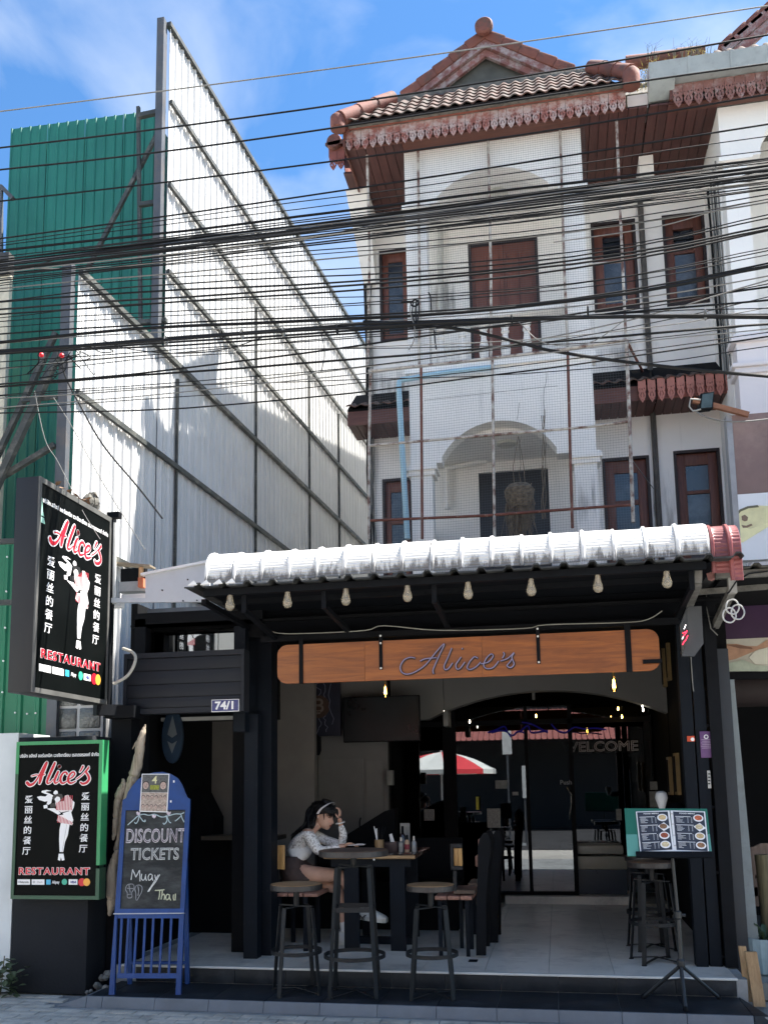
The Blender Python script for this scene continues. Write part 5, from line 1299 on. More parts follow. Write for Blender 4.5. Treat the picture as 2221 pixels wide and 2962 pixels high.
# white fascia board and junk above the side door
fb = thing('white_fascia_board', 'white sheet fascia board above the side door, left of the canopy', 'board', (-2.8, 7.2, 3.15))
fa = [D(314,1243,Y=7.2), D(452,1215,Y=7.2), D(452,1300,Y=7.2), D(236,1302,Y=7.2), D(236,1292,Y=7.2), D(314,1292,Y=7.2)]
MB().prism([(p.x, p.z) for p in (fa[0], fa[1], fa[2], fa[3], fa[4], fa[5])], (0, 7.2, 0), (1,0,0), (0,0,1), -.03).build('board', mat('grey_white_sheet', (.52,.55,.58), .5, var=.05), fb)
MB().bar(fa[0]+Vector((-.03,0,.005)), fa[1]+Vector((0,0,.005)), .06, .02).build('trim', WHITE, fb)
for x_, y_ in ((405,1252),(350,1275),(395,1298),(425,1297)):
    p = D(x_, y_, Y=7.19); MB().lathe((p.x, 7.195, p.z), [(.006,-.006),(.006,.005)], 6, axis='y').build('bolt', BLACKM, fb)
jk = thing('junk_pile', 'broken grey boards and a brick in the gap above the side door', 'debris', (-3.3, 7.3, 3.15))
def jb(a, b, m, Y, nm_, dy=.06): p, q = D(*a, Y=Y), D(*b, Y=Y); box(nm_, m, jk, p.x, q.x, Y, Y+dy, q.z, p.z)
GW = mat('grey_board', (.40,.42,.43), .6, var=.15); OW = mat('weathered_board', (.22,.18,.13), .8, var=.3)
MB().bar(D(248,1218,Y=7.3), D(330,1225,Y=7.3), .12, .015).build('board', OW, jk)
jb((240,1225),(252,1300), GW, 7.28, 'board'); jb((253,1258),(318,1275), GW, 7.32, 'board', .2); jb((262,1285),(315,1295), WHITE, 7.3, 'board')
jb((300,1225),(306,1262), mat('tan_stick', (.45,.27,.14), .7), 7.26, 'stick', .03); jb((298,1248),(309,1268), mat('brick_piece', (.45,.14,.07), .8), 7.24, 'brick', .06); jb((253,1230),(312,1262), BLACKW, 7.45, 'dark_gap')
jb((240,1300),(262,1312), WHITE, 7.3, 'board')
# driftwood standing by the side door
DRW2 = wood('driftwood', (.16,.125,.09), (.42,.36,.28), .85, axis=2, scale=6)
def drift(pts, name, lb, Y):
    t = MB(); P_ = smooth_path([(x, y, r) for x, y, r in pts], 5); rng = random.Random(len(pts))
    t.tube([at(*R2(x, y), Y=Y)+Vector((0, rng.uniform(-.005,.005), 0)) for x, y, r in P_], [r*(1+rng.uniform(-.12,.12)) for x, y, r in P_], 9)
    o = t.build(name, DRW2, None, smooth=True); tag(o, lb, 'driftwood'); return o
d1 = drift([(1055,40,.004),(1040,90,.022),(1020,180,.036),(1000,300,.040),(970,420,.045),(945,500,.042),(925,620,.04)], 'driftwood_branch', 'tall pointed grey driftwood branch standing behind the blue board', 7.15)
m2 = MB().tube([at(*R2(x, y), Y=7.13) for x, y in ((960,220),(985,180),(1010,150))], [.003,.010,.012], 6).build('twig', DRW2, d1)
drift([(893,435,.010),(895,480,.026),(870,540,.034),(850,620,.028),(838,720,.022),(835,800,.022),(820,880,.008)], 'driftwood_branch', 'short forked driftwood piece leaning left of the blue board, upper one', 7.12)
drift([(890,560,.020),(880,640,.024),(870,760,.018),(855,880,.016),(840,960,.022)], 'driftwood_branch', 'slender driftwood strip between board frame and the forked piece', 7.16)
drift([(850,950,.018),(835,1010,.028),(815,1100,.042),(815,1240,.045),(808,1350,.036),(795,1425,.012)], 'driftwood_branch', 'fat grey driftwood piece beside the lower half of the chalkboard', 7.10)
# ================================================================== SCAFFOLD, NET
def C5(x, y): return (950+x*.4521, 750+y*.4521)
sc_ = thing('netting_scaffold', 'rusty pipe frame with pigeon netting standing in front of the balconies', 'scaffold', (-.5, 10.0, 3))
UYP = 10.28; LYP = 9.9
def pole(pts, Y, m=RUST, r=.016, nm='pole'): MB().tube([at(*p, Y=Y) for p in pts], r, 8).build(nm, m, sc_, smooth=True)
# upper poles run from the soffit down to the balcony floor
pole([C2(335, 930), C2(350, 1500), (1064, 1060)], 10.22)
pole([C2(640, 905), C2(650, 1655), (1213, 1055)], UYP)
pole([C2(1062, 840), C2(1078, 1655), C5(1040, 640)], UYP)
pole([C2(1492, 775), C2(1520, 1655), C5(1530, 560)], UYP)
pole([C3(488, 925), C3(515, 1600), C3(540, 2137), C6(562, 490)], 10.2)
pole([C3(275, 2040), C3(530, 2020)], 10.2, r=.013, nm='tie_pole')
pole([C5(270, 715), C5(260, 1180), C5(258, 1790)], LYP); pole([C5(592, 690), C5(600, 1790)], LYP, RUSTD)
pole([C5(1048, 640), C5(1062, 1790)], LYP); pole([C5(1530, 590), C5(1545, 1200), C5(1560, 1720)], LYP, RUSTD)
pole([C6(565, 490), C6(590, 1150), C6(618, 1900)], LYP-.02, r=.02)
pole([C5(255, 715), C5(850, 655), C5(1400, 590), C6(565, 488)], LYP, r=.019, nm='rail')
pole([C5(265, 1192), C5(850, 1140), C5(1659, 1072), C6(575, 1120)], LYP, RUST, nm='rail')
pole([C5(268, 1672), C5(1000, 1640), C5(1659, 1590), C6(600, 1765)], LYP, RUSTD, nm='rail')
q = at(*C6(568, 498), Y=LYP); q2 = at(*C6(690, 730), Y=11.3); MB().tube([q, q2], .016, 8).build('brace', RUSTD, sc_, smooth=True)
q = at(*C6(605, 1410), Y=LYP); q2 = at(*C6(775, 1640), Y=11.3); MB().tube([q, q2], .005, 5).build('wire_stay', CABLEG, sc_)
NETM = mat('dark_net_cord', (.10,.11,.12), .8, var=0)
net = MB()
def netpatch(x0, x1, z0, z1, Y, pitch=.0285, r=.0007):
    n = int((x1-x0)/pitch)
    sag = lambda x, z: .020*math.sin(x*1.9+z*.8)+.012*math.sin(z*2.7-x*1.1)
    wv = lambda x, z: .006*math.sin(z*3.1+x*2.3)+.004*math.sin(z*7.0)
    K2 = 10
    def line(f): 
        for k in range(K2): net.bar(f(k/K2), f((k+1)/K2), r*2, up=(0,1,0))
    for i in range(n+1):
        x = x0+i*pitch; line(lambda t: (x+wv(x, z0+(z1-z0)*t), Y+sag(x, z0+(z1-z0)*t), z0+(z1-z0)*t))
    n = int((z1-z0)/pitch)
    for i in range(n+1):
        z = z0+i*pitch; line(lambda t: (x0+(x1-x0)*t, Y+.001+sag(x0+(x1-x0)*t, z), z+wv(z*1.3, x0+(x1-x0)*t)))
a = at(*C2(640, 905), Y=10.3); b = at(*C2(1600, 760), Y=10.3)
netpatch(at(*C2(555,900),Y=10.3).x, at(*C2(1640,760),Y=10.3).x, at(*C5(1000,640),Y=10.3).z, SZ-.02, 10.3)
a = at(*C5(262, 715), Y=LYP+.02); c = at(*C6(560, 490), Y=LYP+.02)
netpatch(a.x, c.x, 3.3, at(*C5(1040,640),Y=LYP).z, LYP+.02)
o = net.build('pigeon_net', NETM, sc_, kind='stuff')
# dead hanging plant and roots
rng = random.Random(4); hp = MB()
pc = at(*C5(1225, 1600), Y=10.25)
for i in range(240):
    a = rng.uniform(0, 6.28); rr = rng.uniform(.0, .17); z = pc.z+rng.uniform(.0, .28)
    p = Vector((pc.x+rr*math.cos(a), 10.25+rr*.5*math.sin(a), z))
    hp.tube([p, p+Vector((rng.uniform(-.04,.04), rng.uniform(-.03,.03), -rng.uniform(.05,.2))), p+Vector((rng.uniform(-.06,.06), 0, -rng.uniform(.2,.5)))], [.006,.004,.002], 4)
hpo = thing('dead_hanging_plant', 'dried brown hanging plant dangling in front of the dark balcony opening', 'plant', pc)
hp.build('dry_roots', mat('dry_roots', (.15,.12,.085), .9, var=.5, scale=20), hpo, kind='stuff')
MB().lathe(pc+Vector((0,0,.02)), [(.10,0),(.15,.08),(.17,.2),(.12,.26)], 14).build('moss_basket', mat('moss_basket', (.13,.105,.075), .95, var=.6, scale=30, bump=1.), hpo, smooth=True)
for x in (1190, 1260): MB().tube([at(*C5(x, 1480), Y=10.25), at(*C5(x-10, 1330), Y=10.3), at(*C5(1215, 1130), Y=10.35)], .004, 4).build('hanger', mat('dry_roots', (0,0,0)), hpo)
vn = MB()
for dx in (0, 12, -8): vn.tube([at(*C5(1375+dx+rng.uniform(-6,6), y), Y=10.2) for y in range(1000, 1720, 60)], .004, 4)
vn.tube([at(*C5(x, y), Y=10.2) for x, y in ((1380,960),(1378,1040),(1372,1130),(1380,1180))], .003, 4)
o = vn.build('dead_vine', mat('dry_roots', (0,0,0)), None); tag(o, 'thin dead vine hanging down beside the dark balcony opening', 'vine')
for px in ((1225, 1340, 1100), (0,0,0)):
    if px[0]: MB().tube([at(*C5(px[0]+rng.uniform(-8,8), y), Y=10.22) for y in range(1130, 1500, 60)], .003, 4).build('root_strand', mat('dry_roots', (0,0,0)), hpo)

# floodlight on arm
fd = thing('floodlight', 'small square black floodlight on a rusty arm beside the brown banner', 'floodlight', at(*C6(1180, 960), Y=8.8))
YF = 8.8
ct = [at(*C6(x, y), Y=YF) for x, y in ((1145,900),(1245,885),(1235,1020),(1130,1030))]
bk2 = [p+Vector((-.02,.07,0)) for p in ct]
MB().hexa([ct[3], ct[2], bk2[2], bk2[3], ct[0], ct[1], bk2[1], bk2[0]]).build('housing', BLACKM, fd, bevel=.004)
cen = sum(ct, Vector())/4
MB().hexa([cen+(p-cen)*.82+Vector((0,-.004,0)) for p in (ct[3], ct[2])]+[cen+(p-cen)*.82 for p in (ct[2], ct[3])]+[cen+(p-cen)*.82+Vector((0,-.004,0)) for p in (ct[0], ct[1])]+[cen+(p-cen)*.82 for p in (ct[1], ct[0])]).build('lens', mat('flood_lens', (.05,.07,.07), .1, var=.4), fd)
MB().tube([at(*C6(x, y), Y=YF) for x, y in ((1140,950),(1060,945),(1050,1005),(1080,1040),(1140,1025))], .008, 6).build('bracket', mat('galv_bracket', (.3,.3,.28), .5), fd)
MB().bar(at(*C6(1080, 955), Y=YF+.03), at(*C6(1510, 1068), Y=YF+.03), .045).build('arm', mat('rust_arm', (.26,.12,.07), .8, var=.3), fd)
MB().tube(smooth_path([tuple(at(*C6(x, y), Y=YF)) for x, y in ((1085,1030),(1180,1085),(1300,1115),(1450,1120),(1659,1100),(1750,1080))], 4), .007, 6).build('cable', CABLEG, fd, smooth=True)

# ================================================================== NEIGHBOUR GROUND LEVEL (right)
bn_ = thing('brown_banner', 'large brown and white spa banner board at the right edge', 'banner', (2.3, 8.9, 3.2))
YB_ = 8.9
b0, b1, b2, b3 = at(*C6(1350,1080), Y=YB_), at(*C6(1390,1690), Y=YB_), at(*C6(1405,2130), Y=YB_), at(2250, 1640, Y=YB_)
bz_ = at(*C6(1420,2200), Y=YB_).z
bx_ = (b0.x+b1.x)/2
BRN = mat('brown_banner_print', (.17,.115,.11), .5, var=.25, scale=1.2, dirt=(.28,.21,.19), dscale=1.4, damt=.7)
box('frame', mat('banner_edge', (.30,.31,.33), .4, metal=.3), bn_, bx_-.02, bx_+.03, YB_-.03, YB_+.1, bz_, b0.z)
box('upper_print', BRN, bn_, bx_+.032, 4, YB_-.02, YB_+.08, b1.z, b0.z)
box('lower_print', mat('white_banner_print', (.66,.70,.76), .35, var=.05, scale=2), bn_, bx_+.032, 4, YB_-.022, YB_+.08, bz_, b1.z-.002)
def flatp(pts, m, Y, par, nm='print', t=.002): MB().prism([(p.x, p.z) for p in [at(*C6(x, y), Y=Y) for x, y in pts]], (0, Y, 0), (1,0,0), (0,0,1), -t).build(nm, m, par)
flatp([(1400,1850),(1430,1810),(1500,1780),(1560,1768),(1659,1772),(1720,1780),(1720,1900),(1659,1930),(1560,1990),(1470,2050),(1420,2060),(1405,1990)], mat('pale_yellow_print', (.62,.60,.36), .5, var=.15, scale=8), YB_-.025, bn_)
flatp([(1400,1850),(1440,1800),(1500,1775),(1580,1765),(1590,1782),(1510,1790),(1450,1815),(1410,1858)], mat('dark_olive_print', (.12,.12,.08), .5, var=0), YB_-.0285, bn_)
flatp([(1455,1850),(1480,1840),(1505,1860),(1500,1885),(1480,1892),(1458,1880)], mat('brown_print', (.20,.14,.10), .5, var=0), YB_-.0285, bn_)
flatp([(1455,1920),(1490,1925),(1530,1910),(1540,1922),(1500,1940),(1465,1942)], mat('brown_print', (.2,.14,.1)), YB_-.0285, bn_)
flatp([(1395,1880),(1440,1870),(1455,1930),(1520,1950),(1590,1930),(1659,1900),(1720,1890),(1720,1930),(1659,1935),(1560,1995),(1470,2052),(1400,2060)], mat('flower_yellow_print', (.72,.70,.42), .5, var=.1, scale=6), YB_-.0275, bn_)
# right side canopy wreck: grimy roof edge, brackets, three cable rings
rc = thing('neighbour_canopy', 'grimy grey canopy edge of the shop next door with a broken corner', 'canopy', (1.5, 6.9, 3))
GRM = mat('grimy_grey_sheet', (.15,.145,.13), .8, var=.35, scale=8, dirt=(.05,.05,.045), dscale=9, damt=.7)
def r5p(x, y, Y): return at(*R5(x, y), Y=Y)
e0, e1 = r5p(870, 395, 6.8), r5p(1420, 385, 6.8)
pts = []; x = e0.x
while x < 4.2:
    for dx, dz in ((0,0),(.06,0),(.08,.022),(.11,.022),(.13,0)): pts.append((x+dx, dz))
    x += .19
rr_ = [[(x_, 6.8, e0.z+dz) for x_, dz in pts], [(x_, 8.88, e0.z+.12+dz) for x_, dz in pts]]
MB().sheet(rr_).sheet([[(a, b, c-.006) for a, b, c in r] for r in rr_[::-1]]).build('roof_sheet', GRM, rc)
box('front_beam', GRM, rc, e0.x+.02, 4.2, 6.86, 6.92, r5p(1000, 470, 6.86).z, r5p(1000, 415, 6.86).z)
b_ = r5p(1010, 470, 6.9); MB().bar(b_, (b_.x, 6.9, r5p(1020, 600, 6.9).z), .055).build('bracket', mat('pale_bracket', (.32,.31,.28), .6, var=.3), rc)
MB().bar((b_.x, 6.9, r5p(1020, 600, 6.9).z+.03), r5p(880, 860, 7.7), .05).build('strut', GRM, rc)
MB().bar(r5p(745, 380, 6.7), r5p(740, 520, 6.7), .05).build('bracket', GRM, rc); MB().bar(r5p(740, 520, 6.7), r5p(670, 700, 7.6), .05).build('strut', GRM, rc)
MB().bar(r5p(740, 590, 7.4), r5p(1302, 545, 7.4), .04).build('rear_rail', GRM, rc)
MB().bar(r5p(830, 470, 7.0), r5p(1000, 400, 6.9), .05).build('broken_piece', mat('pink_grime', (.36,.17,.15), .7, var=.3), rc)
MB().tube([r5p(x, y, 6.85) for x, y in ((1302,420),(1150,440),(1050,500),(990,590),(975,600))], .006, 5).build('cable', CABLE, rc)
box('underside', BLACKW, rc, e0.x+.1, 4.2, 6.95, 8.85, e0.z-.02, e0.z+.0)
for (x, y) in ((1018, 706), (993, 774), (1060, 748)):
    c = r5p(x, y, 6.75); o = MB().tube([c+Vector((.043*math.cos(a*math.pi/12), -.0+.006*math.sin(a), .052*math.sin(a*math.pi/12))) for a in range(24)], .006, 6, closed=True).build('plastic_ring', mat('grey_ring', (.42,.42,.40), .45), None, smooth=True)
    tag(o, {1018:'topmost of three grey plastic rings hanging under the next shop canopy',993:'lower left of three grey plastic rings hanging under the next canopy',1060:'right hand of three grey plastic rings hanging under the next canopy'}[x], 'ring', 'grey rings under the next canopy')
ps = thing('massage_poster', 'dark purple shop sign with a massage photograph along its lower half, right edge', 'sign', (1.7, 8.4, 2.5))
YP = 8.3
s0, s1, s2 = r5p(950, 670, YP), r5p(950, 965, YP), r5p(965, 1222, YP)
box('upper_print', mat('dark_purple_print', (.035,.012,.045), .4, var=.3, scale=2), ps, s1.x, 4, YP, YP+.06, s1.z, s0.z)
box('frame', mat('grey_trim', (.25,.25,.25), .5), ps, s1.x, 4, YP-.01, YP+.06, s0.z+.002, s0.z+.03)
box('lower_print', mat('cream_photo', (.50,.48,.40), .4, var=.15, scale=4), ps, s1.x, 4, YP, YP+.06, s2.z, s1.z-.002)
def flat5(pts, m, Y, par, nm='print'): MB().prism([(p.x, p.z) for p in [r5p(x, y, Y) for x, y in pts]], (0, Y, 0), (1,0,0), (0,0,1), -.002).build(nm, m, par)
SK = mat('skin_photo_print', (.42,.24,.15), .5, var=.2, scale=12); SKD = mat('skin_shadow_print', (.20,.10,.06), .5, var=.2)
flat5([(955,1005),(1050,1003),(1130,1020),(1215,1022),(1302,965),(1302,1030),(1230,1045),(1150,1080),(1040,1125),(960,1142),(958,1060)], SK, YP-.004, ps)
flat5([(960,1010),(1050,1008),(1170,1030),(1180,1045),(1080,1040),(1000,1020)], SKD, YP-.008, ps)
flat5([(1150,1110),(1200,1060),(1302,1030),(1302,1165),(1200,1165)], mat('towel_print', (.62,.62,.52), .5, var=.1), YP-.0075, ps)
flat5([(970,1160),(1100,1130),(1200,1170),(1302,1180),(1302,1222),(975,1222)], mat('pale_green_print', (.42,.48,.38), .5, var=.2, scale=10), YP-.008, ps)
# leaning grey post and dark shop
GP = mat('blue_grey_post', (.16,.19,.20), .55, var=.15, scale=3, dirt=(.10,.11,.11), dscale=8, damt=.5)
t0, t1_, w0 = r5p(952, 1290, 7.75), at(*R7(1555, 1130), Y=7.75), .075
gpo = thing('blue_grey_post', 'blue grey steel post between the restaurant and the next shop', 'post', (t1_.x+.04, 7.75, .1))
MB().hexa([(t1_.x,7.75,.1),(t1_.x+w0,7.75,.1),(t1_.x+w0,7.9,.1),(t1_.x,7.9,.1),(t0.x,7.75,t0.z),(t0.x+w0,7.75,t0.z),(t0.x+w0,7.9,t0.z),(t0.x,7.9,t0.z)]).build('shaft', GP, gpo)
wl_ = thing('conduit_wall', 'black wall strip with conduits between the bay posts and the grey post', 'wall', (1.35, 7.8, .1))
box('wall', BLACKW, wl_, 1.275, t1_.x-.003, 7.82, 7.9, .1, 3.0); box('pilaster', mat('navy_black_strip', (.014,.020,.028), .5, var=.2), wl_, t1_.x-.13, t1_.x-.01, 7.74, 7.82, .12, 2.62)
def RG(x, y): return (1900+x*.435, 2000+y*.435)
for pts in (((318,0),(325,260),(350,640),(372,1000),(400,1400),(435,1840)), ((395,880),(420,1250),(445,1620)), ((430,880),(460,1300),(485,1660))):
    MB().tube([at(*RG(x, y), Y=7.72) for x, y in pts], .009, 6).build('conduit', BLACKM, wl_, smooth=True)
for (x0_, y0_, x1_, y1_) in ((255,230,390,228),(285,768,440,768),(320,1205,460,1208),(360,1765,500,1768)):
    MB().bar(at(*RG(x0_, y0_), Y=7.71), at(*RG(x1_, y1_), Y=7.71), .018).build('clamp', BLACKM, wl_)
MB().tube([r5p(x, y, 7.6) for x, y in ((810,615),(800,680),(825,780),(845,880),(900,935))], .005, 5).build('loose_cable', CABLEG, wl_)
MB().tube([r5p(685, 1105, 7.5), r5p(700, 1330, 7.5), r5p(708, 1385, 7.5)], .004, 5).build('pull_cord', CABLEG, wl_)
pc_ = thing('purple_card', 'small purple notice card with white ring emblem hung on the black wall strip', 'card', at(*RG(332, 355), Y=7.69))
p, q = at(*RG(282, 268), Y=7.69), at(*RG(383, 442), Y=7.69)
box('card', mat('purple_card', (.12,.05,.16), .5, var=.08), pc_, p.x, q.x, 7.688, 7.694, q.z, p.z, bevel=.002)
c = at(*RG(327, 303), Y=7.685); MB().tube([(c.x+.014*math.cos(a*math.pi/8), 7.686, c.z+.014*math.sin(a*math.pi/8)) for a in range(16)], .004, 5, closed=True).build('ring_emblem', PRINTW, pc_)
for i, y in enumerate((322, 333, 344, 355, 366, 378)):
    a_, b2_ = at(*RG(294+i % 2*6, y), Y=7.686), at(*RG(376-i % 3*8, y+2), Y=7.686); box('printed_line', mat('lilac_print', (.35,.27,.38), .5, var=0), pc_, a_.x, b2_.x, 7.686, 7.688, a_.z-.003, a_.z+.002)
stk = thing('orange_sticker', 'tiny orange and white sticker on the right bay post', 'sticker', at(*RG(223, 316), Y=7.69))
p, q = at(*RG(197, 299), Y=7.69), at(*RG(250, 335), Y=7.69); box('sticker', mat('orange_red', (.55,.06,.015), .5, var=.1), stk, p.x, q.x, 7.672, 7.678, q.z, p.z); c = at(*RG(236, 320), Y=7.67); MB().lathe((c.x, 7.671, c.z), [(.014,-.001),(.014,.002)], 14, axis='y').build('spot', PRINTW, stk)
lk = thing('white_label_strip', 'narrow white label strip on the conduit below the purple card', 'label', at(*RG(347, 590), Y=7.69))
p, q = at(*RG(333, 528), Y=7.69), at(*RG(362, 646), Y=7.69); box('strip', mat('dirty_white_label', (.5,.5,.47), .5), lk, p.x, q.x, 7.69, 7.70, q.z, p.z, bevel=.002)
for y in (550, 572, 594, 615): c = at(*RG(347, y), Y=7.688); box('mark', BLACKM, lk, c.x-.008, c.x+.008, 7.688, 7.69, c.z-.005, c.z+.004)
# hexagonal LED sign seen from the side
hs_ = thing('hexagonal_sign', 'dark grey hexagonal box sign seen from its side at the right end of the canopy', 'sign', r5p(700, 900, 7.2))
hxf = [(655,705),(770,700),(787,1000),(720,1100),(612,1100),(595,860)]
YH = 7.15
fa_ = [r5p(x, y, YH) for x, y in ((655,705),(770,700),(787,1000),(720,1100),(612,1100))]
CG = mat('dark_grey_case', (.05,.055,.06), .5, var=.15)
fr_ = [r5p(655,705,YH), r5p(770,700,YH), r5p(787,955,YH), r5p(668,955,YH)]
MB().prism([(p.x, p.z) for p in (fr_[0], fr_[1], r5p(787,1000,YH), r5p(715,1100,YH), r5p(612,1100,YH), r5p(668,955,YH))][::-1], (0, YH, 0), (1,0,0), (0,0,1), -.0).build('case', CG, hs_) if False else None
f2 = [r5p(655,705,YH), r5p(770,700,YH), r5p(787,1000,YH), r5p(715,1100,YH), r5p(612,1100,YH), r5p(665,955,YH)]
bk3 = [p+Vector((-.07, -.33, 0)) for p in (f2[0], f2[5], f2[4])]
MB().add([tuple(p) for p in f2]+[tuple(p+Vector((0,.05,0))) for p in f2], [(5,4,3,2,1,0),(6,7,8,9,10,11)]+[(i, (i+1) % 6, (i+1) % 6+6, i+6) for i in range(6)]).build('case', CG, hs_)
lf = [f2[0], f2[5], f2[4], r5p(608,1010,YH-.02), r5p(595,860,YH-.02)]
MB().add([tuple(p+Vector((0,-.003,0))) for p in lf]+[tuple(p+Vector((.0,.05,0))) for p in lf], [(0,1,2,3,4),(9,8,7,6,5)]+[(i, i+5, (i+1) % 5+5, (i+1) % 5) for i in range(5)]).build('face', mat('dark_face', (.018,.02,.022), .3, var=.2), hs_)
LED = mat('red_led', (.9,.02,.05), .4, var=0, emit=1.6); LEDW = mat('white_led', (.9,.8,.8), .4, var=0, emit=1.0)
for i, (x, y, x2_, y2_) in enumerate(((630,885,645,850),(612,920,652,905),(622,945,640,925),(640,925,655,895),(650,960,660,935),(618,1010,632,985),(628,990,650,965),(615,965,625,945))):
    MB().bar(r5p(x, y, YH-.012), r5p(x2_, y2_, YH-.012), .005).build('led_stroke', LEDW if i in (0, 7) else LED, hs_)
# plinth, planks, pot, chair of next shop
pl = MB().box(1.30, 4, 7.5, 9.5, .0, .12).build('neighbour_step', mat('pale_stone_step', (.32,.32,.29), .8, var=.2, dirt=(.15,.14,.12)), None); struct(pl)
pz0 = MB().box(1.30, 4, 7.9, 12.6, .12, .2).build('neighbour_floor', mat('pale_floor_strip', (.10,.10,.09), .7), None); struct(pz0)
dkb = thing('neighbour_shop', 'unlit black interior of the shop next door at the right edge', 'shop front', (2.6, 10, .2))
box('wall', BLACKW, dkb, t1_.x+.08, 6, 10.5, 10.6, .2, 3.2); box('ceiling', BLACKW, dkb, 1.31, 6, 7.95, 10.5, 3.1, 3.15); box('lintel', BLACKM, dkb, t1_.x+.05, 6, 8.35, 8.4, r5p(1000,1290,8.35).z, s2.z-.002)
BMW = mat('dim_brown_bolster', (.03,.02,.02), .7, var=.2); c = at(2170, 1990, Y=9.2); MB().lathe((c.x-.35, 9.2, c.z), [(.05,0),(.16,.03),(.18,.2),(.18,.8)], 14, axis='x').build('rolled_awning', BMW, dkb, smooth=True)
PLK = wood('pale_plank', (.32,.19,.09), (.50,.33,.17), .7, axis=2)
p, q = at(*RG(560, 1705), Y=7.38), at(*RG(598, 2025), Y=7.38)
o = MB().hexa([(p.x,7.34,.02),(p.x+.05,7.34,.02),(p.x+.05,7.37,.02),(p.x,7.37,.02),(p.x-.01,7.42,p.z),(p.x+.04,7.42,p.z),(p.x+.04,7.45,p.z),(p.x-.01,7.45,p.z)]).build('wooden_plank', PLK, None); tag(o, 'taller thin pale plank leaning at the right end of the steps', 'plank', 'planks leaning by the steps')
p = at(*RG(590, 1740), Y=7.30)
o = MB().hexa([(p.x+.02,7.24,.01),(p.x+.10,7.24,.01),(p.x+.10,7.28,.01),(p.x+.02,7.28,.01),(p.x,7.32,p.z),(p.x+.08,7.32,p.z),(p.x+.08,7.36,p.z),(p.x,7.36,p.z)]).build('wooden_plank', PLK, None); tag(o, 'shorter broad pale plank leaning at the right end of the steps', 'plank', 'planks leaning by the steps')
pot = thing('plant_pot', 'pale blue ribbed plant pot with a small cactus like plant at the right edge', 'plant pot', (0,0,0))
pc2 = at(*RG(715, 1850), Y=7.75); pot.location = (pc2.x+.03, 7.85, .12)
pr = []; mb = MB(); H_ = at(*RG(700, 1655), Y=7.7).z-.12; nseg = 36
for r0, h0 in ((.10,0),(.13,.02),(.155,H_*.5),(.165,H_*.9),(.17,H_),(.15,H_),(.145,H_-.03)): pr.append((r0, h0))
b0_ = 0
for r0, h0 in pr:
    for j in range(nseg): a = 2*math.pi*j/nseg; rr2 = r0*(1+(.035 if j % 2 else 0)*(0 if h0 >= H_*.95 else 1)); mb.v.append((rr2*math.cos(a), rr2*math.sin(a), h0))
for i in range(len(pr)-1):
    for j in range(nseg): mb.f.append((i*nseg+j, i*nseg+(j+1) % nseg, (i+1)*nseg+(j+1) % nseg, (i+1)*nseg+j))
o = mb.mesh('pot', mat('pale_blue_glaze', (.30,.40,.44), .4, var=.12, dirt=(.2,.24,.25), dscale=6)); link('pot', o, pot).location = (0,0,0)
o = link('soil', MB().lathe((0,0,H_-.04), [(.145,0),(.10,.01),(.0,.015)], 16).mesh('soil', mat('soil', (.04,.03,.02), .9)), pot); o.location = (0,0,0)
LFG = mat('grey_green_leaf', (.055,.10,.055), .5, var=.3, scale=20)
def leaf(mb, base, d, L, W, droop=.3, n=5):
    d = Vector(d).normalized(); s_ = d.cross(Vector((0,0,1))).normalized(); rows = []
    for i in range(n+1):
        t = i/n; w_ = W*math.sin(math.pi*min(.98, t*.9+.06)); c_ = Vector(base)+d*(L*t)-Vector((0,0,droop*L*t*t)); rows.append([c_-s_*w_, c_+Vector((0,0,-w_*.25)), c_+s_*w_])
    mb.sheet(rows)
rng = random.Random(8)
for i in range(16):
    a = rng.uniform(0, 6.28); m_ = MB(); leaf(m_, (.02*math.cos(a), .02*math.sin(a), H_-.02), (math.cos(a)*.8, math.sin(a)*.8, rng.uniform(.8,2.2)), rng.uniform(.16,.34), .016, .35)
    o = link('leaf', m_.mesh('leaf', LFG), pot); o.location = (0,0,0)
chn = thing('wooden_chair', 'old carved dark wooden chair standing in the next shop at the right edge', 'chair', at(*RG(700, 1200), Y=8.2))
OCW = wood('old_chair_wood', (.09,.06,.045), (.20,.14,.11), .6, axis=2)
def cb(x0_, y0_, x1_, y1_, nm_, w_=.05, Y=8.2): MB().bar(at(*RG(x0_, y0_), Y=Y), at(*RG(x1_, y1_), Y=Y), w_, .03, up=(0,1,0)).build(nm_, OCW, chn)
cb(625,1060,655,1430,'leg'); cb(722,1100,738,1420,'back_post'); cb(640,1335,760,1325,'seat_rail',.07); cb(650,1235,760,1232,'back_slat',.025)
MB().prism([(p.x, p.z) for p in [at(*RG(x, y), Y=8.2) for x, y in ((618,1040),(640,1035),(690,1012),(740,1012),(800,1035),(800,1110),(740,1098),(680,1105),(625,1100))]][::-1], (0,8.22,0), (1,0,0), (0,0,1), .03).build('top_rail', OCW, chn)
stp = at(*RG(725, 1550), Y=8.0); o = MB().tube([(stp.x, 8.0, .2), (stp.x+.01, 8.0, .6), (stp.x, 8.0, 1.0)], [.05,.045,.05], 10).build('timber_post', wood('mossy_trunk', (.08,.07,.035), (.17,.14,.08), .9, axis=2), None, smooth=True); tag(o, 'rough mossy timber post behind the pale blue plant pot', 'post')

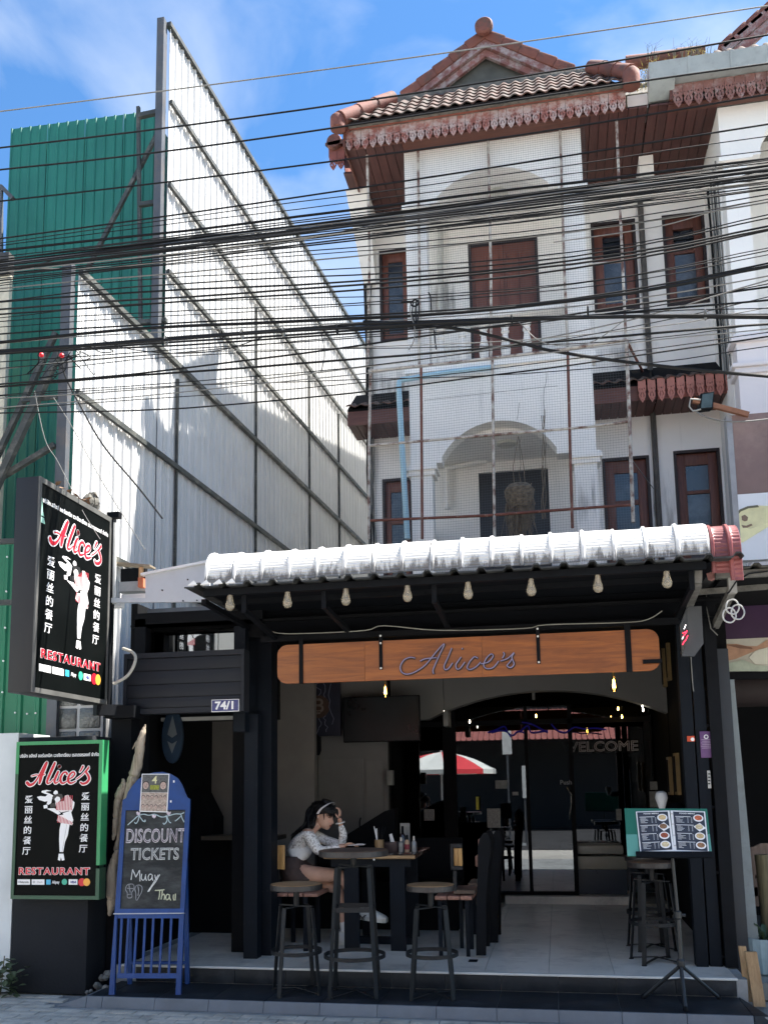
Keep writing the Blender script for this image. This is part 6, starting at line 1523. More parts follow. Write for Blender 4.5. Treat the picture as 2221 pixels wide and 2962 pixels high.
# weeds at lower left
wd_ = MB(); rng = random.Random(12)
cw = at(*R2(90, 1990), Z=0)
wo = thing('weed_plant', 'leafy green weed growing against the black pier at the lower left corner', 'plant', (cw.x, 6.95, 0))
for i in range(95):
    a = rng.uniform(0, 6.28); b = Vector((cw.x-.05+rng.gauss(0,.11), 6.93+rng.gauss(0,.04), rng.uniform(.01,.28)))
    m_ = wd_; leaf(m_, b, (math.cos(a), math.sin(a)-.3, rng.uniform(-.2,.5)), rng.uniform(.05,.085), rng.uniform(.018,.03), .4, 4)
wd_.build('foliage', mat('weed_leaf', (.075,.105,.05), .55, var=.4, scale=25), wo, kind='stuff')
MB().tube([(cw.x-.05, 6.95, 0), (cw.x-.02, 6.94, .3)], .004, 5).build('stem', mat('weed_stem', (.08,.07,.03), .8), wo)
# rubble at the pier foot
rb = MB()
for i in range(14):
    c = Vector((-3.66+rng.uniform(0,.15), 7.0+rng.uniform(0,.2), .03+rng.uniform(0,.14))); s_ = rng.uniform(.015,.04); rb.lathe(c-Vector((0,0,s_)), [(s_*.5,0),(s_,s_*.7),(s_*.4,s_*1.5)], 6)
o = rb.build('rubble', mat('pale_rubble', (.16,.16,.15), .9, var=.5, scale=30), None, kind='stuff'); o['label'] = 'small rubble at the foot of the column'

# ================================================================== ACROSS THE STREET (behind the camera, seen in the glass)
ob = thing('opposite_shophouse', 'dark shuttered shophouse across the street with rust red tin roof', 'building', (0, -13, 0))
box('wall', mat('dark_opposite_wall', (.03,.031,.034), .8), ob, -9, 9, -16, -13.2, -.1, 4.4)
PALE = mat('cream_bounce_facade', (.78,.74,.66), .85, var=.05, scale=.5)  # unseen pale rows added to bounce neutral light towards the restaurant
for nm_, lb, args in (('light_bounce_house', 'unseen pale cream shophouse row added to bounce light, behind the tin roof', (-14, 14, -22, -16.1, 4.4, 10.5)), ('light_bounce_house', 'unseen pale cream shophouse added across the street to bounce light, left', (-34, -9.3, -20, -12.6, -.1, 9.5)), ('light_bounce_house', 'unseen pale cream shophouse added across the street to bounce light, right', (9.3, 36, -20, -12.6, -.1, 9.0))):
    t = thing(nm_, lb, 'building', ((args[0]+args[1])/2, args[3], 0))
    box('wall', PALE, t, *args)
    x = args[0]+1.2
    while x < args[1]-1.4:
        for z in ((5.2, 7.8) if args[4] > 1 else (3.4, 6.2)): box('window', GLW, t, x, x+1.1, args[3], args[3]+.03, z, z+1.3)
        x += 2.6
RT = mat('rust_red_tin', (.30,.10,.085), .6, var=.2, scale=4)
pts = []; x = -6
while x < 7:
    pts += [(x, 0), (x+.07, 0), (x+.10, .05), (x+.13, 0)]; x += .2
MB().sheet([[(a, -10.2, 3.05+b) for a, b in pts], [(a, -13.2, 4.3+b) for a, b in pts]]).build('tin_roof', RT, ob)
wp = MB(); 
um = thing('market_umbrella', 'red and white market umbrella standing across the street', 'umbrella', (0,0,0))
uv = at(1150+240*.4822, 1950+560*.4822, Y=26); ux, uy, uz_ = uv.x+.1, 22.84-26, uv.z
um.location = (ux, uy, -.1)
RW = (mat('umbrella_red', (.70,.05,.06), .6, var=.05), mat('umbrella_white', (.80,.80,.74), .6, var=.04))
top = Vector((0, 0, uz_+.1+.42)); R_ = 1.5
for i in range(8):
    a0, a1 = i*math.pi/4+.62, (i+1)*math.pi/4+.62
    p0 = Vector((R_*math.cos(a0), R_*math.sin(a0), uz_+.02)); p1 = Vector((R_*math.cos(a1), R_*math.sin(a1), uz_+.02))
    n_0 = 5; m_ = MB(); rows = []
    for k_ in range(n_0+1):
        t = k_/n_0; a, b = top.lerp(p0, t), top.lerp(p1, t); sg = Vector((0,0,.10*math.sin(math.pi*t)))
        rows.append([a+sg, (a+b)/2+sg*.6, b+sg])
    m_.sheet(rows); m_.sheet([[p+Vector((0,0,-.01)) for p in r] for r in rows[::-1]]); o = link('canopy_panel', m_.mesh('panel', RW[i % 2]), um); o.location = (0,0,0)
    v_ = MB().add([p0, p1, p1-Vector((0,0,.12)), p0-Vector((0,0,.12))], [(0,1,2,3)]); o = link('valance', v_.mesh('valance', RW[i % 2]), um); o.location = (0,0,0)
o = link('pole', MB().tube([(0,0,0), (0,0,top.z+.08)], .025, 8).mesh('pole', ALU), um); o.location = (0,0,0)
for (x_, ya_, yb_, w_, lb) in ((1131,1655,1725,.11,'slim white board added across the street for a bright reflection, upper one'), (1128,1822,1912,.20,'white board added low across the street for a bright reflection'), (1093,1560,1630,.25,'pale board added high across the street for a bright reflection')):
    p, q = D(x_, ya_, Y=26.0), D(x_, yb_, Y=26.0); Yr = 22.88-26.0; o = MB().box(p.x-w_/2, p.x+w_/2, Yr-.05, Yr, q.z, p.z).build('added_reflection_board', mat('reflection_board_white', (.7,.7,.68), .6, var=.15, scale=6), None); MB().bar((p.x, Yr-.03, -.1), (p.x, Yr-.03, q.z), .05).build('post', STEELG, o); tag(o, lb, 'reflection board')  # white boards added out of view so the glass reflects bright strips
# overhead poles for the cables lie outside the frame on both sides
cpz = []
for sx_, lb in ((-11.0, 'left hand concrete utility pole carrying the street cables'), (13.5, 'right hand concrete utility pole carrying the street cables')):
    o = thing('utility_pole', lb, 'utility pole', (sx_, 6.2, 0)); box('pole', CONC, o, sx_-.15, sx_+.15, 6.05, 6.35, -.1, 10.5); box('cross_arm', STEELG, o, sx_-.05, sx_+.05, 5.4, 7.0, 8.9, 9.0)

# ================================================================== CABLES
K = [ # source y at x = 0, 700, 1350, 2221 ; radius px ; grey?
 (321,232,143,15,4.5,1),(426,340,245,99,6,0),(489,407,310,183,6,0),(581,499,412,271,5.5,0),(689,593,495,358,5.5,0),(700,607,517,394,3.2,0),(712,622,541,434,3,0),(724,645,566,456,8,0),(741,658,578,463,3.5,0)]
for i in range(15):
    K.append((749+4.3*i, 664+4.9*i, 583+5.3*i, 470+5.5*i, (4,5.5,8,5,9,5.5,7,4,6,4,5,3.5,4,3,5)[i], 1 if i in (3, 9) else 0))
K += [(752,690,588,500,4,0),(800,668,640,478,3.5,0),(770,725,600,530,4,1),
 (818,743,684,561,3.5,0),(828,749,700,573,3,0),(836,770,707,580,4.5,1),(844,792,758,617,3.5,0),(871,811,772,627,4.5,0),(876,829,788,650,6,0),(895,846,798,657,6.5,0),(908,862,812,664,6,0),(920,867,844,713,3,0),
 (933,890,854,719,3.5,0),(946,901,864,732,3,0),(965,927,892,759,5.5,0),(992,935,900,767,10,0),(996,946,914,792,4,1),(1013,962,925,913,9,0),(1019,968,929,917,9,0),(1025,976,935,921,7,0),(1022,985,940,865,6,0),
 (1046,1000,953,819,3.5,0),(1063,1003,940,894,3,0),(1073,1012,993,884,3,1),(1095,1018,1004,930,3,0),(1108,1046,953,832,6,0),(1118,1064,1010,938,7,0),(1145,1090,1024,853,3,0),(1150,1102,1020,807,4,1),(1176,1118,1045,953,3.5,1),(1184,1135,1075,960,3,0),(1194,1166,1097,970,5,0),(1145,1110,1088,1000,3,0)]
names_ = {0:'highest lone grey cable crossing the open sky above the roofs',1:'thick black cable crossing just over the tiled gable skirt',2:'black cable running across the pierced lace fascia of the eave',3:'black cable crossing the soffit just under the lace boards',4:'black cable over the top of the upper balcony arch'}
rng = random.Random(21)
for i, (a, b, c, d, r, gcol) in enumerate(K):
    Y = (6.9, 6.5, 6.5, 6.45, 6.4)[i] if i < 5 else 6.05+.5*rng.random()
    xs_ = (0, 700, 1350, 2221); ysv = (a, b, c, d); pts = []
    for px in range(-900, 3200, 160):
        # cubic through the four readings
        y = 0
        for j in range(4):
            L_ = ysv[j]
            for k2 in range(4):
                if k2 != j: L_ *= (px-xs_[k2])/(xs_[j]-xs_[k2])
            y += L_
        if px < 0 or px > 2221:
            # carry on straight outside the frame
            e, s_, y0_ = (0, (b-a)/700., a) if px < 0 else (2221, (d-c)/871., d)
            y = y0_+s_*(px-e)
        wob = 2.0*math.sin(px*.004+i*1.7)+1.0*math.sin(px*.011+i*2.9) if i > 4 else 0
        pts.append(at(px, y+wob, Y=Y))
    o = MB().tube(pts, r*.5*Y*.98/FPX, 6).build('overhead_cable', CABLEG if gcol else CABLE, None, smooth=True)
    big = r >= 5.5
    if i in names_: lb = names_[i]
    elif 8 < i < 28: lb = 'thick black cable in the dense band below the upper arch' if big else 'thin black cable in the dense band below the upper arch'
    elif i >= 44 and i < 49: lb = 'heavy bundled black cable passing over the balustrade'
    elif i >= 49: lb = ('thick' if big else 'thin')+(' grey' if gcol else ' black')+' cable crossing low over the balcony floor band'
    elif i < 9 or c < 600: lb = ('thick' if big else 'thin')+' black cable crossing the upper arch above the dense band'
    else: lb = ('thick' if big else 'thin')+(' grey' if gcol else ' black')+' cable crossing '+('the balcony wall just over the brown door' if c < 705 else 'the upper half of the brown balcony door' if c < 765 else 'the middle of the brown balcony door' if c < 805 else 'the lower half of the brown balcony door' if c < 870 else 'between the brown door and the balustrade')
    tag(o, lb, 'cable', 'overhead street cables')
def cab(pts, r, Y, lb, m=CABLE):
    P_ = smooth_path([(x, y) for x, y in pts], 5); o = MB().tube([at(x, y, Y=Y) for x, y in P_], r, 6).build('overhead_cable', m, None, smooth=True); tag(o, lb, 'cable'); return o
cab([(1050,930),(1190,937),(1350,955),(1500,990),(1600,1015),(1847,1051),(2221,1088),(2700,1120)], .011, 6.2, 'black cable sagging down to the right across the lower balcony')
cab([(178,1015),(186,1080),(230,1170),(300,1290),(400,1410),(470,1500)], .007, 6.6, 'loose black drop cable curving down over the white screen wall')
cab([(100,1130),(130,1270),(170,1340),(240,1480),(290,1560)], .003, 6.6, 'thin slack wire trailing down in front of the green wall', CABLEG)
cab([(155,1150),(200,1220),(300,1400),(400,1560),(420,1590)], .0035, 6.7, 'thin slack wire trailing down over the white wall to the junk', CABLEG)
# cable tie knot in front of the left pillar
kn = thing('cable_tie_knot', 'knot of looped wire tying the cable bundle in front of the left balcony pillar', 'cable tie', at(1200, 890, Y=6.2))
for (pts, r) in (([(1190,870),(1186,900),(1196,935),(1200,960),(1195,990),(1182,1012)], .004), ([(1196,868),(1192,905),(1200,935)], .005), ([(1204,868),(1202,900),(1204,930)], .005), ([(1210,866),(1212,900),(1206,935)], .005), ([(1188,876),(1200,866),(1210,874),(1204,884),(1192,884),(1188,876)], .006), ([(1160,873),(1195,871)], .006)):
    MB().tube([at(x, y, Y=6.1) for x, y in smooth_path(pts, 4)], r, 6).build('wire_loop', CABLE if r > .0045 else CABLEG, kn)
for pts in ([(1239,845),(1245,860),(1247,900)], [(1256,955),(1258,985),(1262,1010)]): cab(pts, .009, 10.1, 'short black cable end standing up behind the balustrade' if pts[0][1] < 900 else 'short black cable end behind the left balusters')

# tangles, ties and hanging loops on the cable bundles
tg = thing('cable_tangle', 'tangle of thin loose wires hanging off the cable bundle at the far left', 'cable tangle', at(200, 1040, Y=6.2))
rng = random.Random(77)
for i in range(9):
    x0_ = rng.uniform(60, 240); y0_ = rng.uniform(1005, 1040); P_ = [(x0_, y0_)]
    for k_ in range(4): P_.append((P_[-1][0]+rng.uniform(-40, 50), P_[-1][1]+rng.uniform(-12, 42)))
    MB().tube([at(x, y, Y=6.15) for x, y in smooth_path(P_, 5)], rng.uniform(.002,.0045), 5).build('wire_loop', CABLE, tg)
for i, (x, y, w_, h_) in enumerate(((640,968,3,20),(700,966,3,18),(975,952,3,16),(480,985,3,16),(1480,925,3,14),(2040,910,3,16),(1700,900,3,20),(820,960,3,16))):
    c = at(x, y, Y=6.12); o = MB().tube([c+Vector((.0, .03*math.sin(a*math.pi/6), .032*math.cos(a*math.pi/6))) for a in range(12)], .006, 6, closed=True).build('cable_clip', CABLEG if i % 2 else CABLE, None); tag(o, 'small clip band wrapped round the heavy cable bundle', 'cable clip', 'clip bands on the cables')
cab([(930,962),(938,1010),(935,1050),(928,1075)], .003, 6.2, 'short loose wire end dangling from the bundle left of the balcony')
cab([(1500,930),(1560,985),(1640,1000),(1720,985),(1800,930)], .003, 6.2, 'slack wire loop drooping from the bundle right of the balustrade', CABLEG)
cab([(300,985),(380,1010),(520,1022),(650,1010),(760,975)], .0035, 6.2, 'slack black wire drooping under the heavy bundle over the white wall')
cab([(1600,700),(1900,655),(2100,600),(2300,560)], .004, 6.3, 'pale grey service wire running up to the right balcony', CABLEG)
# ================================================================== FURNITURE
SEATW = wood('worn_seat_wood', (.20,.11,.05), (.40,.25,.13), .45, axis=0, scale=4)
SEATD = wood('dark_top_wood', (.07,.045,.035), (.14,.095,.07), .4, axis=0, scale=4)
SEATG = wood('golden_wood', (.30,.16,.05), (.50,.29,.10), .45, axis=2, scale=4)
BSTEEL = mat('matt_black_steel', (.009,.010,.012), .55, spec=.35, var=.2, scale=10, dirt=(.08,.08,.08), dscale=16, damt=.3, dlo=.62)
def bar_stool(name, label, x, y, z, H, R_, rot, wood_m, frame_top, half_t, half_b, ring_z, group=None, cat='bar stool', extra=None):
    t = thing(name, label, cat, (x, y, z), group)
    def L(nm, mb, m, sm=None, bevel=0):
        o = link(nm, mb.mesh(nm, m, bevel), t); o.location = (0,0,0); o.rotation_euler = (0,0,rot); return o
    L('seat' if cat == 'bar stool' else 'table_top', MB().lathe((0,0,0), [(R_-.006,H-.012),(R_-.004,H-.002),(R_-.012,H),(0.01,H+.0005)], 32), wood_m).data.set_sharp_from_angle(angle=.6)
    s = L('seat_rim', MB().lathe((0,0,0), [(R_-.03,H-.045),(R_-.002,H-.045),(R_,H-.04),(R_,H-.006),(R_-.005,H-.004),(R_-.02,H-.012)], 32), mat('brownish_steel_rim', (.028,.024,.023), .45, var=.2))
    L('stem', MB().lathe((0,0,0), [(.022,frame_top),(.022,H-.045)], 12), BSTEEL)
    fl_ = MB()
    c4 = [(1,1),(-1,1),(-1,-1),(1,-1)]
    for i, (a, b) in enumerate(c4):
        m_ = MB(); m_.bar((a*half_t, b*half_t, frame_top), (a*half_b, b*half_b, .006), .034, .008, up=(a, b, 0)); L('leg', m_, BSTEEL)
    m_ = MB()
    m_.bar((-half_t,-half_t,frame_top+.004),(half_t,half_t,frame_top+.004),.03,.008); m_.bar((-half_t,half_t,frame_top+.0125),(half_t,-half_t,frame_top+.0125),.03,.008); L('top_frame', m_, BSTEEL)
    rr = (half_t+(half_b-half_t)*(1-ring_z/frame_top))*1.414+.004
    m_ = MB(); m_.lathe((0,0,0), [(rr,ring_z-.014),(rr+.006,ring_z-.014),(rr+.006,ring_z+.014),(rr,ring_z+.014),(rr,ring_z-.014)], 32, cap=False); L('foot_ring', m_, BSTEEL)
    for a, b in c4: L('foot_brace', MB().bar((a*half_b,b*half_b,.012),(0,0,.03 if a == b else .038),.02,.007), BSTEEL)
    for a, b in c4: pass
    for a, b in c4: L('foot_pad', MB().lathe((a*half_b, b*half_b, 0), [(.02,0),(.02,.006)], 8), BSTEEL)
    if extra: extra(t, L)
    return t
YS = 7.03
p = at(*R6(1205, 795), Y=YS); Hs = at(*R6(1205, 793), Y=YS).z-Z1
bar_stool('bar_stool', 'round bar stool with pale golden top in front of the dining table right end', p.x, YS, Z1, Hs, (at(*R6(1358,795),Y=YS).x-at(*R6(1050,795),Y=YS).x)/2, .10, SEATW, at(*R6(1205,945),Y=YS).z-Z1, .105, .15, .30)
p = at(*R6(347, 795), Y=YS)
bar_stool('bar_stool', 'round bar stool with brown top left of the tall round table', p.x, YS, Z1, Hs, (at(*R6(508,795),Y=YS).x-at(*R6(187,795),Y=YS).x)/2, .42, SEATW, at(*R6(347,940),Y=YS).z-Z1, .105, .15, .30)
p = at(*R6(713, 575), Y=7.02)
def tx(t, L):
    m_ = MB(); h = .125+(.16-.125)*.42
    for a, b in (((1,1),(-1,1)), ((-1,1),(-1,-1)), ((-1,-1),(1,-1)), ((1,-1),(1,1))): m_.bar((a[0]*h, a[1]*h, .62), (b[0]*h, b[1]*h, .62), .008, .034)
    L('cross_rail', m_, BSTEEL)
bar_stool('tall_round_table', 'tall small round table with dark top on square black legs', p.x, 7.02, Z1, at(*R6(713,572),Y=7.02).z-Z1, (at(*R6(932,575),Y=7.02).x-at(*R6(495,575),Y=7.02).x)/2, .12, SEATD, at(*R6(713,685),Y=7.02).z-Z1, .12, .17, .28, cat='table', extra=tx)
# two stools behind the menu stand
p = at(*R7(975, 590), Y=7.85)
s3 = bar_stool('bar_stool', 'dark bar stool standing behind the menu stand, nearer of two', p.x, 7.85, Z2, p.z-Z2, .185, .25, SEATD, at(*R7(975,712),Y=7.85).z-Z2, .105, .15, .30)
s4 = tree_copy(s3); s4.location = (p.x+.02, 8.45, Z2); s4['label'] = 'dark bar stool in shadow behind the nearer one at the menu stand'

# dining table
dt = thing('dining_table', 'thick live edge wooden dining table on black steel plate legs', 'table', (-1.5, 8.4, Z2))
TT = wood('dark_red_table_top', (.05,.022,.015), (.10,.045,.03), .25, axis=1, scale=3, coat=.5)
zt_ = at(*R6(1105, 608), Y=8.02).z; zb_ = at(*R6(1105, 634), Y=8.02).z
xl_, xr_ = at(*R6(520, 620), Y=8.02).x, at(*R6(1106, 620), Y=8.02).x
xs_ = [xl_, xl_+.36, xl_+.70, xr_]
for i in range(3):
    box('table_plank', TT, dt, xs_[i]+.001, xs_[i+1]-.001, 8.03, 9.0, zb_+.002, zt_, bevel=.003)
EDG = wood('pale_live_edge', (.26,.15,.07), (.46,.30,.15), .6, axis=0, scale=6)
m_ = MB(); n = 30; rows = []
rng = random.Random(6); off = [rng.uniform(-.004, .004) for _ in range(n+1)]
for zz_, yo in ((zb_+.001, .012), (zb_+.008, 0), (zt_-.008, .002), (zt_-.001, .012)):
    rows.append([(xl_+(xr_-xl_)*i/n, 8.018+yo+off[i]+rng.uniform(-.001,.001), zz_) for i in range(n+1)])
m_.sheet(rows); m_.build('live_edge', EDG, dt)
for xx in (at(*R6(705, 700), Y=8.15).x, at(*R6(998, 700), Y=8.15).x):
    box('leg', NAVYB, dt, xx-.065, xx+.065, 8.10, 8.14, Z2, zb_)
    box('leg', NAVYB, dt, xx-.065, xx+.065, 8.86, 8.90, Z2, zb_)
box('stretcher', NAVYB, dt, xl_+.15, xr_-.1, 8.42, 8.48, Z2, Z2+.06); box('apron', NAVYB, dt, xl_+.05, xr_-.05, 8.09, 8.13, zb_-.07, zb_-.002)
a = at(*R6(844, 636), Y=8.0); MB().lathe(a, [(.004,-.008),(.010,0),(.004,.008)], 8).build('white_knob', WHITE, dt)
# things on the table
zt2 = zt_
def ontab(x, y, Y=8.5): p = at(*R6(x, y), Y=Y); return Vector((p.x, Y, zt2))
cup = ontab(877, 500, 8.35); ct_ = thing('straw_cup', 'wooden cup of black and striped straws on the dining table', 'cup', cup)
hcup = at(*R6(877, 463), Y=8.35).z-at(*R6(877, 545), Y=8.35).z; rc_ = (at(*R6(907,500),Y=8.35).x-at(*R6(848,500),Y=8.35).x)/2
MB().lathe(cup, [(rc_*.92,0),(rc_,hcup*.9),(rc_,hcup),(rc_*.85,hcup),(rc_*.8,.02)], 20).build('cup', wood('bamboo_cup', (.18,.11,.05), (.30,.20,.10), .5, axis=2), ct_, smooth=True)
rng = random.Random(11)
for i in range(11):
    dx, dy = (rng.uniform(-.02,-.005), rng.uniform(-.01,.01)) if i < 3 else (rng.uniform(-.015,.02), rng.uniform(-.02,.02)); tp = (-.045+.012*i, .0) if i < 3 else (rng.uniform(-.02,.05), rng.uniform(-.02,.03))
    MB().tube([cup+Vector((dx*.5, dy*.5, .02)), cup+Vector((tp[0], tp[1], hcup+rng.uniform(.06,.12)))], .0035, 6).build('straw', PRINTW if i < 3 else BLACKM, ct_)
nb_ = ontab(950, 520, 8.45); nt = thing('napkin_box', 'dark brown napkin box with a white napkin on the dining table', 'napkin box', nb_)
MB().box(nb_.x-.06, nb_.x+.065, 8.42, 8.52, zt2, zt2+.085).build('box', mat('dark_brown_box', (.05,.03,.028), .6), nt, bevel=.004); MB().hexa([nb_+Vector(v) for v in ((-.0,0,.085),(.035,0,.085),(.035,.01,.085),(-.0,.01,.085),(-.012,0,.15),(.012,0,.16),(.012,.008,.16),(-.012,.008,.15))]).build('napkin', WHITE, nt)
def bottle(x, Y, h, r, cols, lb, name='sauce_bottle', cat='bottle', grp='condiments on the dining table'):
    p = ontab(x, 550, Y); t = thing(name, lb, cat, p, grp)
    MB().lathe(p, [(r*.95,0),(r,.01),(r,h*.6),(r*.45,h*.72)], 14).build('body', cols[0], t, smooth=True); MB().lathe(p, [(r*.47,h*.72),(r*.42,h*.98),(r*.3,h)], 12).build('cap', cols[1], t, smooth=True)
    if len(cols) > 2: MB().lathe(p, [(r*1.02,h*.15),(r*1.02,h*.45)], 14, cap=False).build('label', cols[2], t)
BR = mat('soy_brown', (.02,.01,.008), .1, var=.1, coat=.6); CRM = mat('cream_sauce', (.40,.28,.18), .4); RDS = mat('dull_red', (.25,.02,.04), .4); CLR = mat('clear_grey_glass', (.22,.23,.23), .08, var=.2, coat=.8); MET = mat('shaker_metal', (.45,.45,.45), .3, metal=.8)
bottle(1018, 8.42, .13, .026, (CLR, MET), 'glass shaker with metal cap, leftmost of the condiments')
bottle(1028, 8.56, .22, .028, (BR, BLACKM, mat('grey_label', (.2,.2,.2), .5)), 'tall brown sauce bottle behind the shakers')
bottle(1056, 8.40, .15, .022, (CRM, BLACKM, RDS), 'cream sauce bottle with red label between the two shakers')
bottle(1100, 8.42, .14, .024, (CLR, MET), 'glass shaker with white top, rightmost of the condiments')
p = ontab(1042, 440, 8.7); o = MB().box(p.x-.045, p.x+.045, 8.7, 8.71, zt2, zt2+.24).build('table_card', mat('grey_card', (.22,.22,.21), .5, var=.3, scale=40)); tag(o, 'small grey card standing behind the sauce bottles', 'card')
for x, y, w_, h_, Y, lb in ((1197,350,.055,.06,10.2,'small pale price card low on the dark back wall'),(1610,370,.07,.10,10.2,'stack of pale menu leaflets in the shadow at the back')):
    p = at(*R6(x, y), Y=Y); o = MB().box(p.x-w_, p.x+w_, Y, Y+.02, p.z-h_, p.z+h_).build('wall_card', mat('dim_card', (.14,.14,.13), .5, var=.6, scale=50)); tag(o, lb, 'card')
# benches behind the table (dark), seen as black shapes
def bench(name, label, x0, x1, Y, zs, zb2, m=BLACKW):
    t = thing(name, label, 'bench', ((x0+x1)/2, Y, Z2)); box('seat', m, t, x0, x1, Y, Y+.4, zs-.05, zs); box('back', m, t, x0, x1, Y+.4, Y+.45, zs-.3, zb2); box('base', m, t, x0+.03, x1-.03, Y+.05, Y+.38, Z2, zs-.05)
bk0 = D(838, 1835, Y=9.6); bench('booth_bench', 'black upholstered booth bench against the grey wall', D(592, 1850, Y=9.6).x, D(1000, 1850, Y=9.6).x, 9.2, .65, at(*R6(190, 500), Y=9.6).z)
MB().prism([(D(700,1865,Y=9.5).x,D(700,1865,Y=9.5).z),(D(700,1838,Y=9.5).x,D(700,1838,Y=9.5).z),(D(838,1752,Y=9.5).x,D(838,1752,Y=9.5).z),(D(860,1745,Y=9.5).x,D(860,1745,Y=9.5).z),(D(860,1865,Y=9.5).x,D(860,1865,Y=9.5).z)][::-1], (0,9.5,0),(1,0,0),(0,0,1),.2).build('sloping_panel', BLACKW, rs)
# dining chairs of black steel with wood slats
def slat_chair(name, label, side):
    """side -1: backrest panel seen flat at the left; +1: seen edge on at the right"""
    t = thing(name, label, 'chair', (0,0,0)); return t
SW1 = SEATG
ch1 = thing('dining_chair', 'dining chair with vertical golden slat backrest behind the left bar stool', 'chair', (at(*R6(205,620),Y=8.0).x, 8.1, Z2))
xa_, xb_ = at(*R6(135, 620), Y=7.98).x, at(*R6(277, 620), Y=7.98).x; za_, zb2_ = at(*R6(205, 705), Y=7.98).z, at(*R6(205, 540), Y=7.98).z
w4 = (xb_-xa_-.02)/4
for i in range(4): box('slat', SEATG, ch1, xa_+.02+i*w4, xa_+.02+(i+1)*w4-.002, 7.98-.006*i, 8.0-.006*i, za_+.01, zb2_-.005, bevel=.002)
box('back_frame', BSTEEL, ch1, xa_-.005, xa_+.018, 7.975, 8.03, za_-.01, zb2_)
MB().bar(at(*R6(222, 690), Y=8.02), at(*R6(225, 860), Y=8.02), .04).build('back_post', BSTEEL, ch1)
zs_ = at(*R6(330, 850), Y=8.0).z; x0_, x1_ = at(*R6(200, 870), Y=8.0).x, at(*R6(490, 870), Y=8.0).x
RSW = wood('reddish_seat_plank', (.20,.09,.065), (.36,.19,.14), .45, axis=1)
for i in range(3): box('seat_slat', RSW, ch1, x0_+i*(x1_-x0_)/3+.004, x0_+(i+1)*(x1_-x0_)/3-.004, 7.98, 8.5, zs_-.03, zs_, bevel=.006)
for xx, yy in ((x0_+.05, 8.02), (x1_-.12, 8.02), (x0_+.05, 8.45), (x1_-.12, 8.45)): MB().bar((xx, yy, zs_-.03), (xx, yy, Z2), .035).build('leg', NAVYB, ch1)
ch2 = thing('dining_chair', 'dining chair seen edge on with golden slats, right of the dining table', 'chair', (at(*R6(1365,620),Y=7.75).x, 7.9, Z2))
YC = 7.75
xa_, xb_ = at(*R6(1345, 620), Y=YC).x, at(*R6(1405, 620), Y=YC).x; za_, zb2_ = at(*R6(1360, 700), Y=YC).z, at(*R6(1360, 535), Y=YC).z
for i in range(2): box('slat', SEATG, ch2, xa_+.012+i*.035, xa_+.012+(i+1)*.035-.002, YC-.004*i, YC+.03, za_+.03, zb2_-.035, bevel=.003)
m_ = MB(); m_.box(xa_-.012, xb_+.004, YC-.012, YC+.04, zb2_-.03, zb2_); m_.box(xa_-.012, xb_+.004, YC-.012, YC+.04, za_, za_+.028); m_.box(xa_-.014, xa_+.008, YC-.014, YC+.04, za_+.028, zb2_-.03); m_.build('back_frame', BSTEEL, ch2)
MB().bar(at(*R6(1362, 705), Y=YC+.02), at(*R6(1362, 835), Y=YC+.02), .028).build('back_post', BSTEEL, ch2)
zs_ = at(*R6(1350, 868), Y=7.9).z; x0_, x1_ = at(*R6(1232, 880), Y=7.9).x, at(*R6(1475, 880), Y=7.9).x
for i in range(3): box('seat_slat', RSW, ch2, x0_+i*(x1_-x0_)/3+.003, x0_+(i+1)*(x1_-x0_)/3-.003, 7.88, 8.3, zs_-.032, zs_, bevel=.006)
for xx, yy in ((x0_+.04, 7.92), (x1_-.05, 7.92), (x0_+.04, 8.26), (x1_-.05, 8.26)): MB().bar((xx, yy, zs_-.03), (xx, yy, Z2), .03).build('leg', NAVYB, ch2)
# high backed curved chair
ch3 = thing('curved_back_chair', 'black chair with tall curved back and two brown slats right of the table', 'chair', (at(*R6(1540,900),Y=7.9).x, 7.95, Z2))
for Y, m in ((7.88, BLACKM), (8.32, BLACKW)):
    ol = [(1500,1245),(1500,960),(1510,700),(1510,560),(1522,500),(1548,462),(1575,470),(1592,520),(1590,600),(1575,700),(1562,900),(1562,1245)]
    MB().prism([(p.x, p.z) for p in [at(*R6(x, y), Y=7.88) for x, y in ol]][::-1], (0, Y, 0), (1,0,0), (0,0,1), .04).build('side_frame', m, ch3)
for (x0_, y0_, x1_, y1_) in ((1508,505,1538,580),(1490,612,1530,682)):
    p, q = at(*R6(x0_, y0_), Y=7.87), at(*R6(x1_, y1_), Y=7.87); box('back_slat', RSW, ch3, p.x, q.x, 7.872, 8.34, q.z, p.z, bevel=.008)
p, q = at(*R6(1380, 738), Y=8.3), at(*R6(1510, 745), Y=8.3)
box('seat', SEATD, ch3, p.x, q.x, 7.95, 8.32, zs_+.01, zs_+.04); MB().bar((p.x+.02, 8.3, zs_), (p.x+.02, 8.3, Z2), .03).build('leg', NAVYB, ch3)
ch4 = tree_copy(ch3); ch4.location = Vector(ch3.location)+Vector((.05, .75, -.02)); ch4['label'] = 'second tall curved black chair farther back in the shadow'
# dark floor hatch
p = at(*R6(1478, 1284), Z=Z2+.001); hb = box('floor_drain', BLACKM, fl, p.x-.035, p.x+.035, p.y-.05, p.y+.05, Z2+.0005, Z2+.003)

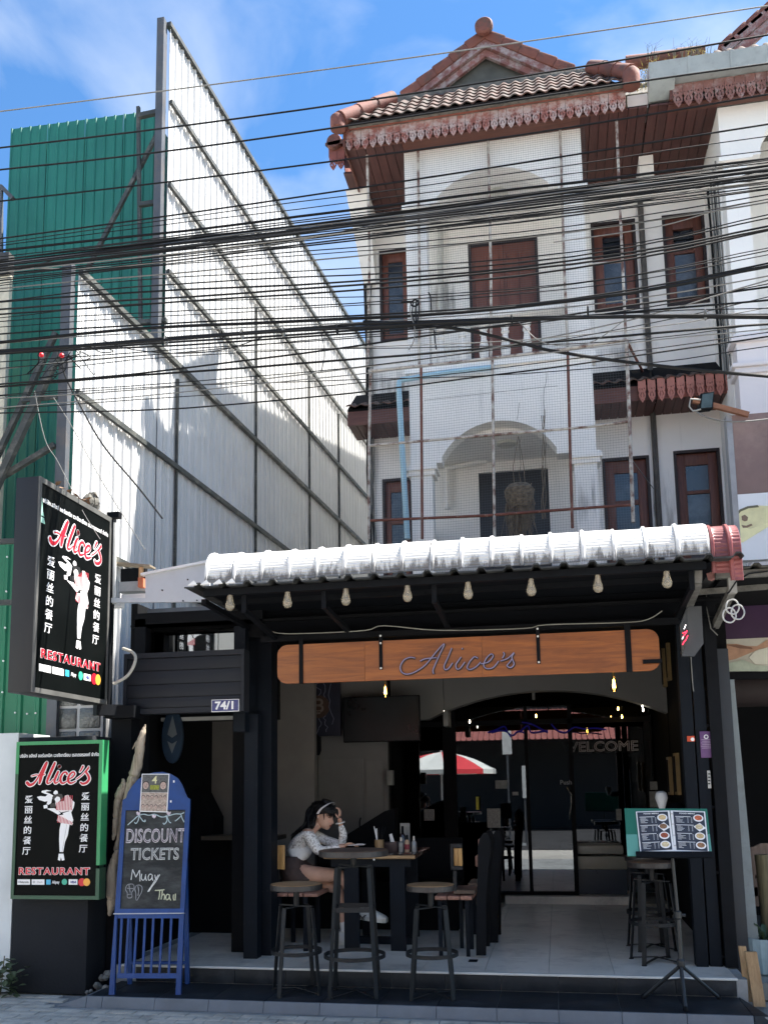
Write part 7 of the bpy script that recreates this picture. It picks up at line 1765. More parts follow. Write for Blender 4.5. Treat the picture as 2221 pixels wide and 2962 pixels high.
# ================================================================== MENU STAND
ms = thing('menu_stand', 'black tripod music stand with green board and open food menu', 'menu stand', (.9, 7.0, Z1))
hub = at(*R7(1150, 1190), Y=7.0); topp = at(*R7(1100, 575), Y=7.0)
TP = mat('tripod_black', (.014,.016,.018), .45, var=.15)
MB().tube([hub, at(*R7(1135, 930), Y=7.0)], .017, 10).build('lower_pole', TP, ms, smooth=True); MB().tube([at(*R7(1135, 935), Y=7.0), topp], .012, 10).build('upper_pole', TP, ms, smooth=True)
c = at(*R7(1133, 905), Y=7.0); MB().lathe(c, [(.016,-.03),(.024,-.02),(.024,.02),(.016,.03)], 12).build('collar', TP, ms); MB().lathe(c+Vector((.03,0,0)), [(.006,-.02),(.012,0),(.012,.02)], 8, axis='x').build('knob', TP, ms)
MB().lathe(hub, [(.022,-.03),(.028,-.01),(.028,.02),(.018,.035)], 12).build('hub', TP, ms)
feet = [at(*R7(932, 1385), Z=Z1+.012), at(*R7(1372, 1388), Z=Z1+.012), at(*R7(1178, 1458), Z=Z1+.012)]
low = hub+Vector((0,0,-.10)); MB().tube([hub, low], .012, 8).build('centre_post', TP, ms)
for f in feet:
    MB().tube([hub+Vector((0,0,-.01)), f], .013, 8).build('leg', TP, ms, smooth=True); MB().tube([low, hub.lerp(f, .5)], .006, 6).build('leg_brace', TP, ms); MB().lathe(f, [(.016,-.012),(.017,.0),(.012,.02)], 8).build('rubber_foot', BLACKM, ms)
# tilted board
n_b = Vector((0, -math.cos(math.radians(28)), math.sin(math.radians(28))))
P0 = at(*R7(1080, 430), Y=6.93)
def bp_(x, y, h=0.): return onplane(*R7(x, y), P0, n_b)+n_b*h
q4 = [bp_(838, 560), bp_(1333, 560), bp_(1303, 283), bp_(820, 281)]
def slab(pts, m, t, nm, par, h=0.):
    a = [p+n_b*h for p in pts]; b = [p-n_b*t for p in a]; k = len(pts)
    return MB().add([tuple(p) for p in a]+[tuple(p) for p in b], [tuple(range(k)), tuple(range(2*k-1, k-1, -1))]+[(i, i+k, (i+1) % k+k, (i+1) % k) for i in range(k)]).build(nm, m, par)
GB1 = mat('sea_green_board', (.010,.13,.085), .5, var=.08); GB2 = mat('faded_green_board', (.10,.30,.25), .5, var=.08)
slab(q4, GB1, .01, 'board', ms); slab([bp_(838,560), bp_(905,560), bp_(895,434), bp_(829,434)], GB2, .002, 'faded_corner', ms, .0025); slab([bp_(1312,560), bp_(1333,560), bp_(1318,430), bp_(1298,440)], GB2, .002, 'faded_corner', ms, .0025)
slab([bp_(888,572), bp_(1335,575), bp_(1330,540), bp_(885,540)], BLACKM, .02, 'ledge', ms, .022)
mn = thing('open_menu', 'open ring binder food menu with dark pages on the green board', 'menu', P0)
slab([bp_(912,543), bp_(1112,541), bp_(1082,297), bp_(886,304)], PRINTW, .003, 'page_edge', mn, .010)
slab([bp_(1112,541), bp_(1314,543), bp_(1290,303), bp_(1088,297)], PRINTW, .003, 'page_edge', mn, .0103)
PG = mat('dark_slate_page', (.028,.032,.045), .35, var=.2, scale=20)
lpg = [bp_(918,537), bp_(1099,526), bp_(1072,304), bp_(893,309)]; rpg = [bp_(1124,528), bp_(1306,535), bp_(1283,309), bp_(1103,304)]
slab(lpg, PG, .001, 'page', mn, .0125); slab(rpg, PG, .001, 'page', mn, .0125)
def onpage(pg, u, v, h=.0135): a = pg[3].lerp(pg[2], u); b = pg[0].lerp(pg[1], u); return a.lerp(b, v)+n_b*h
rng = random.Random(17)
FOOD = [mat('food_tan', (.55,.40,.20), .5, var=.3, scale=90), mat('food_brown', (.25,.13,.06), .5, var=.5, scale=90), mat('food_mix', (.40,.10,.04), .5, var=.8, scale=110), mat('food_pale', (.60,.50,.30), .5, var=.4, scale=90)]
for pi_, pg in enumerate((lpg, rpg)):
    rv = (pg[2]-pg[3]).normalized(); uv_ = (pg[3]-pg[0]).normalized(); W_ = (pg[2]-pg[3]).length
    text('FOOD MENU', .0135, PRINTW, onpage(pg, .45, .045), rv, uv_, mn, ext=.0004, bold=.0003, sx=1.3)
    ln_ = MB()
    for s_ in range(4):
        v0 = .13+s_*.22
        a, b = onpage(pg, .06, v0), onpage(pg, .55+.08*(s_ % 2), v0); ln_.bar(a, b, .0035, .0006, up=n_b)
        for k_ in range(5):
            v = v0+.03+k_*.03; a, b = onpage(pg, .08, v), onpage(pg, .08+rng.uniform(.1,.26), v); ln_.bar(a, b, .0022, .0006, up=n_b)
            for u in (.44, .56): a, b = onpage(pg, u, v), onpage(pg, u+.035, v); ln_.bar(a, b, .0022, .0006, up=n_b)
    ln_.build('printed_lines', PRINTW, mn)
    for s_ in range(4):
        c = onpage(pg, .80, .16+s_*.235, .0137); rr_ = W_*.165
        if s_ == 1: pl_ = [(-1.1,.1),(0,-1),(1.3,-.2),(.2,.9)]
        else: pl_ = [(math.cos(a*math.pi/10), .8*math.sin(a*math.pi/10)) for a in range(20)]
        MB().prism([(x*rr_, y*rr_) for x, y in pl_], c, rv, uv_, .0008).build('plate_picture', PRINTW, mn)
        MB().prism([(x*rr_*.74, y*rr_*.74) for x, y in [(math.cos(a*math.pi/8), .75*math.sin(a*math.pi/8)+.05) for a in range(16)]], c+n_b*.0011, rv, uv_, .0008).build('food_picture', FOOD[(s_+pi_*2) % 4], mn)
for y in (320, 380, 445, 505): MB().tube([bp_(1090+(y-320)*.1, y, .013), bp_(1096+(y-320)*.1, y, .024), bp_(1102+(y-320)*.1, y, .013)], .002, 5).build('binder_ring', MET, mn)
# white lamp shade behind the board
c = at(*R7(1038, 250), Y=7.9); o = MB().lathe((c.x, 7.9, c.z-.06), [(.018,0),(.035,.05),(.05,.10),(.042,.14),(.02,.155)], 14).build('pointed_cup', mat('dim_white_shade', (.42,.42,.42), .5), None, smooth=True); tag(o, 'small white pointed cup shape behind the top of the menu board', 'cup')
c = at(*R7(1115, 265), Y=8.0); o = MB().lathe((c.x, 8.0, c.z-.05), [(.09,0),(.10,.03),(.06,.07),(.02,.08)], 14).build('dark_bowl', BLACKM, None, smooth=True); tag(o, 'black bowl shape behind the right half of the menu board', 'bowl')

# ================================================================== A-FRAME CHALKBOARD
af = thing('chalkboard_a_frame', 'blue wooden A frame chalkboard advertising discount tickets with a poster on top', 'chalkboard', (-3.1, 6.8, Z1))
BL = mat('royal_blue_paint', (.006,.046,.19), .5, var=.2, scale=9, dirt=(.30,.30,.30), dscale=25, damt=.5, dlo=.70)
fa, fb_ = at(*R2(805, 2005), Z=Z1), at(*R2(1293, 2005), Z=Z1)
rv = (fb_-fa).normalized(); lean = math.radians(9); bkv = Vector((-rv.y, rv.x, 0)); uv_ = Vector((bkv.x*math.sin(lean), bkv.y*math.sin(lean), math.cos(lean))); nA = rv.cross(uv_)
def ap_(x, y, h=0.): return onplane(*R2(x, y), fa, nA)+nA*h
def uvA(x, y): d = ap_(x, y)-fa; return (d.dot(rv), d.dot(uv_))
def A(u, v, h=0.): return fa+rv*u+uv_*v+nA*h
def panelA(pts, m, t, nm, par, h=0., uvs=False):
    a = [A(u, v, h) for u, v in pts] if uvs else [ap_(x, y, h) for x, y in pts]; b = [p-nA*t for p in a]; k = len(a)
    return MB().add([tuple(p) for p in a]+[tuple(p) for p in b], [tuple(range(k)), tuple(range(2*k-1, k-1, -1))]+[(i, i+k, (i+1) % k+k, (i+1) % k) for i in range(k)]).build(nm, m, par)
# legs / stiles
panelA([(788,2005),(828,2005),(848,1418),(832,1418)][::1], BL, .03, 'leg', af); panelA([(1272,2005),(1310,2005),(1335,1418),(1300,1418)], BL, .03, 'leg', af)
panelA([(850,1640),(850,1700),(850,1700),(850,1640)], BL, .001, 'filler', af) if False else None
panelA([(832,1410),(870,1410),(912,664),(885,664)], BL, .025, 'frame_stile', af, .004); panelA([(1306,1408),(1338,1408),(1378,660),(1345,660)], BL, .025, 'frame_stile', af, .004)
panelA([(832,1412),(1336,1410),(1337,1378),(868,1380)], BL, .025, 'frame_rail', af, .005); panelA([(848,1885),(1277,1885),(1278,1848),(850,1848)], BL, .022, 'lower_rail', af, -.003)
panelA([(824,1420),(1338,1414),(1338,1408),(824,1412)], mat('worn_edge_white', (.45,.47,.52), .6), .03, 'worn_edge', af, .008)
panelA([(885,664),(1378,660),(1379,580),(1360,572),(1345,540),(1322,480),(1290,430),(1240,400),(1180,385),(1110,390),(1050,410),(1000,440),(958,490),(930,530),(915,575),(890,590)], BL, .022, 'headboard', af, .002)
for xb, xt in ((860,880),(905,930),(965,990),(1030,1050),(1090,1110),(1152,1175),(1220,1240)):
    panelA([(xb-7,1855),(xb+9,1855),(xt+9,1440),(xt-7,1440)], BL, .012, 'slat', af, -.006)
panelA([(850,1448),(1305,1448),(1306,1418),(850,1418)], BL, .02, 'slat_rail', af, -.004)
CH = bpy.data.materials.new('chalky_blackboard'); CH.use_nodes = True; n_, l_ = CH.node_tree.nodes, CH.node_tree.links; pr_ = n_['Principled BSDF']; pr_.inputs['Roughness'].default_value = .7
g_ = n_.new('ShaderNodeNewGeometry'); mpp = n_.new('ShaderNodeMapping'); mpp.inputs['Rotation'].default_value = (0, .5, 0); mpp.inputs['Scale'].default_value = (3, 3, 8); l_.new(g_.outputs['Position'], mpp.inputs[0]); t_ = n_.new('ShaderNodeTexNoise'); t_.inputs['Scale'].default_value = 1.3; t_.inputs['Detail'].default_value = 9; t_.inputs['Roughness'].default_value = .7; l_.new(mpp.outputs[0], t_.inputs['Vector'])
cr = n_.new('ShaderNodeValToRGB'); cr.color_ramp.elements[0].position = .42; cr.color_ramp.elements[0].color = (.006,.008,.008,1); cr.color_ramp.elements[1].position = .78; cr.color_ramp.elements[1].color = (.075,.08,.08,1); l_.new(t_.outputs['Fac'], cr.inputs[0]); l_.new(cr.outputs[0], pr_.inputs['Base Color'])
panelA([(864,1382),(1306,1380),(1346,664),(911,666)], CH, .010, 'blackboard', af, -.006)
panelA([(790,1930),(800,1930),(905,1440),(895,1440)], BL, .001, 'x', af) if False else None
# back frame
hb = A(uvA(1130, 560)[0], uvA(1130, 560)[1], -.02)
bl, br = at(*R2(900, 1900), Z=Z1), at(*R2(1360, 1925), Z=Z1)
topb = A(uvA(1350, 640)[0]-.02, uvA(1350, 640)[1], -.03); topa = A(uvA(905, 640)[0]+.03, uvA(905, 640)[1], -.03)
MB().bar(br, topb, .035, .022, up=nA).build('back_leg', BL, af); MB().bar(br-rv*.46, topa, .035, .022, up=nA).build('back_leg', BL, af)
m1 = br.lerp(topb, .12); MB().bar(m1, m1-rv*.46, .03, .02).build('back_rail', BL, af)
# chalk writing
CK = mat('white_chalk', (.62,.62,.60), .9, var=.25, scale=60); CKP = mat('pinkish_chalk', (.58,.50,.54), .9, var=.3, scale=60); CKY = mat('yellowish_chalk', (.60,.60,.42), .9, var=.25, scale=60); CKF = mat('smudged_chalk', (.30,.30,.31), .9, var=.5, scale=20)
def tA(s_, x, y, size, m, outline, **k): text(s_, size, m, ap_(x, y, -.0035), rv, uv_, af, outline=outline, name='chalk_lettering', **k)
tA('DISCOUNT', 1125, 853, .150, CKP, .0032, sx=.60, spacing=1.05); tA('DISCOUNT', 1127, 856, .146, CK, .0020, sx=.61, spacing=1.05)
tA('TICKETS', 1122, 985, .125, CK, .0036, sx=.78, spacing=1.05)
def strokes(S, m, r, nm, h=-.004): 
    mb = MB()
    for s_ in S: mb.tube([ap_(x, y, h) for x, y in smooth_path(s_, 4)], r, 6, flat=(nA, .4))
    mb.build(nm, m, af)
strokes([[(950,1170),(955,1130),(962,1092)],[(962,1095),(975,1125),(985,1150)],[(985,1150),(1000,1120),(1012,1098)],[(1012,1098),(1014,1140),(1015,1180)],
 [(1028,1125),(1024,1155),(1036,1172),(1050,1160),(1056,1128)],[(1056,1128),(1056,1155),(1062,1175)],
 [(1100,1130),(1084,1128),(1074,1150),(1080,1172),(1098,1160),(1104,1132)],[(1104,1132),(1104,1160),(1110,1176)],
 [(1122,1132),(1128,1158),(1138,1165)],[(1158,1130),(1130,1180),(1100,1220),(1078,1255)],[(1148,1132),(1118,1182),(1092,1222),(1070,1256)]], CK, .0035, 'chalk_lettering')
strokes([[(1124,1246),(1160,1244),(1192,1240)],[(1158,1246),(1156,1280),(1150,1312)],[(1178,1240),(1174,1275),(1168,1312)],[(1170,1290),(1186,1272),(1194,1290),(1190,1314)],
 [(1226,1278),(1210,1274),(1202,1296),(1208,1314),(1224,1304),(1230,1276)],[(1230,1276),(1230,1300),(1238,1318)],[(1258,1276),(1256,1300),(1262,1318)],[(1272,1270),(1270,1318)]], CKY, .004, 'chalk_lettering')
strokes([[(925,770),(960,740),(1000,705),(1040,692),(1080,700),(1120,692),(1170,712),(1215,705),(1270,690),(1310,690),(1335,680)],[(1010,700),(1000,740),(985,760),(975,750)],[(1010,705),(1035,740),(1052,745),(1050,732)],[(1205,700),(1210,740),(1190,765),(1182,755)],[(1210,705),(1225,745),(1240,755)],[(1310,690),(1320,720),(1335,750)],[(1318,700),(1280,735),(1268,740)]], mat('pale_blue_chalk', (.42,.52,.54), .9, var=.3, scale=40), .0038, 'chalk_ornament')
for x, y in ((1002,685),(1116,705),(1222,684)): panelA([(x-16,y-8),(x-4,y-14),(x+4,y-4),(x+16,y-12),(x+14,y+6),(x+2,y+18),(x-12,y+8)], CKP, .002, 'chalk_flower', af, -.0035)
strokes([[(915,1215),(930,1202),(960,1200),(972,1215),(968,1240),(955,1262),(955,1295),(925,1298),(922,1262),(910,1240),(915,1215)],[(925,1275),(956,1272)],[(935,1205),(940,1240),(945,1262)],[(980,1225),(990,1210),(1015,1208),(1030,1225),(1025,1260),(1008,1290),(995,1315),(985,1310),(985,1270),(978,1240),(980,1225)],[(1000,1215),(1005,1250),(1000,1285)],[(920,1230),(965,1232)]], CKF, .0032, 'chalk_gloves')
# poster on the headboard
pq = [ap_(1014,674,.006), ap_(1215,680,.006), ap_(1231,400,.006), ap_(1031,400,.006)]
ev = thing('event_poster', 'small boxing event poster with two large heads over rows of small faces', 'poster', pq[0])
def pslab(pts, m, h, nm): a = [p+nA*h for p in pts]; b = [p-nA*.0008 for p in a]; k = len(a); return MB().add([tuple(p) for p in a]+[tuple(p) for p in b], [tuple(range(k)), tuple(range(2*k-1, k-1, -1))]+[(i, i+k, (i+1) % k+k, (i+1) % k) for i in range(k)]).build(nm, m, ev)
pslab(pq, PRINTW, 0, 'sheet')
def pg_(u, v, h=0): return pq[3].lerp(pq[2], u).lerp(pq[0].lerp(pq[1], u), v)+nA*h
pslab([pg_(.03,.49), pg_(.97,.49), pg_(.97,.02), pg_(.03,.02)], mat('poster_grey', (.10,.10,.095), .5, var=.5, scale=50), .001, 'print'); pslab([pg_(.03,.98), pg_(.97,.98), pg_(.97,.495), pg_(.03,.495)], mat('poster_tan', (.34,.27,.22), .5, var=.5, scale=60), .001, 'print')
SKP = mat('poster_skin', (.42,.30,.25), .5, var=.35, scale=60); HRP = mat('poster_hair', (.03,.025,.025), .5)
def face(u, v, s_, par=None):
    def el(cu, cv, a, b, n=12): return [pg_(u+cu*s_+a*s_*math.cos(t*6.283/n), v+cv*s_*.72+b*s_*.72*math.sin(t*6.283/n)) for t in range(n)][::-1]
    pslab(el(0, -.22, .92, .95), HRP, .0018, 'hair_print'); pslab(el(0, .12, .78, 1.0), SKP, .0026, 'face_print')
    for e_ in (-.3, .3): pslab(el(e_, .0, .16, .07, 6), HRP, .0034, 'eye_print')
    pslab(el(0, .55, .28, .07, 6), HRP, .0034, 'mouth_print')
face(.17, .30, .135); face(.80, .30, .135)
for r_ in range(2):
    for i in range(6): face(.11+i*.155, .62+r_*.24, .068)
    
text('4', .085, mat('poster_yellow', (.65,.62,.35), .5, var=0), pg_(.48,.17,.002), rv, uv_, ev, ext=.0004, bold=.001)
text('EVENT', .022, mat('poster_yellow', (.65,.62,.35)), pg_(.5,.36,.002), rv, uv_, ev, ext=.0004, bold=.0005) if False else None
pslab([pg_(.33,.42), pg_(.66,.42), pg_(.66,.30), pg_(.33,.30)], mat('poster_olive', (.25,.27,.03), .5, var=.5, scale=90), .0018, 'print')
for p_ in ((1240,600),(1262,455)): panelA([(p_[0]-5,p_[1]-8),(p_[0]+5,p_[1]-8),(p_[0]+5,p_[1]+8),(p_[0]-5,p_[1]+8)], WHITE, .001, 'paint_chip', af, .0035)
# ================================================================== PERSON
def WM(x, y): return (800+x*.211, 2280+y*.211)
def wp_(x, y, Y): return at(*WM(x, y), Y=Y)
def skin_mesh(nodes, edges, root, m, sub=2, name='body'):
    me = bpy.data.meshes.new(name); me.from_pydata([tuple(n[0]) for n in nodes], edges, []); ob = bpy.data.objects.new('tmp', me); COL.objects.link(ob)
    ob.modifiers.new('s', 'SKIN'); 
    if not me.skin_vertices: 
        bm = bmesh.new(); bm.from_mesh(me); bm.verts.layers.skin.verify(); bm.to_mesh(me); bm.free()
    for i, n in enumerate(nodes):
        sv = me.skin_vertices[0].data[i]; r = n[1]; sv.radius = r if isinstance(r, tuple) else (r, r); sv.use_root = (i == root)
    ob.modifiers['s'].use_smooth_shade = True; ob.modifiers['s'].branch_smoothing = .6
    sb = ob.modifiers.new('u', 'SUBSURF'); sb.levels = sub; sb.render_levels = sub
    dg = bpy.context.evaluated_depsgraph_get(); out = bpy.data.meshes.new_from_object(ob.evaluated_get(dg)); bpy.data.objects.remove(ob)
    out.materials.clear(); out.materials.append(m); out.name = name; return out
def merge(meshes, name):
    bm = bmesh.new(); mats = []
    for me in meshes:
        st_ = len(bm.faces); bm.from_mesh(me); mi_ = len(mats); mats.append(me.materials[0] if me.materials else None); bm.faces.ensure_lookup_table()
        for f in bm.faces[st_:]: f.material_index = mi_; f.smooth = True
    out = bpy.data.meshes.new(name); bm.to_mesh(out); bm.free()
    for m in mats: out.materials.append(m)
    return out
SKIN = mat('skin', (.55,.33,.24), .6, var=.12, scale=14, sub=.08); LIP = mat('lip', (.30,.07,.06), .4, var=0)
HAIR = mat('black_hair', (.004,.0035,.004), .5, var=.3, scale=60, spec=.25)
YM = 8.38
w_ = thing('person', 'woman in white lace blouse sitting cross legged at the table, head on hand', 'person', wp_(290, 1150, YM))
N = [ (wp_(245,1120,YM), (.10,.09)),      # 0 pelvis
 (wp_(250,950,YM), .075), (wp_(310,790,YM), .085), (wp_(405,650,YM), .075), (wp_(500,560,YM), .05), (wp_(575,500,YM), .045), (wp_(620,440,YM), .045),
 (wp_(430,610,YM-.15), .05), (wp_(500,760,YM-.17), .042), (wp_(585,885,YM-.18), .037), (wp_(720,850,YM-.17), .030), (wp_(880,800,YM-.14), .023), (wp_(950,788,YM-.13), (.026,.015)), # near arm 7-12
 (wp_(480,610,YM+.13), .045), (wp_(680,720,YM+.12), .036), (wp_(890,780,YM+.07), .034), (wp_(915,640,YM+.04), .028), (wp_(868,470,YM+.02), .021), (wp_(862,400,YM+.02), (.022,.028)), # far arm 13-18
 (wp_(330,1165,YM-.09), .085), (wp_(620,1195,YM-.08), .075), (wp_(890,1190,YM-.05), .056), (wp_(985,1370,YM-.05), .048), (wp_(1060,1560,YM-.05), .034), (wp_(1105,1660,YM-.05), .032), # top leg 19-24
 (wp_(330,1200,YM+.09), .080), (wp_(620,1300,YM+.07), .068), (wp_(860,1400,YM+.04), .052), (wp_(880,1560,YM+.04), .046), (wp_(905,1780,YM+.04), .031), (wp_(920,1960,YM+.04), .029)] # under leg 25-30
Eg = [(0,1),(1,2),(2,3),(3,4),(4,5),(5,6),(3,7),(7,8),(8,9),(9,10),(10,11),(11,12),(3,13),(13,14),(14,15),(15,16),(16,17),(17,18),(0,19),(19,20),(20,21),(21,22),(22,23),(23,24),(0,25),(25,26),(26,27),(27,28),(28,29),(29,30)]
parts_ = [skin_mesh(N, Eg, 0, SKIN)]
def finger(pts, r):
    nn = [(p, r*(1-.12*i)) for i, p in enumerate(pts)]; parts_.append(skin_mesh(nn, [(i, i+1) for i in range(len(nn)-1)], 0, SKIN, 1))
# near hand resting on the phone, fingers forward and curled a little; far hand curled against the brow
hb_ = N[12][0]
for i, (dy, L_) in enumerate(((-.026,.062),(-.010,.074),(.006,.078),(.022,.068))):
    b = hb_+Vector((.0, dy, .0)); finger([b, b+Vector((.035, 0, .010)), b+Vector((.035+L_*.45, 0, .012)), b+Vector((.035+L_*.8, 0, -.002)), b+Vector((.035+L_, 0, -.014))], .0085)
finger([hb_+Vector((-.01,-.02,.0)), hb_+Vector((.015,-.036,.016)), hb_+Vector((.045,-.040,.022)), hb_+Vector((.068,-.034,.020))], .0095)
hf = N[18][0]
for i, (dy, L_) in enumerate(((-.030,.070),(-.012,.078),(.006,.074),(.022,.062))):
    b = hf+Vector((.0, dy, .005)); finger([b, b+Vector((.008, 0, .040)), b+Vector((-.002, 0, .040+L_*.42)), b+Vector((-.026, 0, .040+L_*.55)), b+Vector((-.040, 0, .040+L_*.35))], .0085)
finger([hf+Vector((0,-.02,-.01)), hf+Vector((-.018,-.036,.012)), hf+Vector((-.034,-.036,.036)), hf+Vector((-.042,-.030,.054))], .0095)
# head: lofted rows, nose and jaw in profile
tl = math.radians(20); yw = math.radians(-12)
Fh = Vector((math.cos(tl)*math.cos(yw), math.cos(tl)*math.sin(yw), -math.sin(tl))); Sh = Vector((0,0,1)).cross(Fh).normalized(); Uh = Fh.cross(Sh).normalized()
HS = 1.04; H0 = wp_(655, 560, YM)   # point under the skull at chin height
chin = wp_(672, 566, YM)-Fh*.055
prof = [(0,.070,.010,.018),(.04,.078,-.012,.036),(.10,.082,-.030,.047),(.16,.086,-.045,.054),(.185,.090,-.05,.056),(.215,.085,-.055,.058),(.24,.090,-.06,.060),(.275,.086,-.066,.062),(.32,.085,-.075,.066),(.38,.083,-.084,.069),(.44,.080,-.092,.072),(.50,.077,-.098,.074),(.56,.082,-.103,.076),(.64,.084,-.106,.077),(.74,.078,-.106,.075),(.84,.062,-.096,.068),(.92,.040,-.075,.052),(.975,.010,-.045,.028),(1.0,-.012,-.022,.006)]
nose = {.24:.002,.275:.010,.32:.025,.38:.020,.44:.012,.50:.005}
hm = MB(); n = 32; HH = .232*HS
for h, fr_, bk_2, hw in prof:
    cx_ = (fr_+bk_2)/2; a_ = (fr_-bk_2)/2
    for j in range(n):
        t = 2*math.pi*j/n; c_, s_ = math.cos(t), math.sin(t)
        x = cx_+a_*math.copysign(abs(c_)**.88, c_); y = hw*math.copysign(abs(s_)**.9, s_)
        ang = min(t, 2*math.pi-t)
        if h in nose: x += nose[h]*max(0, 1-ang/.30)
        if .46 < h < .54 and .25 < ang < .62: x -= .006
        hm.v.append(tuple(chin+Fh*(x*HS)+Sh*(y*HS)+Uh*(h*HH)))
for i in range(len(prof)-1):
    for j in range(n): hm.f.append((i*n+j, i*n+(j+1) % n, (i+1)*n+(j+1) % n, (i+1)*n+j))
hm.f.append(tuple(range(n))[::-1]); hm.f.append(tuple((len(prof)-1)*n+j for j in range(n)))
parts_.append(hm.mesh('head', SKIN))
def hp_(h, ang, out=0.):
    i = min(range(len(prof)), key=lambda k: abs(prof[k][0]-h)); _, fr_, bk_2, hw = prof[i]; cx_ = (fr_+bk_2)/2; a_ = (fr_-bk_2)/2; c_, s_ = math.cos(ang), math.sin(ang)
    return chin+Fh*((cx_+(a_+out)*math.copysign(abs(c_)**.88, c_))*HS)+Sh*((hw+out)*math.copysign(abs(s_)**.9, s_)*HS)+Uh*(h*HH)
# ears
for sg in (-1, 1):
    e = hp_(.45, sg*1.72, .002); parts_.append(MB().lathe(e, [(.004,-.03),(.011,-.022),(.014,0),(.016,.018),(.008,.03)], 10).mesh('ear', SKIN))
body = link('body', merge(parts_, 'body'), w_)
# eyes lowered, brows, lips
for sg in (-1, 1):
    m_ = MB(); m_.tube([hp_(.485, sg*a, .0015) for a in (.30,.42,.55,.66)], [.0014,.0032,.0030,.0012], 6); m_.build('eyelid', HAIR, w_)
    m_ = MB(); m_.tube([hp_(.56, sg*a, .0015) for a in (.22,.40,.58,.72)], [.0015,.0026,.0022,.001], 6); m_.build('eyebrow', HAIR, w_)
m_ = MB(); m_.tube([hp_(.185, a, .001) for a in (-.42,-.2,0,.2,.42)], [.001,.0045,.0052,.0045,.001], 8); m_.tube([hp_(.215, a, .000) for a in (-.42,-.2,0,.2,.42)], [.001,.0038,.004,.0038,.001], 8); m_.build('lips', LIP, w_, smooth=True)
MB().lathe(hp_(.37, -1.66, .012), [(.0035,-.003),(.004,0),(.002,.003)], 8).build('earring', WHITE, w_)
# hair: cap, fringe, long fall down the back
hc_ = MB(); rows = []
for k_, (h, o_) in enumerate(((.30,.016),(.40,.020),(.52,.022),(.64,.022),(.76,.022),(.86,.022),(.95,.020),(1.02,.012))):
    r_ = []
    lim = 1.85 if h < .5 else (1.5 if h < .6 else (.95 if h < .7 else (.45 if h < .8 else .0)))
    for j in range(29):
        t = lim+(2*math.pi-2*lim)*j/28; r_.append(hp_(min(h, .985), t, o_)+Uh*(max(0, h-.985)*HH*1.6))
    rows.append(r_)
hc_.sheet(rows); hc_.sheet([[p-(p-(chin+Uh*HH*.6)).normalized()*.006 for p in r] for r in rows[::-1]])
tp_ = [p for p in rows[-1]]; hc_.add(tp_, [tuple(range(len(tp_)))])
hair = hc_.build('hair', HAIR, w_, smooth=True)
st_ = MB(); rng = random.Random(33)
for i in range(46):
    a = rng.uniform(1.9, 4.4); h0 = rng.uniform(.35, .8); p0 = hp_(h0, a, .016)
    e1 = wp_(rng.uniform(395,520), rng.uniform(440,560), YM+rng.uniform(-.11,.09)); e2 = wp_(rng.uniform(290,400), rng.uniform(560,640), YM+rng.uniform(-.12,.08)); e3 = wp_(rng.uniform(190,300), rng.uniform(620,760), YM+rng.uniform(-.1,.06))
    P_ = smooth_path([tuple(p0), tuple(p0.lerp(e1, .5)+Vector((-.02,0,.01))), tuple(e1), tuple(e2), tuple(e3)], 4); nP = len(P_)
    st_.tube(P_, [.016*(1-.75*k_/nP) for k_ in range(nP)], 6)
st_.build('long_strands', HAIR, hair, smooth=True)
fg_ = MB()
for i in range(15):
    a = -.85+i*.12; p0 = hp_(.93, a*.7, .018); p1 = hp_(.78, a, .014); p2 = hp_(.62+rng.uniform(-.03,.03), a*1.05, .012); p3 = hp_(.47+rng.uniform(-.04,.06), a*1.1+rng.uniform(-.05,.05), .010)
    if abs(i-6) < 6 and i % 4 == 2: p3 = p2.lerp(p3, .6)
    fg_.tube([p0, p1, p2, p3], [.008,.007,.005,.0012], 6)
fg_.build('fringe', HAIR, hair, smooth=True)
for sg in (-1,):
    m_ = MB(); m_.tube(smooth_path([tuple(hp_(.72, -1.15, .018)), tuple(hp_(.60, -1.25, .015)), tuple(hp_(.50, -1.15, .012)), tuple(hp_(.36, -1.12, .008))], 4), [.009-.0006*i for i in range(13)], 6); m_.build('side_strand', HAIR, hair, smooth=True)
hbd = MB(); rows = []
arc = [(-1.55,.50),(-1.5,.62),(-1.42,.74),(-1.25,.85),(-.95,.93),(-.4,.975),(.4,.975),(.95,.93),(1.25,.85),(1.42,.74),(1.55,.50)]
C_ = [hp_(h, a*1.05, .027 if h < .9 else .03)+Uh*(.010 if h > .9 else 0) for a, h in arc]
sp_ = [Vector(p) for p in smooth_path([tuple(p) for p in C_], 4)]
rows = [[p-Fh*.011-Uh*.004 for p in sp_], [p+(p-(chin+Uh*HH*.55)).normalized()*.004 for p in sp_], [p+Fh*.011+Uh*.004 for p in sp_]]
hbd.sheet(rows); hbd.sheet([[p-(p-(chin+Uh*HH*.55)).normalized()*.004 for p in r] for r in rows[::-1]]); hbd.build('headband', mat('pale_headband', (.66,.62,.62), .5, var=.03), w_, smooth=True)
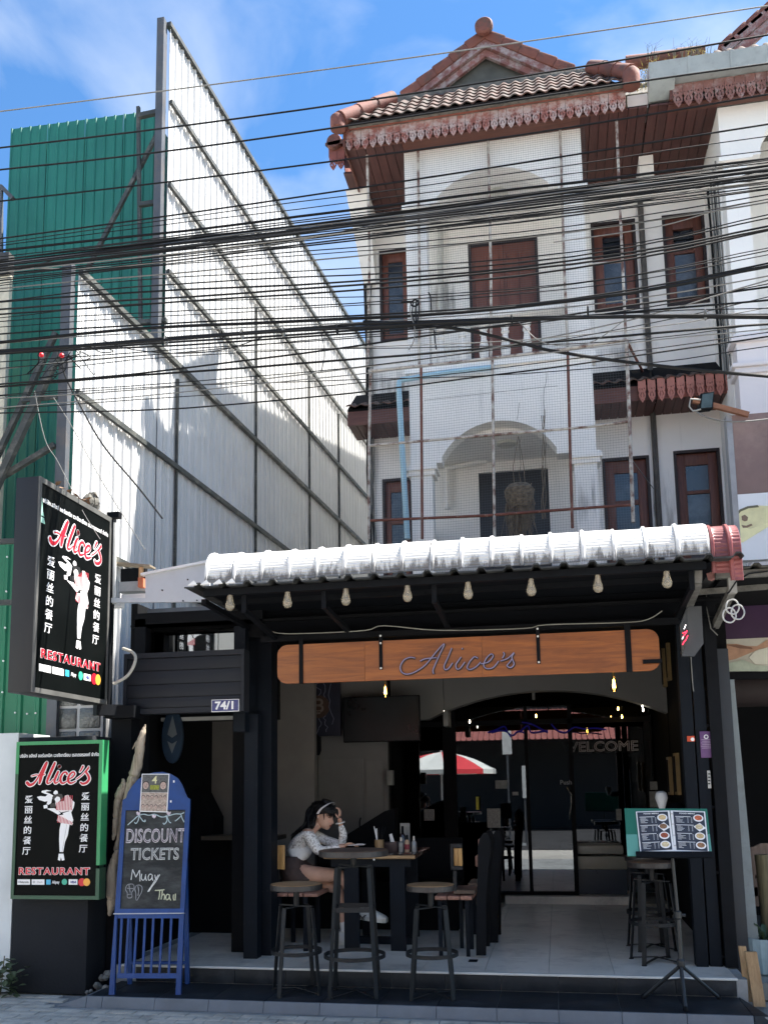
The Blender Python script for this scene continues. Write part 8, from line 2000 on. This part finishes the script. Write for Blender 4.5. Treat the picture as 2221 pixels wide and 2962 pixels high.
# blouse
LC = bpy.data.materials.new('white_lace_fabric'); LC.use_nodes = True; n_, l_ = LC.node_tree.nodes, LC.node_tree.links; pr_ = n_['Principled BSDF']; pr_.inputs['Roughness'].default_value = .8
g_ = n_.new('ShaderNodeNewGeometry'); v_ = n_.new('ShaderNodeTexVoronoi'); v_.inputs['Scale'].default_value = 62; v_.feature = 'F1'; l_.new(g_.outputs['Position'], v_.inputs['Vector'])
cr = n_.new('ShaderNodeValToRGB'); e = cr.color_ramp.elements; e[0].position = .12; e[0].color = (.52,.50,.48,1); e[1].position = .26; e[1].color = (.86,.86,.84,1); e3_ = e.new(.52); e3_.color = (.80,.79,.77,1); e4_ = e.new(.68); e4_.color = (.45,.43,.41,1)
l_.new(v_.outputs['Distance'], cr.inputs[0]); l_.new(cr.outputs[0], pr_.inputs['Base Color'])
bN = [(wp_(235,960,YM), .105), (wp_(290,800,YM), .125), (wp_(385,650,YM), .118), (wp_(470,585,YM), .060),
      (wp_(440,625,YM-.15), .062), (wp_(505,765,YM-.17), .062), (wp_(585,880,YM-.18), .052), (wp_(720,850,YM-.17), .040), (wp_(880,800,YM-.14), .030),
      (wp_(480,625,YM+.13), .058), (wp_(680,725,YM+.12), .048), (wp_(890,775,YM+.07), .046), (wp_(918,640,YM+.04), .038), (wp_(875,500,YM+.02), .027)]
bl_ = skin_mesh(bN, [(0,1),(1,2),(2,3),(2,4),(4,5),(5,6),(6,7),(7,8),(2,9),(9,10),(10,11),(11,12),(12,13)], 0, LC, 2, 'blouse')
bo = link('blouse', bl_, w_)
for c_, d_ in ((wp_(873,478,YM+.02), (wp_(862,400,YM+.02)-wp_(915,640,YM+.04)).normalized()),):
    rr = MB(); s1 = d_.cross(Vector((0,1,0))).normalized(); s2 = d_.cross(s1)
    rr.tube([c_+s1*(.036*math.cos(a*math.pi/8)*(1+.08*(a % 2)))+s2*(.036*math.sin(a*math.pi/8)) for a in range(16)], .006, 6, closed=True); rr.build('cuff', mat('cuff_white', (.66,.65,.63), .8), bo, smooth=True)
cm_ = skin_mesh([(wp_(225,975,YM-.01), (.108,.120)), (wp_(300,890,YM-.015), (.118,.125)), (wp_(400,850,YM-.02), .098), (wp_(480,900,YM-.02), .06)], [(0,1),(1,2),(2,3)], 0, mat('white_camisole', (.86,.86,.84), .7, var=.08, scale=30, bump=.3, bscale=25), 2, 'camisole')
link('camisole', cm_, w_)
SKT = mat('dark_brown_skirt', (.055,.036,.032), .75, var=.25, scale=14, bump=.5, bscale=22)
sk_ = skin_mesh([(wp_(240,985,YM), (.118,.105)), (wp_(235,1130,YM), (.150,.135)), (wp_(330,1170,YM-.07), (.120,.105)), (wp_(470,1195,YM-.08), (.098,.095)), (wp_(330,1200,YM+.08), (.115,.100)), (wp_(460,1240,YM+.07), (.092,.09))], [(0,1),(1,2),(2,3),(1,4),(4,5)], 1, SKT, 2, 'skirt')
P_ = smooth_path([tuple(wp_(x, y, YM+dy)) for x, y, dy in ((232,935,-.01),(235,1010,-.01),(240,1110,0),(300,1190,0),(400,1215,0),(500,1235,0))], 4)
R__ = smooth_path([(.105,),(.120,),(.140,),(.138,),(.122,),(.112,)], 4)
skm = MB().tube(P_, [r[0] for r in R__], 24, flat=((0,1,0), 1.28)); rngk = random.Random(3)
skm.v = [(x+rngk.uniform(-.003,.003), y+.004*math.sin(x*90+z*40), z+.004*math.sin(x*60+y*50)) for x, y, z in skm.v]
skm.build('skirt', SKT, w_, smooth=True); bpy.data.meshes.remove(sk_)
# socks and sneakers
SOCK = mat('white_sock', (.66,.66,.65), .85, var=.05); SHOE = mat('white_sneaker', (.66,.67,.64), .5, var=.06, scale=20); SOLE = mat('off_white_sole', (.60,.60,.55), .6, var=.06)
link('sock', skin_mesh([(wp_(1078,1590,YM-.05), .034), (wp_(1110,1690,YM-.05), .040)], [(0,1)], 0, SOCK, 2, 'sock'), w_)
link('sock', skin_mesh([(wp_(906,1800,YM+.04), .036), (wp_(918,1900,YM+.04), .033), (wp_(922,2010,YM+.04), .038)], [(0,1),(1,2)], 0, SOCK, 2, 'sock'), w_)
def shoe(base, fwd, up, L_, name='sneaker'):
    f = Vector(fwd).normalized(); u = Vector(up).normalized(); s_ = f.cross(u).normalized(); u = s_.cross(f)
    P_ = [(-.10,.030,.095),(-.06,.038,.10),(-.01,.041,.095),(.05,.044,.075),(.10,.046,.055),(.14,.040,.042),(.165,.022,.028)]
    up_ = MB(); rows = []
    for x, hw, h in P_:
        rows.append([base+f*(x*L_)+s_*(hw*L_*math.cos(a))+u*(.018*L_+(h-.018)*L_*max(0, math.sin(a))**.7) for a in [math.pi*j/10 for j in range(11)]])
    up_.sheet(rows); b = len(up_.v); up_.add(rows[0], [tuple(range(11))]); up_.add(rows[-1], [tuple(range(11))[::-1]])
    o = up_.build(name, SHOE, w_, smooth=True)
    sl2 = MB(); ol = [(x*L_, hw*1.06*L_) for x, hw, h in P_]; poly = ol+[(x, -y) for x, y in ol[::-1]]
    sl2.prism([(x, y) for x, y in poly], base, f, s_, -.0) if False else None
    a_ = [base+f*x+s_*y for x, y in poly]; k = len(a_); sl2.add([tuple(p-u*.008*L_) for p in a_]+[tuple(p+u*.022*L_) for p in a_], [tuple(range(k))[::-1], tuple(range(k, 2*k))]+[(i, (i+1) % k, (i+1) % k+k, i+k) for i in range(k)]); sl2.build('sole', SOLE, o)
    return o, f, u, s_
s1o, f1, u1, sd1 = shoe(wp_(1245,1790,YM-.06), (1,-.18,-.10), (.1,-.1,1), 1.12)
s2o, f2, u2, sd2 = shoe(Vector((wp_(905,2070,YM+.04).x, YM+.02, Z2+.01)), (.75,-.6,0), (0,0,1), 1.0)
nyp = wp_(1205,1762,YM-.06)-sd1*0; out_ = -sd1 if sd1.y > 0 else sd1
emb = MB()
for pts in (((-.02,-.018),(-.022,.02),(.016,-.018),(.018,.022)), ((-.035,.022),(0,.0),(.034,.026)), ((0,0),(.0,-.03))):
    emb.tube([nyp+f1*x+u1*y+out_*.052 for x, y in pts], .0035, 5)
emb.build('emblem', BLACKM, s1o)
ph = thing('smartphone', 'pale smartphone lying at an angle under her fingers on the table', 'phone', wp_(1130, 770, YM-.16))
pc_2 = wp_(1080, 772, YM-.16); MB().hexa([pc_2+Vector(v) for v in ((-.06,-.03,-.012),(.085,-.03,-.006),(.085,.04,-.006),(-.06,.04,-.012),(-.06,-.03,-.004),(.085,-.03,.002),(.085,.04,.002),(-.06,.04,-.004))]).build('body', mat('phone_white', (.62,.60,.60), .2, var=0), ph, bevel=.003)
p = wp_(1140, 768, YM-.1); o = MB().lathe(p, [(.004,-.006),(.035,-.004),(.035,.002),(.004,.004)], 14).build('small_dish', PRINTW, None, smooth=True); tag(o, 'small white dish just right of the phone', 'dish')
